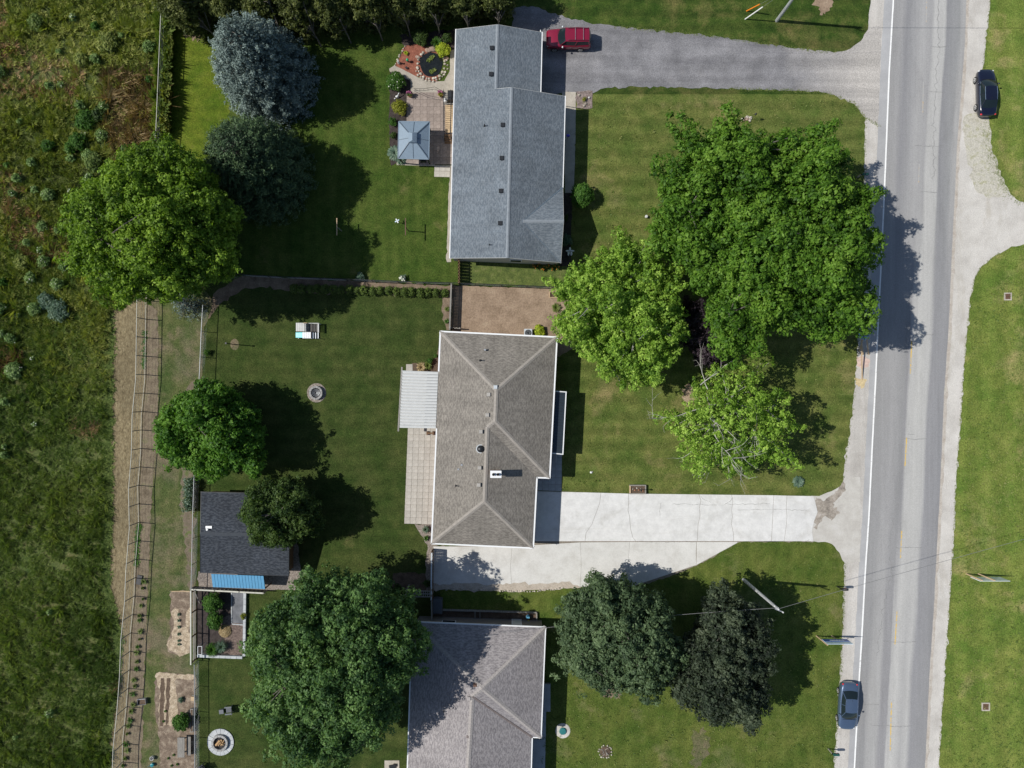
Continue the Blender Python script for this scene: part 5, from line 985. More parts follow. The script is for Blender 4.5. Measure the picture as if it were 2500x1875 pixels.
blades('mixed perennial clump at the east end of the bare soil plot', 1358, 752, 14, .4, F_tuft, 137, 120, .05, 'perennial_clump'); blades('small perennial clump right of the soil plot clump', 1378, 765, 10, .35, F_green, 138, 70, .05, 'perennial_clump')
blades('yellow-green clump at the east edge of the small soil strip, upper', 1092, 755, 7, .3, F_tuft, 139, 60, .05, 'perennial_clump'); blades('yellow-green clump at the east edge of the small soil strip, lower', 1091, 784, 8, .3, F_green, 140, 60, .05, 'perennial_clump')
rng = np.random.default_rng(3)
for i in range(9):
    x, y = 1303+i*7.4+R.uniform(-2, 2), 652+R.uniform(-5, 7); o = shrub('orange day lily', x, y, 5.5, .5, F_green, 150+i, .07, 'day_lily', 'day lily', 'orange day lilies south of the blue-grey roofed house', 60, 1, .08, (F_orangefl, 14, .09))
    o['label'] = 'orange day lily in the strip below the blue-grey roof, '+['westernmost of the row', 'second from the west', 'third from the west', 'fourth from the west', 'middle one of nine', 'fourth from the east', 'third from the east', 'second from the east', 'easternmost of the row'][i]
for i, y in enumerate((1499, 1514, 1530, 1547, 1563, 1572)):
    blades(['northernmost', 'second', 'third', 'fourth', 'fifth', 'southernmost'][i]+' small plant in the pale chip row beside the trellis', 438, y, 5, .25, F_hosta, 170+i, 45, .04, 'seedling', group='small plants in the chip row')
for i in range(24):
    t = i/23; x = 352-30*t-18*t*t+R.uniform(-3, 3); y = 1420+450*t+R.uniform(-5, 5); blades('', x, y, R.uniform(4, 11), .35, (F_meadow_g, F_cedar, F_green)[i % 3], 200+i, 46, .045, 'crop_plant', 'crop plant', 'low crop plants along the deer fence')['label'] = 'low green crop plant in the row along the deer fence, '+(ordn(i)+' from the north')
for i, (x, y) in enumerate(((412, 1850), (425, 1842), (434, 1865), (420, 1868), (400, 1760), (405, 1735))): blades('', x, y, 4, .2, F_green, 240+i, 36, .04, 'seedling', 'plant', 'seedlings in the vegetable bed')['label'] = ['seedling west of the picnic table, upper', 'seedling nearest the picnic table, middle of the chips', 'seedling south-west of the picnic table, close to the bottom edge', 'seedling farthest south-west of the picnic table', 'seedling at the foot of the dark soil rows, lower', 'seedling at the foot of the dark soil rows, right'][i]
# climbing plant on the fence
rng = np.random.default_rng(9); b0, b1 = P(470, 1165), P(467, 1245); n = 1500; t = rng.random(n); C = np.stack([b0.x+(b1.x-b0.x)*t+rng.normal(0, .22, n), b0.y+(b1.y-b0.y)*t, rng.uniform(.1, 1.3, n)], 1)
o = leaf_mesh('climbing_plant', C, rng.normal(size=(n, 3))+np.array([-.3, 0, .8]), .18, F_hosta, None, None, .6, rng); tag(o, 'climbing leafy vine covering the chain-link fence beside the shed', 'vine')
# straw pile
rng = np.random.default_rng(10); n = 2600; a = rng.uniform(0, 6.28, n); q = np.sqrt(rng.random(n))*.62; c0 = P(550, 1540); C = np.stack([c0.x+np.cos(a)*q, c0.y+np.sin(a)*q, .32*(1-(q/.66)**2)+rng.uniform(0, .05, n)], 1)
tag(leaf_mesh('straw_pile', C, rng.normal(size=(n, 3))*.4+np.array([0, 0, 1]), .16, F_straw, None, None, .15, rng), 'round pile of golden straw in the fenced mulch bed', 'straw pile')
# ---------------------------------------------------------------- meadow
rng = np.random.default_rng(31)
def in_poly(x, y, poly):
    inside = np.zeros(len(x), bool); j = len(poly)-1
    for i in range(len(poly)):
        xi, yi = poly[i]; xj, yj = poly[j]; c = ((yi > y) != (yj > y)) & (x < (xj-xi)*(y-yi)/(yj-yi+1e-9)+xi); inside ^= c; j = i
    return inside
FIELD = [(-60, -40), (424, -40), (417, 0), (403, 332), (372, 690), (300, 745), (262, 760), (267, 1000), (262, 1250), (252, 1420), (285, 1500), (292, 1660), (262, 1780), (262, 1900), (258, 1925), (-60, 1925)]
def noise2(x, y, s, seed):
    r_ = np.random.default_rng(seed); v = 0
    for k in range(7): a = r_.uniform(0, 6.28); f = s*r_.uniform(.5, 1.8); v = v+np.sin((x*np.cos(a)+y*np.sin(a))*f+r_.uniform(0, 6.28))
    return v/7
def grass_clumps(name, poly, n, per, hgt, rad, mat, seed, cond=None, w=.05, lean=.8, vshift=0.0, label='', cat=''):
    r_ = np.random.default_rng(seed); xs = np.array([p[0] for p in poly]); ys = np.array([p[1] for p in poly]); x = r_.uniform(xs.min(), xs.max(), n*3); y = r_.uniform(ys.min(), ys.max(), n*3)
    k = in_poly(x, y, poly)
    if cond is not None: k &= cond(x, y, r_)
    x, y = x[k][:n], y[k][:n]; m_ = len(x); X = (x-1250)/24; Y = -(y-937.5)/24
    hh = hgt*np.exp(r_.normal(0, .35, m_))*(1+.5*noise2(X, Y, .9, 5)); rr = rad*np.exp(r_.normal(0, .3, m_)); vv = np.clip(.5+vshift+r_.normal(0, .2, m_)+.45*noise2(X, Y, .35, 8), 0, 1)
    a = r_.uniform(0, 6.283, (m_, per)); q = np.sqrt(r_.random((m_, per)))*rr[:, None]*.6
    bx = X[:, None]+np.cos(a)*q; by = Y[:, None]+np.sin(a)*q; sway = noise2(X, Y, .5, 3)[:, None]*1.5
    a2 = a+r_.normal(0, .6, (m_, per)); L = hh[:, None]*r_.uniform(.6, 1.2, (m_, per)); ln_ = lean*r_.uniform(.3, 1.2, (m_, per))
    tx = bx+(np.cos(a2)*ln_+np.cos(sway)*.25)*L; ty = by+(np.sin(a2)*ln_+np.sin(sway)*.25)*L; tz = L*.8
    sx = -np.sin(a2)*w*.5; sy = np.cos(a2)*w*.5; z0 = np.full_like(tx, .02)
    V = np.stack([np.stack([bx-sx, by-sy, z0], -1), np.stack([bx+sx, by+sy, z0], -1), np.stack([(bx+tx)/2+sx*1.6, (by+ty)/2+sy*1.6, tz*.7], -1), np.stack([tx, ty, tz], -1), ], -2).reshape(-1, 3)
    o = quads(name, V, mat, None, np.clip(np.repeat(vv, per)+r_.normal(0, .12, m_*per), 0, 1)); return tag(o, label, cat, kind='stuff')
up_ = lambda x, y, r_: (y < 760)
lo_ = lambda x, y, r_: (y > 560+r_.random(len(x))*250)
def brown(x, y, r_):
    X = (x-1250)/24; Y = -(y-937.5)/24; nn = noise2(X, Y, .55, 21); return (nn > .2+np.where(y > 700, .2, 0.0)) & (r_.random(len(x)) < .85)
grass_clumps('meadow_grass', FIELD, 3800, 42, .40, .5, F_meadow, 61, lambda x, y, r_: (y < 760+r_.random(len(x))*200) & (~brown(x, y, r_) | (r_.random(len(x)) < .35)), .038)
grass_clumps('green_meadow_grass', FIELD, 5200, 40, .34, .42, F_meadow_g, 62, lo_, .04)
grass_clumps('dry_meadow_grass', FIELD, 1500, 40, .38, .55, F_brown, 63, brown, .034, 1.1)
grass_clumps('straw_grass', [(250, 180), (400, 180), (392, 345), (300, 420), (260, 330)], 260, 34, .6, .5, F_straw, 64, None, .045, 1.3, -.25)
grass_clumps('fence_vines', [(394, -30), (415, -30), (415, 60), (400, 335), (380, 335), (388, 180)], 420, 34, .95, .34, F_meadow_g, 65, None, .09, .45, .1)
grass_clumps('fence_vines', [(415, -30), (425, 0), (412, 332), (400, 335)], 330, 34, .95, .25, F_meadow, 66, None, .09, .2, .1)
# weeds as single plants
def weed(n, x, y, r, h, fl, seed, lab):
    s_ = R.uniform(.6, 1.5); o = shrub(lab, x, y, r*s_, h*s_, (F_weed, F_weed, F_green)[seed % 3] if not fl else F_weed, seed, .13, 'wild_plant', 'wild plant', 'pale wild plants standing in the meadow', 70, 1, .16, (F_white, fl, .09) if fl else None); return o
WP = [(184, 48, 10, 16), (9, 180, 12, 10), (85, 70, 9, 0), (155, 210, 10, 3), (130, 215, 8, 0), (205, 262, 10, 4), (262, 265, 10, 5), (255, 335, 12, 14), (208, 335, 12, 10), (175, 370, 11, 0), (225, 385, 13, 0), (125, 360, 12, 0), (55, 300, 9, 0), (180, 390, 12, 0), (225, 440, 13, 22), (175, 468, 8, 9), (90, 465, 13, 4), (125, 478, 13, 4), (40, 475, 9, 6), (110, 555, 14, 0), (85, 400, 11, 4), (148, 565, 8, 0), (105, 612, 10, 10), (22, 405, 10, 0), (50, 440, 10, 0), (75, 595, 8, 0), (182, 545, 7, 6), (115, 640, 12, 12), (85, 680, 11, 14), (165, 655, 11, 12), (148, 695, 12, 10), (8, 755, 12, 8), (50, 770, 12, 8), (95, 755, 12, 6), (12, 815, 11, 5), (35, 828, 10, 5), (42, 905, 17, 22), (85, 875, 8, 6), (15, 690, 10, 0), (90, 1035, 9, 12), (20, 1110, 9, 0), (18, 1090, 7, 6), (128, 1510-20, 8, 4), (45, 1795, 7, 0), (130, 1735, 8, 6), (20, 980, 10, 0), (150, 130, 9, 0), (240, 70, 9, 0), (300, 90, 9, 0), (370, 120, 12, 0), (372, 200, 9, 0), (240, 150, 10, 0)]
NEAR = ['near the wire fence', 'left of the wire fence', 'in the browner part', 'by the dry patch']
for i, (x, y, r, fl) in enumerate(WP):
    vert = ['top', 'upper', 'upper middle', 'middle', 'lower middle', 'lower'][min(5, int(y/312))]; ho = 'at the far left' if x < 60 else ('left of its middle' if x < 140 else ('right of its middle' if x < 230 else 'near the wire fence'))
    weed(i, x, y, r, .8, fl, 300+i, '%s wild plant, %s meadow %s' % ('white-flowered' if fl else 'leafy', vert, ho))
labs = {}
for o in bpy.data.objects:
    if o.name.startswith('wild_plant') and o.parent is None: labs.setdefault(o['label'], []).append(o)
for l, os_ in labs.items():
    if len(os_) > 1:
        os_.sort(key=lambda o: -o.location.y)
        for k, o in enumerate(os_): o['label'] = l+', '+['northernmost', 'second from the north', 'third from the north', 'fourth from the north', 'fifth from the north', 'sixth from the north', 'seventh from the north'][min(k, 6)]
for k, (x, y, r, hh, lb) in enumerate(((218, 300, 24, 1.3, 'tall dark green weed thicket in the upper meadow right of its middle'), (250, 285, 18, 1.2, 'dark green weed bush just left of the golden meadow grass'), (200, 350, 20, 1.2, 'tall green weed thicket above the big yellow-green tree'), (235, 400, 22, 1.1, 'green weed thicket touching the left side of the big yellow-green tree'), (182, 365, 14, 1.2, 'narrow bright green weed bush in the upper meadow'), (150, 760, 26, .9, 'low bluish weed thicket left of the mown strip top'), (120, 735, 20, .9, 'bluish weed patch in the middle of the meadow'), (95, 60, 20, .9, 'green weed thicket near the top of the meadow'), (270, 110, 26, 1.0, 'broad grey-green thicket in the upper meadow near the fence'), (205, 150, 18, .8, 'small olive thicket in the upper meadow'), (60, 640, 20, .8, 'olive weed thicket in the middle of the meadow at the left'))):
    shrub(lb, x, y, r, hh, (F_green, F_darkshrub, F_green, F_meadow_g, F_green, F_hosta, F_hosta, F_meadow_g, F_meadow, F_meadow, F_meadow)[k], 480+k, .15, 'weed_thicket', 'wild bush', None, 90, 1.2, .17)
# grass tufts that break the hard edges between lawn and gravel
def edge_tufts(name, line, n, mat, seed, wid=4, h=.10, per=5, w=.035):
    r_ = np.random.default_rng(seed); pl = np.array(line, float); d = np.hypot(*(pl[1:]-pl[:-1]).T); cum = np.concatenate([[0], np.cumsum(d)]); t = r_.uniform(0, cum[-1], n); k = np.clip(np.searchsorted(cum, t)-1, 0, len(d)-1); f = (t-cum[k])/d[k]
    q = pl[k]+(pl[k+1]-pl[k])*f[:, None]+r_.normal(0, wid, (n, 2)); X = (q[:, 0]-1250)/24; Y = -(q[:, 1]-937.5)/24; a = r_.uniform(0, 6.28, (n, per)); L = h*r_.uniform(.5, 1.5, (n, per)); bx = X[:, None]+r_.normal(0, .05, (n, per)); by = Y[:, None]+r_.normal(0, .05, (n, per)); sx = -np.sin(a)*w; sy = np.cos(a)*w
    V = np.stack([np.stack([bx-sx, by-sy, np.full_like(bx, .02)], -1), np.stack([bx+sx, by+sy, np.full_like(bx, .02)], -1), np.stack([bx+np.cos(a)*L*.6+sx*.8, by+np.sin(a)*L*.6+sy*.8, L*.3+.02], -1), np.stack([bx+np.cos(a)*L, by+np.sin(a)*L, L*.35+.03], -1)], -2).reshape(-1, 3)
    return tag(quads(name, V, mat, None, r_.random(n*per)), kind='stuff')
for ln_, n_, sd_, wd_ in ((SH_E[1:4], 120, 1, 1.6), (SH_E[5:11], 420, 2, 4.5), (SH_E[14:-1], 900, 3, 1.3), (SH_W[4:12], 420, 4, 1.8), (SH_W[15:-1], 420, 5, 1.8), (ND[4:12], 420, 6, 2.2), (ND[16:24], 420, 7, 2.2), ([(1985, 1323), (1808, 1323), (1740, 1361), (1660, 1401), (1540, 1435)], 260, 8, 2), ([(2400, 290), (2425, 400), (2460, 470)], 420, 9, 12), ([(1366, 1201), (1985, 1211)], 160, 10, 1.2)):
    edge_tufts('edge_grass', ln_, n_, F_tuft, sd_, wd_, .05, 5, .02)
edge_tufts('edge_grass', [(268, 760), (265, 1250), (258, 1420), (290, 1560), (285, 1660), (262, 1780), (262, 1900)], 2200, F_meadow_g, 8, 5, .3, 8, .03)
edge_tufts('edge_grass', [(355, 800), (352, 900)], 60, F_green, 10, 2.5, .15); edge_tufts('edge_grass', [(340, 1280), (332, 1380)], 140, F_green, 11, 2.5, .2)
grass_clumps('lawn_tufts', [(1400, 245), (2105, 240), (2090, 900), (2055, 1190), (1370, 1195), (1400, 700)], 2600, 6, .09, .12, F_tuft, 67, None, .05)
grass_clumps('lawn_tufts', [(2368, 860), (2380, 720), (2500, 640), (2500, 1875), (2306, 1875)], 2600, 6, .09, .12, F_tuft, 68, None, .05)
grass_clumps('lawn_tufts', [(1320, 1500), (1650, 1560), (2010, 1340), (2040, 1875), (1320, 1875)], 2000, 6, .09, .12, F_tuft, 69, None, .05)
# ---------------------------------------------------------------- cars
def loft(name, st, mat, parent, cap=True):
    """st: list of (x, halfwidth, z_low, z_top, crown); cross section with tucked sill, shoulder and crowned top"""
    V = []; Fc = []; n = 0
    for x, hw, zl, zt, cr in st:
        h = zt-zl; sec = [(0, zt+cr), (hw*.45, zt+cr*.85), (hw*.80, zt+cr*.3), (hw*.95, zt-.06*h), (hw, zt-.25*h), (hw*1.0, zl+.45*h), (hw*.97, zl+.12*h), (hw*.86, zl)]
        ring = sec+[(-y, z) for y, z in reversed(sec[1:])]; n = len(ring); V += [(x, y, z) for y, z in ring]
    for i in range(len(st)-1):
        for k in range(n): Fc.append((i*n+k, i*n+(k+1) % n, (i+1)*n+(k+1) % n, (i+1)*n+k))
    Fc.append(tuple(range(n))); Fc.append(tuple((len(st)-1)*n+k for k in reversed(range(n))))
    m = MB(); m.add(V, Fc); o = m.build(name, mat, parent, smooth=True)
    import bmesh
    b = bmesh.new(); b.from_mesh(o.data); bmesh.ops.recalc_face_normals(b, faces=b.faces); b.to_mesh(o.data); b.free(); return o
def patch(name, rows, mat, parent, off=0.0):
    m = MB(); n = len(rows[0]); m.add([p for r in rows for p in r], [(i*n+k, i*n+k+1, (i+1)*n+k+1, (i+1)*n+k) for i in range(len(rows)-1) for k in range(n-1)])
    o = m.build(name, mat, parent, smooth=True); return o
def car(label, loc, heading, paint, suv=False, name='parked_car', trim=False):
    root = thing(name, loc, label, 'car', rz=heading)
    if suv:
        L, W, zb, hood = 2.22, .92, 1.12, 1.05
        st = [(2.22, .62, .42, .80, .01), (2.16, .80, .32, .92, .02), (1.95, .88, .28, 1.0, .03), (1.2, .92, .26, 1.08, .04), (.8, .92, .26, 1.13, .02), (-1.9, .92, .26, 1.13, .0), (-2.12, .88, .30, 1.08, 0), (-2.24, .78, .38, .9, 0)]
        wb, wf, rf, rr_, rb, zr, hb, hr = (.88, .88), 0, .32, -1.98, -2.12, 1.70, .80, .68
        axle = (1.38, -1.25); wr = .36
    else:
        L, W, zb, hood = 2.37, .91, .95, .88
        st = [(2.40, .30, .38, .60, .01), (2.36, .52, .32, .64, .01), (2.28, .68, .26, .68, .02), (2.10, .81, .22, .74, .03), (1.75, .88, .2, .82, .05), (1.0, .91, .2, .93, .05), (.3, .915, .2, .96, .02), (-1.2, .915, .2, .98, .02), (-1.75, .89, .22, .98, .04), (-2.12, .82, .26, .95, .03), (-2.27, .70, .32, .89, .02), (-2.35, .54, .38, .8, .01), (-2.40, .34, .42, .7, 0)]
        wb, rf, rr_, rb, zr, hb, hr = (1.05, .80), .35, -.95, -1.62, 1.42, .78, .58
        axle = (1.42, -1.35); wr = .33
    body = loft('body', st, paint, root); fx = wb[0]
    zB = zb+.0
    def arc(x, hw, z, bow, n=7): return [(x+bow*(1-(2*k/(n-1)-1)**2), hw*(2*k/(n-1)-1), z+.02*(1-(2*k/(n-1)-1)**2)) for k in range(n)]
    # glasshouse: screens, side glass, roof
    def rows(x0, h0, z0, b0, x1, h1, z1, b1, k=4): return [arc(x0+(x1-x0)*t, h0+(h1-h0)*t, z0+(z1-z0)*(t**.85), b0+(b1-b0)*t) for t in [i/k for i in range(k+1)]]
    ws = patch('windshield', rows(fx, hb, zB, .16, rf, hr, zr-.03, .07), M_glass, root); rw = patch('rear_window', rows(rb, hb-.04, zB+(.0 if not suv else .1), -.12, rr_, hr, zr-.04, -.05), M_glass, root)
    roof = []
    for i in range(9):
        t = i/8; x = rf+(rr_-rf)*t; bow = .07*(1-t)-.05*t; roof.append([(px, py, pz+.05*math.sin(math.pi*min(max(t, .0), 1))*(1-abs(py)/hr*.6)) for px, py, pz in arc(x, hr+.03*math.sin(math.pi*t), zr-.03, bow)])
    patch('roof', roof, paint, root)
    for s in (1, -1):
        hx = hb+.06
        A = [(fx-.05, s*hb, zB), (rf, s*hr, zr-.03), (rr_, s*hr, zr-.04), (rb+.05, s*(hb-.02), zB)]
        B = [A[0], (A[0][0]*.5+A[3][0]*.5, s*hx, zB), A[3]]
        m = MB(); top = [A[1], ((rf+rr_)/2, s*(hr+.03), zr-.01), A[2]]; m.add([A[0], B[1], A[3], top[2], top[1], top[0]], [(0, 1, 4, 5), (1, 2, 3, 4)]); m.build('side_window', M_glass, root)
        pm = M_chrome if trim and s == 1 else paint
        for q0, q1, r in ((A[0], A[1], .03), (A[3], A[2], .04), (((A[0][0]+A[3][0])/2, s*hx, zB), top[1], .03)): m = MB(); m.tube([q0, q1], r, 6); m.build('pillar', paint, root)
        m = MB(); m.tube([A[0], A[1], top[1], A[2], A[3]], .018 if trim else .012, 5); m.build('window_trim', M_chrome if trim else paint, root)
        m = MB(); m.tube([(A[0][0], s*(hb+.02), zB+.005), B[1], (A[3][0], s*hb, zB+.005)], .016, 5); m.build('belt_trim', M_chrome if trim else paint, root)
        m = MB(); mx = fx-.28; m.blob(mx, s*(W+.10), zB+.06, .09, .12, .075, 3, 8, .02); mo = m.build('mirror', (M_alu if suv else paint), root, smooth=True)
        for ax in axle:
            m = MB(); m.lathe(0, 0, [(wr*.7, -.11), (wr, -.09), (wr, .09), (wr*.7, .11)], 20); w_ = m.build('wheel', M_tyre, root, smooth=False); w_.location = (ax, s*(W-.07), wr); w_.rotation_euler = (math.pi/2, 0, 0)
            m = MB(); m.lathe(0, 0, [(wr*.66, 0), (wr*.66, .115), (wr*.2, .09), (wr*.15, .12)], 12)
            for k in range(5): t = k*2*math.pi/5; m.box(math.cos(t)*wr*.38, math.sin(t)*wr*.38, .09, wr*.5, .06, .04, t)
            r = m.build('rim', M_rim, w_); r.rotation_euler = (0 if s < 0 else math.pi, 0, 0)
        for ex, mt, nm in ((L-.17, M_head, 'headlight'), (-L+(.10 if suv else .14), M_tail, 'taillight')):
            m = MB(); sg = 1 if ex > 0 else -1; m.blob(ex, s*(.70 if not suv else .74), (.64 if ex > 0 else .84) if not suv else .84, .10, .11, .07, 5, 8, .05); m.build(nm, mt, root, smooth=True)
        for hxx in ((.15, -.75) if not suv else (.05, -.85)):
            m = MB(); m.box(hxx-.25, s*(W+.005), zb-.18, .18, .03, .03); m.build('door_handle', M_chrome if suv else paint, root)
    for x0, zz, ww in (((fx+.06), zB+.012, hb*1.7), (-1.66 if not suv else -2.0, zB+.02, 1.3)):
        m = MB(); m.bar((x0+.12, -ww/2, zz+.012), (x0+.12, ww/2, zz+.012), .035, .012); m.build('panel_gap', M_black, root)
    m = MB(); m.box(L-.03 if not suv else L-.02, 0, .36, .05, .8, .18); m.build('grille', M_black, root); m = MB(); m.box(-L+.02, 0, .5, .04, .5, .12); m.build('number_plate', M_offwhite, root)
    if suv:
        for s in (1, -1): m = MB(); m.tube([(.1, s*.60, 1.75), (0, s*.60, 1.80), (-1.8, s*.60, 1.80), (-1.95, s*.60, 1.74)], .022, 6); m.build('roof_rail', M_dark, root)
        for x in (-.62, -1.42): m = MB(); m.tube([(x, -.6, 1.81), (x, .6, 1.81)], .022, 6); m.build('cross_bar', M_steel, root)
    else:
        m = MB(); m.blob(rr_+.15, 0, zr+.05, .09, .025, .04, 2, 6, .05); m.build('roof_antenna', paint, root)
    return root
car('dark red sport utility vehicle parked beside the garage on the gravel drive', P(1386, 104), math.pi, M_red_paint, True)
car('black sedan parked on the far gravel shoulder of the road', P(2398, 233), math.pi/2+.02, M_black_paint, False, trim=True)
car('dark blue sedan parked against the white road edge line', P(2063, 1716), -math.pi/2-.05, M_navy_paint, False, trim=True)
# ---------------------------------------------------------------- poles and wires
def upole(label, px, py, h, arm=True):
    b = P(px, py); root = thing('utility_pole', b, label, 'utility pole'); m = MB(); m.tube([(0, 0, -.2), (0, 0, h)], .17, 12, .12); m.build('pole', M_pole, root)
    m = MB(); m.bar((-.15, -.1, h-.35), (.5, -.35, h-.30), .09, .1); m.build('bracket', M_steel, root)
    for x, y, z in ((0, 0, h), (.48, -.34, h-.25), (-.12, .1, h-.6)): m = MB(); m.lathe(x, y, [(.03, z), (.07, z+.06), (.04, z+.12), (.07, z+.18), (.03, z+.24)], 8); m.build('insulator', M_offwhite, root)
    return b, h
pb, ph = upole('grey wooden utility pole beside the dark bronze-leaved tree', 1815, 1415, 9.4)
qb, qh = upole('grey wooden utility pole on the north lawn near the top edge', 1896, 51, 9.6)
def wire(label, a, b, sag=.3, r=.017, n=14):
    a, b = Vector(a), Vector(b); pts = [a.lerp(b, i/n)-Vector((0, 0, sag*4*(i/n)*(1-i/n))) for i in range(n+1)]; m = MB(); m.tube(pts, r, 5); return tag(m.build('overhead_wire', M_wire), label, 'wire')
top = pb+Vector((0, 0, ph)); ex = P(2500, 1322, 8.4); wire('overhead wire from the lower utility pole crossing the road to the east', top, top+(ex-top)*1.9, .5)
wire('service wire from the lower utility pole to the mauve-grey house corner', top-Vector((0, 0, .3)), P(1338, 1532, 3.3), .4); wire('wire from the house corner across the mauve-grey roof to the mast', P(1338, 1532, 3.3), P(1193, 1549, 4.0), .05, .018)
qt = qb+Vector((0, 0, qh)); wire('overhead wire from the upper utility pole crossing the road to the east', qt, qt+Vector((70, -.3, -.2)), .5)
for gx, gy, gw, ex_, mt, lb, tz in ((1819, 47, .05, 2.6, M_yellow_guard, 'white', 8.4), (1822.5, 27, .05, 1.9, M_orange, 'orange', 7.2)):
    a = P(gx, gy); b = qb+Vector((0, 0, tz)); root = thing('guy_wire', a, 'guy wire of the upper utility pole with %s plastic guard' % lb, 'guy wire'); m = MB(); m.tube([a, b], .012, 5); m.build('cable', M_wire, root, world=True); m = MB(); m.tube([a, a+(b-a).normalized()*ex_], .06, 8); m.build('guard', mt, root, world=True)
# ---------------------------------------------------------------- roadside things
def mailbox(label, bx, by, mat, px=None):
    b = P(bx, by); root = thing('mailbox', b, label, 'mailbox'); m = MB(); m.box(0, 0, 0, .1, .1, 1.05); m.build('post', M_wood_old if mat != M_black else M_black, root)
    m = MB(); m.bar((-.1, 0, 1.02), (.5, 0, 1.02), .12, .06); m.build('arm', M_black, root)
    m = MB(); V = [(y, z) for y, z in [(.13, 0), (.13, .14), (.09, .22), (0, .26), (-.09, .22), (-.13, .14), (-.13, 0)]]; m.add([(.02, y, 1.06+z) for y, z in V]+[(.58, y, 1.06+z) for y, z in V], [tuple(range(6, -1, -1)), tuple(range(7, 14))]+[(i, (i+1) % 7, 7+(i+1) % 7, 7+i) for i in range(7)]); bx_ = m.build('box', mat, root)
    m = MB(); m.box(.3, .15, 1.15, .04, .015, .16); m.build('flag', M_tail, bx_); return root
mailbox('dark teal mailbox at the roadside next to the huge bright green tree', 2092, 433, M_mail_green)
mailbox('black mailbox at the roadside where the overhead wire passes', 2043, 1431, M_black)
mailbox('green mailbox at the roadside south of the dark blue sedan', 2022, 1828, M_mail_green)
def roadsign(label, x0, x1, y, hb, ht, ext, front, west=True, side=1):
    a, b = P(x0, y), P(x1, y); root = thing('billboard_sign', a, label, 'sign')
    for q in (a, b): m = MB(); m.box(q.x, q.y, 0, .1, .1, ht+.05); m.build('post', M_wood_new, root, world=True)
    l, r = a.x-ext[0], b.x+ext[1]; yy = a.y+side*.08; m = MB(); m.box((l+r)/2, yy, hb, r-l, .04, ht-hb); pn = m.build('panel', front[0], root, world=True)
    if front[1]:
        m = MB(); m.box((l+r)/2, yy+side*.025, hb, r-l-.02, .012, (ht-hb)*.5); m.build('blue_band', front[1], pn, world=True)
        q = random.Random(4); m = MB()
        for row, z in ((0, hb+.40), (1, hb+.24)):
            x = l+.7
            while x < r-.5: w_ = q.uniform(.04, .14); m.box(x, yy+side*.034, z, w_, .008, .07); x += w_+.05
        o = m.build('faint_lettering', M_sign_white, pn, world=True)
    return root
roadsign('two-post roadside sign with dark blue band and pale blue panel', 1993, 2030, 1552, 1.25, 2.55, (.0, 1.0), (M_sign_pale, M_sign_blue), side=1)
roadsign('two-post sign with pale blank panel on the roadside verge', 2358.5, 2388, 1400.5, 1.0, 2.45, (.2, 1.55), (M_sign_white, None), side=-1)
# work sign: diamond on splayed stand
WS = thing('work_sign', P(2105, 845), 'diamond road-work sign seen from the back on long-legged wooden stand', 'sign'); c = P(2108, 819, 1.5); n_ = Vector((0, .55, .85)).normalized(); u = Vector((1, 0, 0)); v = n_.cross(u)
m = MB(); k = .62; m.add([c+u*k, c+v*k, c-u*k, c-v*k]+[p-n_*.03 for p in (c+u*k, c+v*k, c-u*k, c-v*k)], [(0, 1, 2, 3), (7, 6, 5, 4), (0, 4, 5, 1), (1, 5, 6, 2), (2, 6, 7, 3), (3, 7, 4, 0)]); m.build('panel', M_sign_back, WS, world=True)
for d_ in (u, v): m = MB(); m.bar(c+d_*.5+n_*.02, c-d_*.5+n_*.02, .05, .03); m.build('brace', M_dark, WS, world=True)
for p0, p1 in ((P(2103, 830, 1.2), P(2105, 928, .05)), (P(2116, 828, 1.2), P(2121, 866, .05)), (P(2103, 830, 1.2), P(2107, 866, .05)), (P(2109, 820, 1.4), P(2098, 858, .05))): m = MB(); m.bar(p0, p1, .11, .05); m.build('leg', M_wood_new, WS, world=True)
def grate(label, px, py, s=.78):
    b = P(px, py); root = thing('storm_drain', b, label, 'drain'); m = MB(); h = s/2
    for x, y, w_, d_ in ((0, h, s+.12, .12), (0, -h, s+.12, .12), (h, 0, .12, s-.12), (-h, 0, .12, s-.12)): m.box(x, y, 0, w_, d_, .07)
    m.build('frame', M_conc_old, root); m = MB(); m.box(0, 0, 0, s-.12, s-.12, .022); m.build('pit', M_char, root)
    m = MB(); m.box(0, 0, .03, .035, s-.12, .03); p0 = m.build('grate_bar', M_rust, root)
    for i in range(9): o = p0 if i == 0 else p0.copy(); (COL.objects.link(o) if i else None); o.location = (-h+.1+i*(s-.2)/8, 0, 0)
grate('square rusty storm drain in the verge east of the huge tree shadow', 2460, 724, .66); grate('square rusty storm drain in the verge near the bottom right corner', 2406, 1725, .72)
# ---------------------------------------------------------------- yard things
def ring_pit(name, label, px, py, ro, n, h, mat, cat='fire pit', w_=.22, inner=None, wide=False):
    b = P(px, py); root = thing(name, b, label, cat); a = 2*math.pi/n; m = MB(); ri = ro-w_
    m.prism([(ri, -ri*math.tan(a/2)*.93), (ro, -ro*math.tan(a/2)*.93), (ro, ro*math.tan(a/2)*.93), (ri, ri*math.tan(a/2)*.93)], 0, h); p0 = m.build('block', mat, root)
    for i in range(n): o = p0 if i == 0 else p0.copy(); (COL.objects.link(o) if i else None); o.rotation_euler = (0, 0, i*a); o.location = (R.gauss(0, .008), R.gauss(0, .008), R.gauss(0, .006))
    return root
F1 = ring_pit('fire_ring', 'small round fire ring of grey blocks in the middle of the back lawn', 773, 959, .68, 14, .38, M_block, w_=.2)
for s, zz in ((.42, .4),): 
    m = MB(); m.lathe(0, 0, [(.5, .0), (.5, .12)], 18); m.build('ash_bed', M_char, F1)
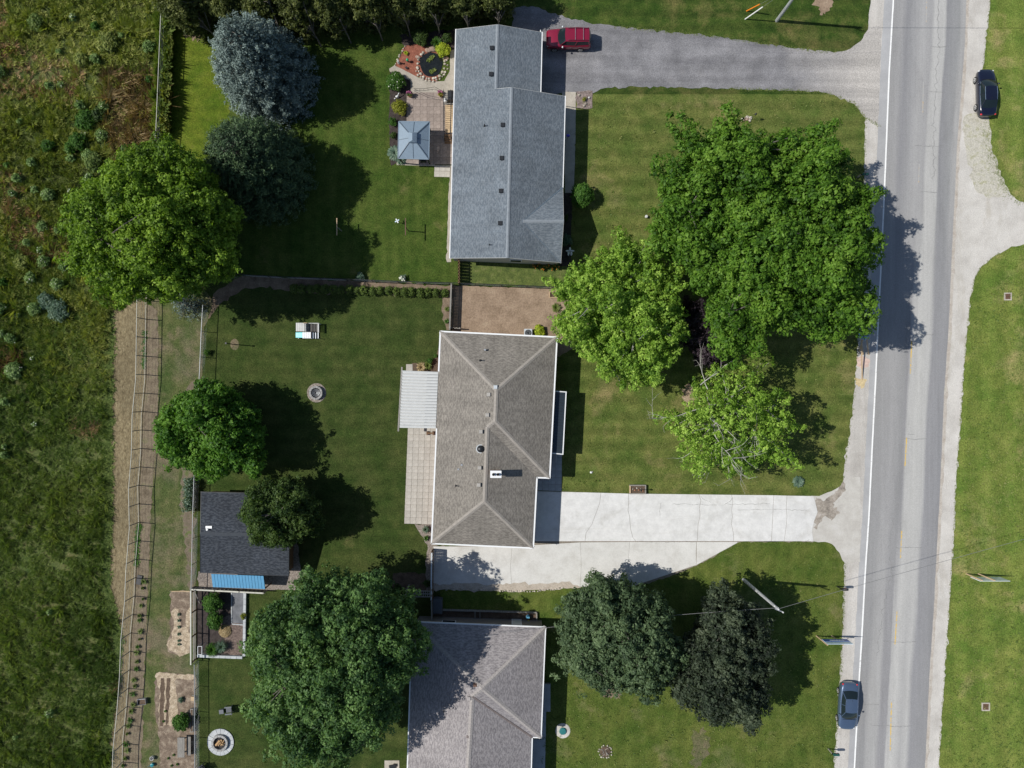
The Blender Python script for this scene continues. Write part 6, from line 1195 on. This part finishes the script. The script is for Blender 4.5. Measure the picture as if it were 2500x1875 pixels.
for r_ in (.12, .24, .36): m = MB(); m.tube([(math.cos(t)*r_, math.sin(t)*r_, .3) for t in [i*math.pi/10 for i in range(21)]], .02, 5); m.build('grate_ring', M_steel, F1)
m = MB(); m.lathe(P(773, 959).x, P(773, 959).y, [(.98, .02), (.96, .035)], 22); tag(m.build('fire_ring_gravel', M_pebble), kind='structure')
F2 = ring_pit('fire_pit', 'large round fire pit with pale stone surround and stacked firewood', 539, 1811, 1.34, 18, .1, M_block_pale, w_=.5)
a = 2*math.pi/12; m = MB(); m.prism([(.62, -.155), (.82, -.205), (.82, .205), (.62, .155)], .0, .36); p0 = m.build('inner_block', M_block, F2)
for i in range(12): o = p0 if i == 0 else p0.copy(); (COL.objects.link(o) if i else None); o.rotation_euler = (0, 0, i*a)
m = MB(); m.lathe(0, 0, [(.62, 0), (.62, .1)], 18); m.build('ash_bed', M_char, F2)
fb = P(539, 1811); LG = ['leftmost', 'second from the left', 'third from the left', 'fourth from the left', 'topmost', 'crosswise upper', 'crosswise lower', 'rightmost']
for i in range(8):
    m = MB(); m.tube([(-.33, 0, 0), (.33, 0, 0)], .055, 6, .05); o = m.build('firewood_log', M_log); ang = math.radians(55)+R.gauss(0, .2) if i not in (5, 6) else math.radians(-20)+R.gauss(0, .2)
    o.location = (fb.x-.28+.08*i, fb.y+R.uniform(-.08, .08), .2+.07*(i % 3)); o.rotation_euler = (0, R.gauss(0, .1), ang); tag(o, LG[i]+' split firewood log in the large fire pit', 'firewood', 'split logs in the large fire pit')
SP = thing('septic_lid', P(1374, 1784), 'teal septic lid set in a pale gravel circle south of the dusky maple', 'manhole lid'); m = MB(); m.lathe(0, 0, [(.36, 0), (.36, .14), (.30, .2), (.05, .22)], 24); m.build('lid', M_teal_dark, SP)
m = MB(); m.lathe(0, 0, [(.78, 0), (.74, .035), (.4, .05)], 26); m.build('gravel_ring', M_pale_gravel, SP)
# tree stump beds
for x, y, s, lb in ((1478, 1835, .7, 'round stone-edged patch of dead twigs in the south lawn'),):
    root = thing('stump_patch', P(x, y), lb, 'stump'); m = MB(); m.lathe(0, 0, [(s*.8, 0), (s*.72, .08), (s*.2, .14)], 14); m.build('mound', M_soil_dark, root)
    for i in range(14): t = i*2*math.pi/14+R.uniform(-.1, .1); m = MB(); m.blob(math.cos(t)*s*R.uniform(.85, 1), math.sin(t)*s*R.uniform(.85, 1), .05, R.uniform(.06, .13), R.uniform(.06, .1), .07, i, 6, .3); m.build('stone', M_stone, root)
    for i in range(16): t = R.uniform(0, 6.28); q = R.uniform(0, .4); m = MB(); m.tube([(math.cos(t)*q, math.sin(t)*q, .1), (math.cos(t)*q+R.uniform(-.4, .4), math.sin(t)*q+R.uniform(-.4, .4), R.uniform(.15, .4))], .015, 4); m.build('twig', M_bark_pale, root)
# small play climber
PL = thing('play_climber', P(757, 810), 'grey-white toddler play climber with a pale teal slide on the back lawn', 'playset')
def pbox(nm, x0, y0, x1, y1, z0, z1, mat, par=PL):
    a, b = P(x0, y0, 0), P(x1, y1, 0); m = MB(); m.box((a.x+b.x)/2, (a.y+b.y)/2, z0, abs(b.x-a.x), abs(b.y-a.y), z1-z0); return m.build(nm, mat, par, world=True)
for i in range(5): pbox('roof_slat', 731+i*4.2, 790.5, 731+i*4.2+3.7, 811, 1.12, 1.16, M_offwhite)
pbox('wall', 730.5, 790.5, 752, 792, .5, 1.12, M_offwhite); pbox('wall', 752, 790.5, 754, 811, .05, 1.1, M_offwhite)
for i in range(6): pbox('fence_slat', 754.5+i*4.6, 791, 756+i*4.6, 811, .68, .72, M_wood_old)
pbox('side_rail', 753, 790, 783, 791.5, .62, .74, M_offwhite); pbox('side_rail', 780, 792, 783, 813, .55, .70, M_offwhite); pbox('floor', 754, 792, 780, 811, .05, .1, M_black)
for i in range(4): pbox('deck_board', 743+i*5.2, 812, 743+i*5.2+4.8, 827, .62, .66, M_white)
for i in range(3): pbox('step', 765+i*5.2, 812.5, 765+i*5.2+3.4, 827, .42-.15*i, .46-.15*i, M_alu)
for x, y in ((732, 791), (732, 826), (763, 826), (782, 791), (780, 826), (752, 791)): pbox('leg', x, y, x+1.6, y+1.6, 0, .62, M_offwhite)
m = MB(); a, b = P(744, 818, .62), P(722, 818, .16); s_ = MB(); V = []
for t in (0, .25, .5, .75, 1): q = a.lerp(b, t); q.z = .66-.5*t**.8; V += [(q.x, q.y-.27, q.z+.1), (q.x, q.y-.24, q.z), (q.x, q.y+.24, q.z), (q.x, q.y+.27, q.z+.1)]
s_.add(V, [(i*4+k, i*4+k+1, i*4+k+5, i*4+k+4) for i in range(4) for k in range(3)]); s_.add([(x, y, z-.03) for x, y, z in V], [(i*4+k+4, i*4+k+5, i*4+k+1, i*4+k) for i in range(4) for k in range(3)]); s_.build('slide', M_teal, PL, world=True)
m = MB(); m.tube([P(740, 789.5, 1.1), P(744, 788, 1.3), P(750, 788.5, 1.3), P(754, 790, 1.1)], .03, 5); m.build('arch_handle', M_wood_new, PL, world=True)
# clothes line posts
for x, y, lb in ((834, 564, 'T-shaped clothes-line post half in the spruce shade, left of two'), (997, 564, 'T-shaped clothes-line post in the sunlit garden lawn, right of two')):
    b = P(x, y); root = thing('clothes_line_post', b, lb, 'clothes line post', 'clothes line posts'); m = MB(); m.tube([(0, 0, 0), (0, 0, 1.95)], .05, 8); m.build('post', M_rust if x > 900 else M_steel, root); m = MB(); m.bar((0, -.85, 1.95), (0, .85, 1.95), .08, .08); m.build('crossbar', M_wood_new if x < 900 else M_rust, root)
    for k in (-.7, -.25, .25, .7): m = MB(); m.tube([(0, k, 1.98), (.0, k, 2.06)], .015, 4); m.build('hook', M_steel, root)
BH = thing('post_marker', P(573, 841), 'thin dark post in the back lawn near the chain-link fence', 'post'); m = MB(); m.tube([(0, 0, 0), (0, 0, 2.2)], .05, 8); m.build('post', M_dark, BH); m = MB(); m.box(0, 0, 2.1, .16, .16, .16); m.build('cap', M_dark, BH)
m = MB(); q = P(573, 841); m.lathe(q.x, q.y, [(.45, .01), (.42, .02)], 16, sy=1.3); tag(m.build('worn_patch', M_track), kind='structure')
# pond
PO = thing('garden_pond', P(1053, 158), 'dark garden pond ringed with pale field stones beside the red mulch', 'pond'); po = P(1053, 158)
m = MB(); pts = [(math.cos(t)*1.15*(1+.07*math.sin(3*t)), math.sin(t)*1.3*(1+.05*math.cos(2*t))) for t in [i*2*math.pi/28 for i in range(28)]]; m.prism(pts, .0, .045); m.build('water', M_water, PO)
k = 0
for ring, (rx, ry, n, s) in enumerate(((1.38, 1.5, 26, .15), (1.66, 1.75, 30, .12))):
    for i in range(n):
        t = i*2*math.pi/n+R.uniform(-.06, .06)
        if ring == 1 and .25*math.pi < t < 1.1*math.pi: continue
        if math.pi*.35 < t < math.pi*.62: continue
        m = MB(); sx = s*R.uniform(.65, 1.25); m.blob(math.cos(t)*rx*R.uniform(.96, 1.04), math.sin(t)*ry*R.uniform(.96, 1.04), .08, sx, sx*R.uniform(.7, 1), .1, k, 7, .25); o = m.build('stone', M_stone, PO); k += 1
for x, y, s in ((-.3, 1.45, .32), (.12, 1.55, .36), (1.5, .6, .26), (-1.4, .75, .22)): m = MB(); m.blob(x, y, .1, s*1.2, s*.8, .12, k, 9, .12); m.build('boulder', M_rock_brown, PO); k += 1
for x, y in ((.0, .62), (.0, -.75), (-.25, .4), (.3, -.6), (.18, .75)): o = blades('x', 0, 0, 7, .15, F_tuft, 400+k, 34, .07, 'pond_plant'); k += 1; del o['label']; del o['category']; o.parent = PO; o.location = (x, y, .04)
# edging stones of the mulch bed, and stone row by the parking pad
for pts, lb, nn, sz, seed in (([(990, 112), (982, 124), (975, 140), (968, 152), (963, 163)], 'row of small edging stones on the west rim of the red mulch', 10, .11, 1), ([(1086, 1438), (1140, 1439), (1200, 1441), (1250, 1443), (1300, 1443), (1340, 1440), (1375, 1435)], 'long row of pale edging stones along the south side of the parking pad', 44, .11, 2)):
    q = random.Random(seed); w_ = [P(*p) for p in pts]; root = thing('stone_edging', w_[0], lb, 'stone edging'); cum = [0]
    for a, b in zip(w_, w_[1:]): cum.append(cum[-1]+(b-a).length)
    for i in range(nn):
        t = cum[-1]*(i+.5)/nn; j = max(k_ for k_ in range(len(cum)-1) if cum[k_] <= t); p = w_[j].lerp(w_[j+1], (t-cum[j])/(cum[j+1]-cum[j])); m = MB(); s = sz*q.uniform(.6, 1.25); m.blob(p.x-w_[0].x+q.uniform(-.05, .05), p.y-w_[0].y+q.uniform(-.06, .06), .06, s, s*.8, .08, i, 6, .3); m.build('stone', M_stone, root)
# ornaments
def orn(name, label, cat, px, py): return thing(name, P(px, py), label, cat)
o = orn('garden_statue', 'white bird-like statue in the black mulch below the flowering bush', 'statue', 970, 238); m = MB(); m.blob(0, 0, .18, .16, .11, .18, 1); m.build('body', M_white, o, smooth=True); m = MB(); m.tube([(.1, .05, .3), (.2, .2, .5), (.27, .27, .52)], .05, 6, .03); m.build('neck', M_white, o); m = MB(); m.blob(-.22, -.15, .08, .1, .07, .08, 4); m.build('foot', M_offwhite, o)
o = orn('garden_figure', 'small grey and white garden figure on the west rim of the red mulch', 'figurine', 974, 155); m = MB(); m.lathe(0, 0, [(.12, 0), (.14, .2), (.08, .45), (.05, .5)], 9); m.build('body', M_alu, o); m = MB(); m.blob(.02, 0, .58, .09, .09, .1, 3); m.build('head', M_offwhite, o)
o = orn('gazing_ball', 'bright green ball ornament in the red mulch', 'ornament', 996, 151); m = MB(); m.lathe(0, 0, [(.08, 0), (.05, .3)], 8); m.build('stand', M_dark, o); m = MB(); m.blob(0, 0, .45, .15, .15, .16, 1, 12, .01); m.build('ball', M_green_p, o, smooth=True)
o = orn('potted_plant', 'tiny potted plant in the lower part of the red mulch', 'potted plant', 993, 167); m = MB(); m.lathe(0, 0, [(.09, 0), (.13, .2), (.1, .2)], 10); m.build('pot', M_black, o)
for i, (x, y, lb) in enumerate(((1002, 235, 'potted pink flowers at the north-west corner of the paver patio'), (1077, 234, 'potted pink and yellow flowers by the deck railing'))):
    o = orn('flower_pot', lb, 'potted flowers', x, y); m = MB(); m.lathe(0, 0, [(.17, 0), (.25, .38), (.2, .38), (.2, .3)], 14); m.build('pot', M_terra, o); rng = np.random.default_rng(i)
    C, Nn, V = clumps(rng, np.array([(0, 0, .5), (.1, -.12, .45), (-.1, .12, .5)]), np.array([.28, .2, .2]), 260, .09, .4, .5); leaf_mesh('foliage', C, Nn, .08, F_green if i == 0 else F_gold, o, V, .6, rng); k_ = rng.permutation(np.nonzero(C[:, 1] > (.05 if i else 0))[0])[:160]; leaf_mesh('blossom', C[k_]+np.array([-.03, .02, .05]), Nn[k_], .1, F_pinkfl, o, None, .9, rng)
o = orn('garden_windmill', 'white spiky garden ornament at the south-east corner of the blue-grey roofed house', 'ornament', 1390, 618)
m = MB(); m.lathe(0, 0, [(.12, 0), (.06, .1), (.05, .8)], 8); m.build('stand', M_white, o)
for i in range(5): t = i*2*math.pi/5+.3; m = MB(); m.blob(math.cos(t)*.26, math.sin(t)*.26, .8, .1 if abs(math.sin(t)) > .6 else .2, .2 if abs(math.sin(t)) > .6 else .09, .04, i, 8, .1); m.build('blade', M_white, o)
o = orn('garden_lantern', 'small black garden lamp standing in the north part of the front lawn', 'lamp', 1996, 307); m = MB(); m.box(0, 0, 0, .38, .34, .2); m.build('base', M_black, o); m = MB(); m.lathe(0, -.02, [(.24, .2), (.2, .24), (.03, .42)], 4, .78); m.build('hood', M_dark, o)
o = orn('plant_hook_bed', 'low rock pile with thin shepherd hook beside the huge tree', 'rock pile', 1822, 292)
for i in range(16): m = MB(); s = R.uniform(.09, .2); m.blob(R.uniform(-.5, .5), R.uniform(-.25, .25), .06, s, s*.8, .09, i, 6, .3); m.build('stone', M_rock_brown if i % 2 else M_stone, o)
m = MB(); m.tube([(.3, 0, 0), (.3, 0, 1.35), (.38, .05, 1.55), (.52, .1, 1.5), (.55, .1, 1.35)], .018, 5); m.build('hook', M_dark, o); m = MB(); m.lathe(.55, .1, [(.03, 1.05), (.1, 1.1), (.1, 1.3), (.02, 1.36)], 8); m.build('feeder', M_dark, o)
o = orn('marker_stone', 'white rounded stone on the front lawn near the long planter box', 'stone', 1443, 1153); m = MB(); m.blob(0, 0, .08, .13, .11, .11, 2); m.build('stone', M_white, o); m = MB(); m.blob(.12, .06, .03, .09, .07, .05, 3); m.build('chip', M_stone, o)
o = orn('well_pipe', 'short white capped pipe at the west foot of the huge green tree', 'pipe', 1577, 530); m = MB(); m.lathe(0, 0, [(.12, 0), (.12, .25), (.15, .26), (.15, .34), (.1, .38)], 14); m.build('pipe', M_offwhite, o)
for i, (x, y) in enumerate(((1414, 233), (1438, 239), (1426, 259), (1430, 254))): m = MB(); p = P(x, y); m.blob(0, 0, .1, .14, .1, .1, i+5, 7, .25); s_ = m.build('rock', M_stone if i != 1 else M_offwhite, None); s_.location = p; tag(s_, ['pale rock at the west side of the entry rock bed', 'white rock at the east side of the entry rock bed', 'brown-grey rock at the south side of the entry rock bed', 'small rock just above the southern one in the entry rock bed'][i], 'rock')
o = orn('flower_basket', 'violet flower basket hanging by the east wall of the blue-grey roofed house', 'hanging basket', 1385, 340); m = MB(); m.lathe(0, 0, [(.08, .8), (.16, 1.0), (.12, 1.0)], 10); m.build('basket', M_black, o); m = MB(); m.blob(0, 0, 1.08, .2, .14, .1, 4); m.build('blossom', M_purple, o)
m = MB(); m.tube([(0, 0, 0), (0, 0, .85)], .015, 5); m.build('stake', M_dark, o)
o = orn('pinwheel', 'white and pale blue pinwheel on the garden lawn beside a clothes-line post', 'pinwheel', 972, 543); m = MB(); m.tube([(0, 0, 0), (0, 0, .7)], .015, 5); m.build('stake', M_dark, o)
for i in range(4): t = i*math.pi/2+.5; m = MB(); m.box(math.cos(t)*.13, math.sin(t)*.13, .7, .2, .11, .02, t); m.build('vane', M_white if i % 2 else M_sign_pale, o)
# planter box with lamp by the drive
o = orn('planter_box', 'rectangular wooden planter box with small pots on the north edge of the concrete drive', 'planter', 1556, 1194)
for x, y, w_, d_ in ((0, .42, 1.65, .1), (0, -.42, 1.65, .1), (-.78, 0, .1, .74), (.78, 0, .1, .74)): m = MB(); m.box(x, y, 0, w_, d_, .36); m.build('side_board', M_wood_new if x < -.5 else M_wood_old, o)
m = MB(); m.box(0, 0, 0, 1.44, .72, .26); m.build('soil', M_soil_dark, o)
for i in range(6): m = MB(); m.blob(-.5+.2*i, R.uniform(-.15, .15), .3, .08, .08, .06, i, 6, .2); m.build('clump', M_terra if i % 2 else M_stone, o)
o = orn('yard_light', 'thin dark lamp post rising from the long planter box', 'lamp post', 1560, 1193); m = MB(); m.tube([(0, 0, .26), (0, 0, 1.35)], .03, 6); m.build('post', M_dark, o); m = MB(); m.lathe(0, 0, [(.05, 1.35), (.09, 1.4), (.09, 1.5), (.02, 1.6)], 8); m.build('lamp', M_black, o)
# deck with railing and grill
o = orn('wooden_deck', 'narrow wooden deck with black railings along the west wall of the blue-grey roofed house', 'deck', 1095, 290); L0 = o.location
for i in range(16): q = P(1097, 262+i*4.2); m = MB(); m.box(q.x-L0.x, q.y-L0.y, .35, .75, .155, .05); m.build('board', M_wood_new, o)
m = MB(); q = P(1096, 244); m.box(q.x-L0.x, q.y-L0.y, .35, .95, 1.2, .05); m.build('landing', M_wood_old, o)
for i in range(4): q = P(1095, 333+i*5.5); m = MB(); m.box(q.x-L0.x, q.y-L0.y, .28-.08*i, .8, .2, .05); m.build('step', M_wood, o)
for x in (1085.5, 1103): m = MB(); m.bar(P(x, 231)-L0+Vector((0, 0, 1.25)), P(x, 350)-L0+Vector((0, 0, 1.05)), .05, .05); m.build('handrail', M_black, o)
for i in range(24): q = P(1085.5, 232+i*5)-L0; m = MB(); m.box(q.x, q.y, .1, .03, .03, 1.05); m.build('baluster', M_black, o)
o = orn('barbecue_grill', 'covered black barbecue grill on the deck landing', 'grill', 1102, 243); m = MB(); m.box(0, 0, .4, .62, 1.05, .75, taper=.9); m.build('cover', M_black, o); m = MB(); m.box(0, .05, 1.15, .35, .8, .12, taper=.7); m.build('lid', M_dark, o)
o = orn('propane_tank', 'white round tank beside the covered grill', 'gas tank', 1089, 251); m = MB(); m.lathe(0, 0, [(.12, .4), (.19, .48), (.19, .75), (.1, .88), (.05, .9)], 14); m.build('tank', M_white, o, smooth=True); m = MB(); m.lathe(0, 0, [(.08, .9), (.08, 1.0)], 8); m.build('valve_collar', M_offwhite, o)
o = orn('garden_arch', 'thin black metal garden archway over the walk between pond and patio', 'garden arch', 1040, 217)
for s in (-.1, .1): m = MB(); m.tube([P(1010, 219, 0)+Vector((0, s, 0)), P(1010, 219, 1.5)+Vector((0, s, 0)), P(1035, 219, 2.2)+Vector((0, s, 0)), P(1060, 215, 1.6)+Vector((0, s, 0)), P(1062, 215, 0)+Vector((0, s, 0))], .018, 5); m.build('hoop', M_dark, o, world=True)
for x in (1015, 1025, 1035, 1045, 1055): z = 2.2-abs(x-1035)*.02; m = MB(); m.tube([P(x, 219, z-.1)+Vector((0, -.1, 0)), P(x, 219, z-.1)+Vector((0, .1, 0))], .014, 4); m.build('rung', M_dark, o, world=True)
o = orn('patio_set', 'dark patio chair half under the south edge of the gazebo', 'chair', 1035, 394); m = MB(); m.box(0, 0, .38, .55, .5, .06); m.build('seat', M_black, o); m = MB(); m.box(0, -.25, .44, .5, .06, .5); m.build('backrest', M_black, o)
for x, y in ((-.22, -.2), (.22, -.2), (-.22, .2), (.22, .2)): m = MB(); m.box(x, y, 0.03, .04, .04, .35); m.build('leg', M_black, o)
# bench, planter board, table, chairs, pails, boxes
o = orn('log_bench', 'small rusty brown bench by the south end of the patio cover', 'bench', 1051, 1057); m = MB(); m.box(0, 0, .3, .75, .16, .08); m.build('seat', M_wood, o); 
for x in (-.3, .3): m = MB(); m.box(x, 0, 0.05, .14, .38, .27); m.build('leg', M_rust, o)
def adir(label, px, py, rz, mat, stool=False):
    o = thing('lawn_chair', P(px, py), label, 'chair', rz=rz)
    for i in range(5): m = MB(); m.bar((.1+.11*i-.3, -.27, .38-.02*i), (.1+.11*i-.3, .27, .38-.02*i), .095, .03); m.build('seat_slat', mat, o)
    for i in range(5): m = MB(); y = -.22+.11*i; m.bar((.22, y, .35), (.5, y*1.25, 1.0), .1, .025); m.build('back_slat', mat, o)
    for s in (-1, 1):
        m = MB(); m.bar((-.32, s*.34, .6), (.4, s*.34, .6), .13, .03); m.build('armrest', mat, o)
        for x in (-.28, .3): m = MB(); m.box(x, s*.32, 0, .06, .05, .58); m.build('leg', mat, o)
    if stool:
        q = thing('footrest', P(px, py)+Vector((-.78*math.cos(rz), -.78*math.sin(rz)-.15, 0)), 'low grey footrest in front of the grey lawn chair', 'footrest', rz=rz); m = MB(); m.box(0, 0, .3, .45, .42, .04); m.build('top', mat, q)
        for s in (-1, 1): m = MB(); m.box(0, s*.18, 0, .35, .04, .3); m.build('leg', mat, q)
    return o
MG = flat('grey_resin', (.13, .14, .155), .6); adir('grey slatted lawn chair on the lawn north of the large fire pit', 562, 1729, .1, MG, True); adir('dark grey lawn chair cut by the bottom edge beside the fire pit', 497, 1872, .6, flat('charcoal_resin', (.06, .065, .075), .6))
o = orn('picnic_table', 'weathered picnic table on the chip-covered vegetable bed', 'table', 450, 1816)
for i in range(4): m = MB(); m.box(-.27+.18*i, 0, .7, .165, 2.0, .04); m.build('top_board', M_wood_old, o)
for y in (-.7, .7): m = MB(); m.bar((-.5, y, 0), (.0, y, .7), .08, .08); m.bar((.3, y, 0), (-.1, y, .7), .08, .08); m.build('leg', M_wood_old, o)
o = orn('garden_bench', 'narrow weathered bench on the east side of the picnic table', 'bench', 467, 1816)
for i in range(2): m = MB(); m.box(-.1+.17*i, 0, .42, .15, 1.9, .04); m.build('seat_board', M_wood_old, o)
for y in (-.7, .7): m = MB(); m.box(0, y, 0, .3, .08, .42); m.build('leg', M_wood, o)
o = orn('planter_board', 'long narrow grey planter board beside the round green bush', 'planter', 472, 1755); m = MB(); m.box(0, 0, 0, .32, 2.35, .38); m.build('box', M_wood_old, o); m = MB(); m.box(0, 0, .36, .2, 2.2, .035); m.build('soil', M_soil_dark, o)
o = orn('wood_block', 'pale cut wood block on the soil above the planter board', 'wood block', 473, 1703); m = MB(); m.box(0, 0, 0, .32, .42, .3); m.build('block', M_wood_new, o); m = MB(); m.box(0, .25, 0, .3, .06, .1); m.build('offcut', M_wood_old, o)
o = orn('pail', 'off-white bucket near the bottom of the track grass', 'bucket', 374, 1848); m = MB(); m.lathe(0, 0, [(.17, 0), (.21, .35), (.18, .35), (.15, .05)], 14); m.build('bucket', M_offwhite, o); m = MB(); m.tube([(-.2, 0, .35), (-.1, .1, .45), (.1, .1, .45), (.2, 0, .35)], .01, 4); m.build('handle', M_steel, o)
o = orn('watering_can', 'teal blue watering can at the bottom of the track grass', 'watering can', 374, 1865); mt = flat('teal_can', (.02, .24, .28), .4); m = MB(); m.lathe(0, 0, [(.18, 0), (.18, .28), (.1, .3)], 12); m.build('tank', mt, o); m = MB(); m.tube([(-.15, -.05, .1), (-.4, -.15, .35)], .03, 6); m.build('spout', mt, o); m = MB(); m.tube([(.12, 0, .28), (.1, 0, .42), (-.08, 0, .42), (-.1, 0, .3)], .015, 5); m.build('handle', mt, o)
o = orn('plastic_sheet', 'tilted flat black board lying against the deer fence', 'board', 341, 1415); m = MB(); m.box(0, 0, .1, .5, .95, .05, -.2); m.build('board', M_black, o); m = MB(); m.box(0, -.4, 0, .4, .1, .1); m.build('support', M_black, o)
o = thing('storage_crate', P(350, 1710), 'open grey storage crate on the row soil near the vegetable bed', 'crate', rz=.1)
for x, y, w_, d_ in ((0, .28, .85, .04), (0, -.28, .85, .04), (-.41, 0, .04, .52), (.41, 0, .04, .52)): m = MB(); m.box(x, y, 0, w_, d_, .4); m.build('side', flat('grey_crate', (.17, .165, .17), .6) if y <= 0 else M_steel, o)
m = MB(); m.box(.05, 0, .02, .74, .5, .28); m.build('contents', M_soil_dark, o)
o = orn('air_conditioner', 'white air conditioner unit at the north wall of the taupe roofed house', 'air conditioner', 1289, 814); m = MB(); m.box(0, 0, 0, .8, .8, .8); m.build('case', M_alu, o); m = MB(); m.lathe(0, 0, [(.33, .8), (.33, .83), (.08, .84)], 20); m.build('fan_grille', M_dark, o)
for r_ in (.14, .24): m = MB(); m.tube([(math.cos(t)*r_, math.sin(t)*r_, .86) for t in [i*math.pi/8 for i in range(17)]], .008, 4); m.build('guard_ring', M_alu, o)
o = orn('cold_frame', 'two-cell wooden garden frame in the corner of the bare soil plot', 'garden frame', 1357, 720)
for x, y, w_, d_ in ((0, .28, 1.3, .07), (0, -.28, 1.3, .07), (-.63, 0, .07, .5), (.63, 0, .07, .5), (.0, 0, .07, .5)): m = MB(); m.box(x, y, 0, w_, d_, .22); m.build('board', M_wood_new, o)
m = MB(); m.box(0, 0, 0.01, 1.18, .48, .05); m.build('soil', M_soil_dark, o)
o = orn('edging_post', 'short pale timber lying across the top of the chip bed', 'timber', 440, 1443); m = MB(); m.box(0, 0, 0, 2.0, .07, .1); m.build('timber', M_wood_new, o); m = MB(); m.box(-.95, 0, .1, .08, .05, .05); m.build('peg', M_wood_old, o)
o = orn('concrete_pad', 'square concrete pad with a dark dug-out lid near the bottom edge', 'utility pad', 957, 1868); m = MB(); m.prism([(-.75, -.6), (.75, -.6), (.75, .5), (-.75, .5)], 0, .06); m.build('slab', M_conc_old, o); m = MB(); m.box(.05, -.1, .06, .6, .4, .15, .2); m.build('box', M_dark, o); m = MB(); m.box(.3, .05, .06, .25, .3, .2); m.build('valve', M_black, o)
o = orn('garden_hose_reel', 'blue hose reel at the east end of the shaded raised bed', 'hose reel', 1289, 1504); m = MB(); m.lathe(0, 0, [(.2, .12), (.2, .16), (.12, .17), (.12, .35), (.2, .36), (.2, .4)], 14); m.build('reel', M_blue_metal, o); m = MB(); m.tube([(math.cos(t)*.16, math.sin(t)*.16, .2+.02*t) for t in [i*math.pi/6 for i in range(30)]], .025, 5); m.build('hose', M_teal_dark, o)
o = orn('watering_jug', 'small yellow jug below the blue hose reel', 'jug', 1290, 1515); m = MB(); m.lathe(0, 0, [(.1, .12), (.12, .3), (.05, .4)], 10); m.build('jug', M_yellowp, o); m = MB(); m.tube([(.1, 0, .2), (.18, 0, .3), (.08, 0, .36)], .015, 5); m.build('handle', M_yellowp, o)
o = orn('fallen_twig', 'small pale scatter of chips on the grass by the sign posts', 'debris', 2067, 1560); m = MB(); m.box(0, 0, .0, .5, .03, .02, .3); m.build('stick', M_stone, o); m = MB(); m.box(.1, .1, 0, .2, .03, .02, 1.2); m.build('stick', M_stone, o)
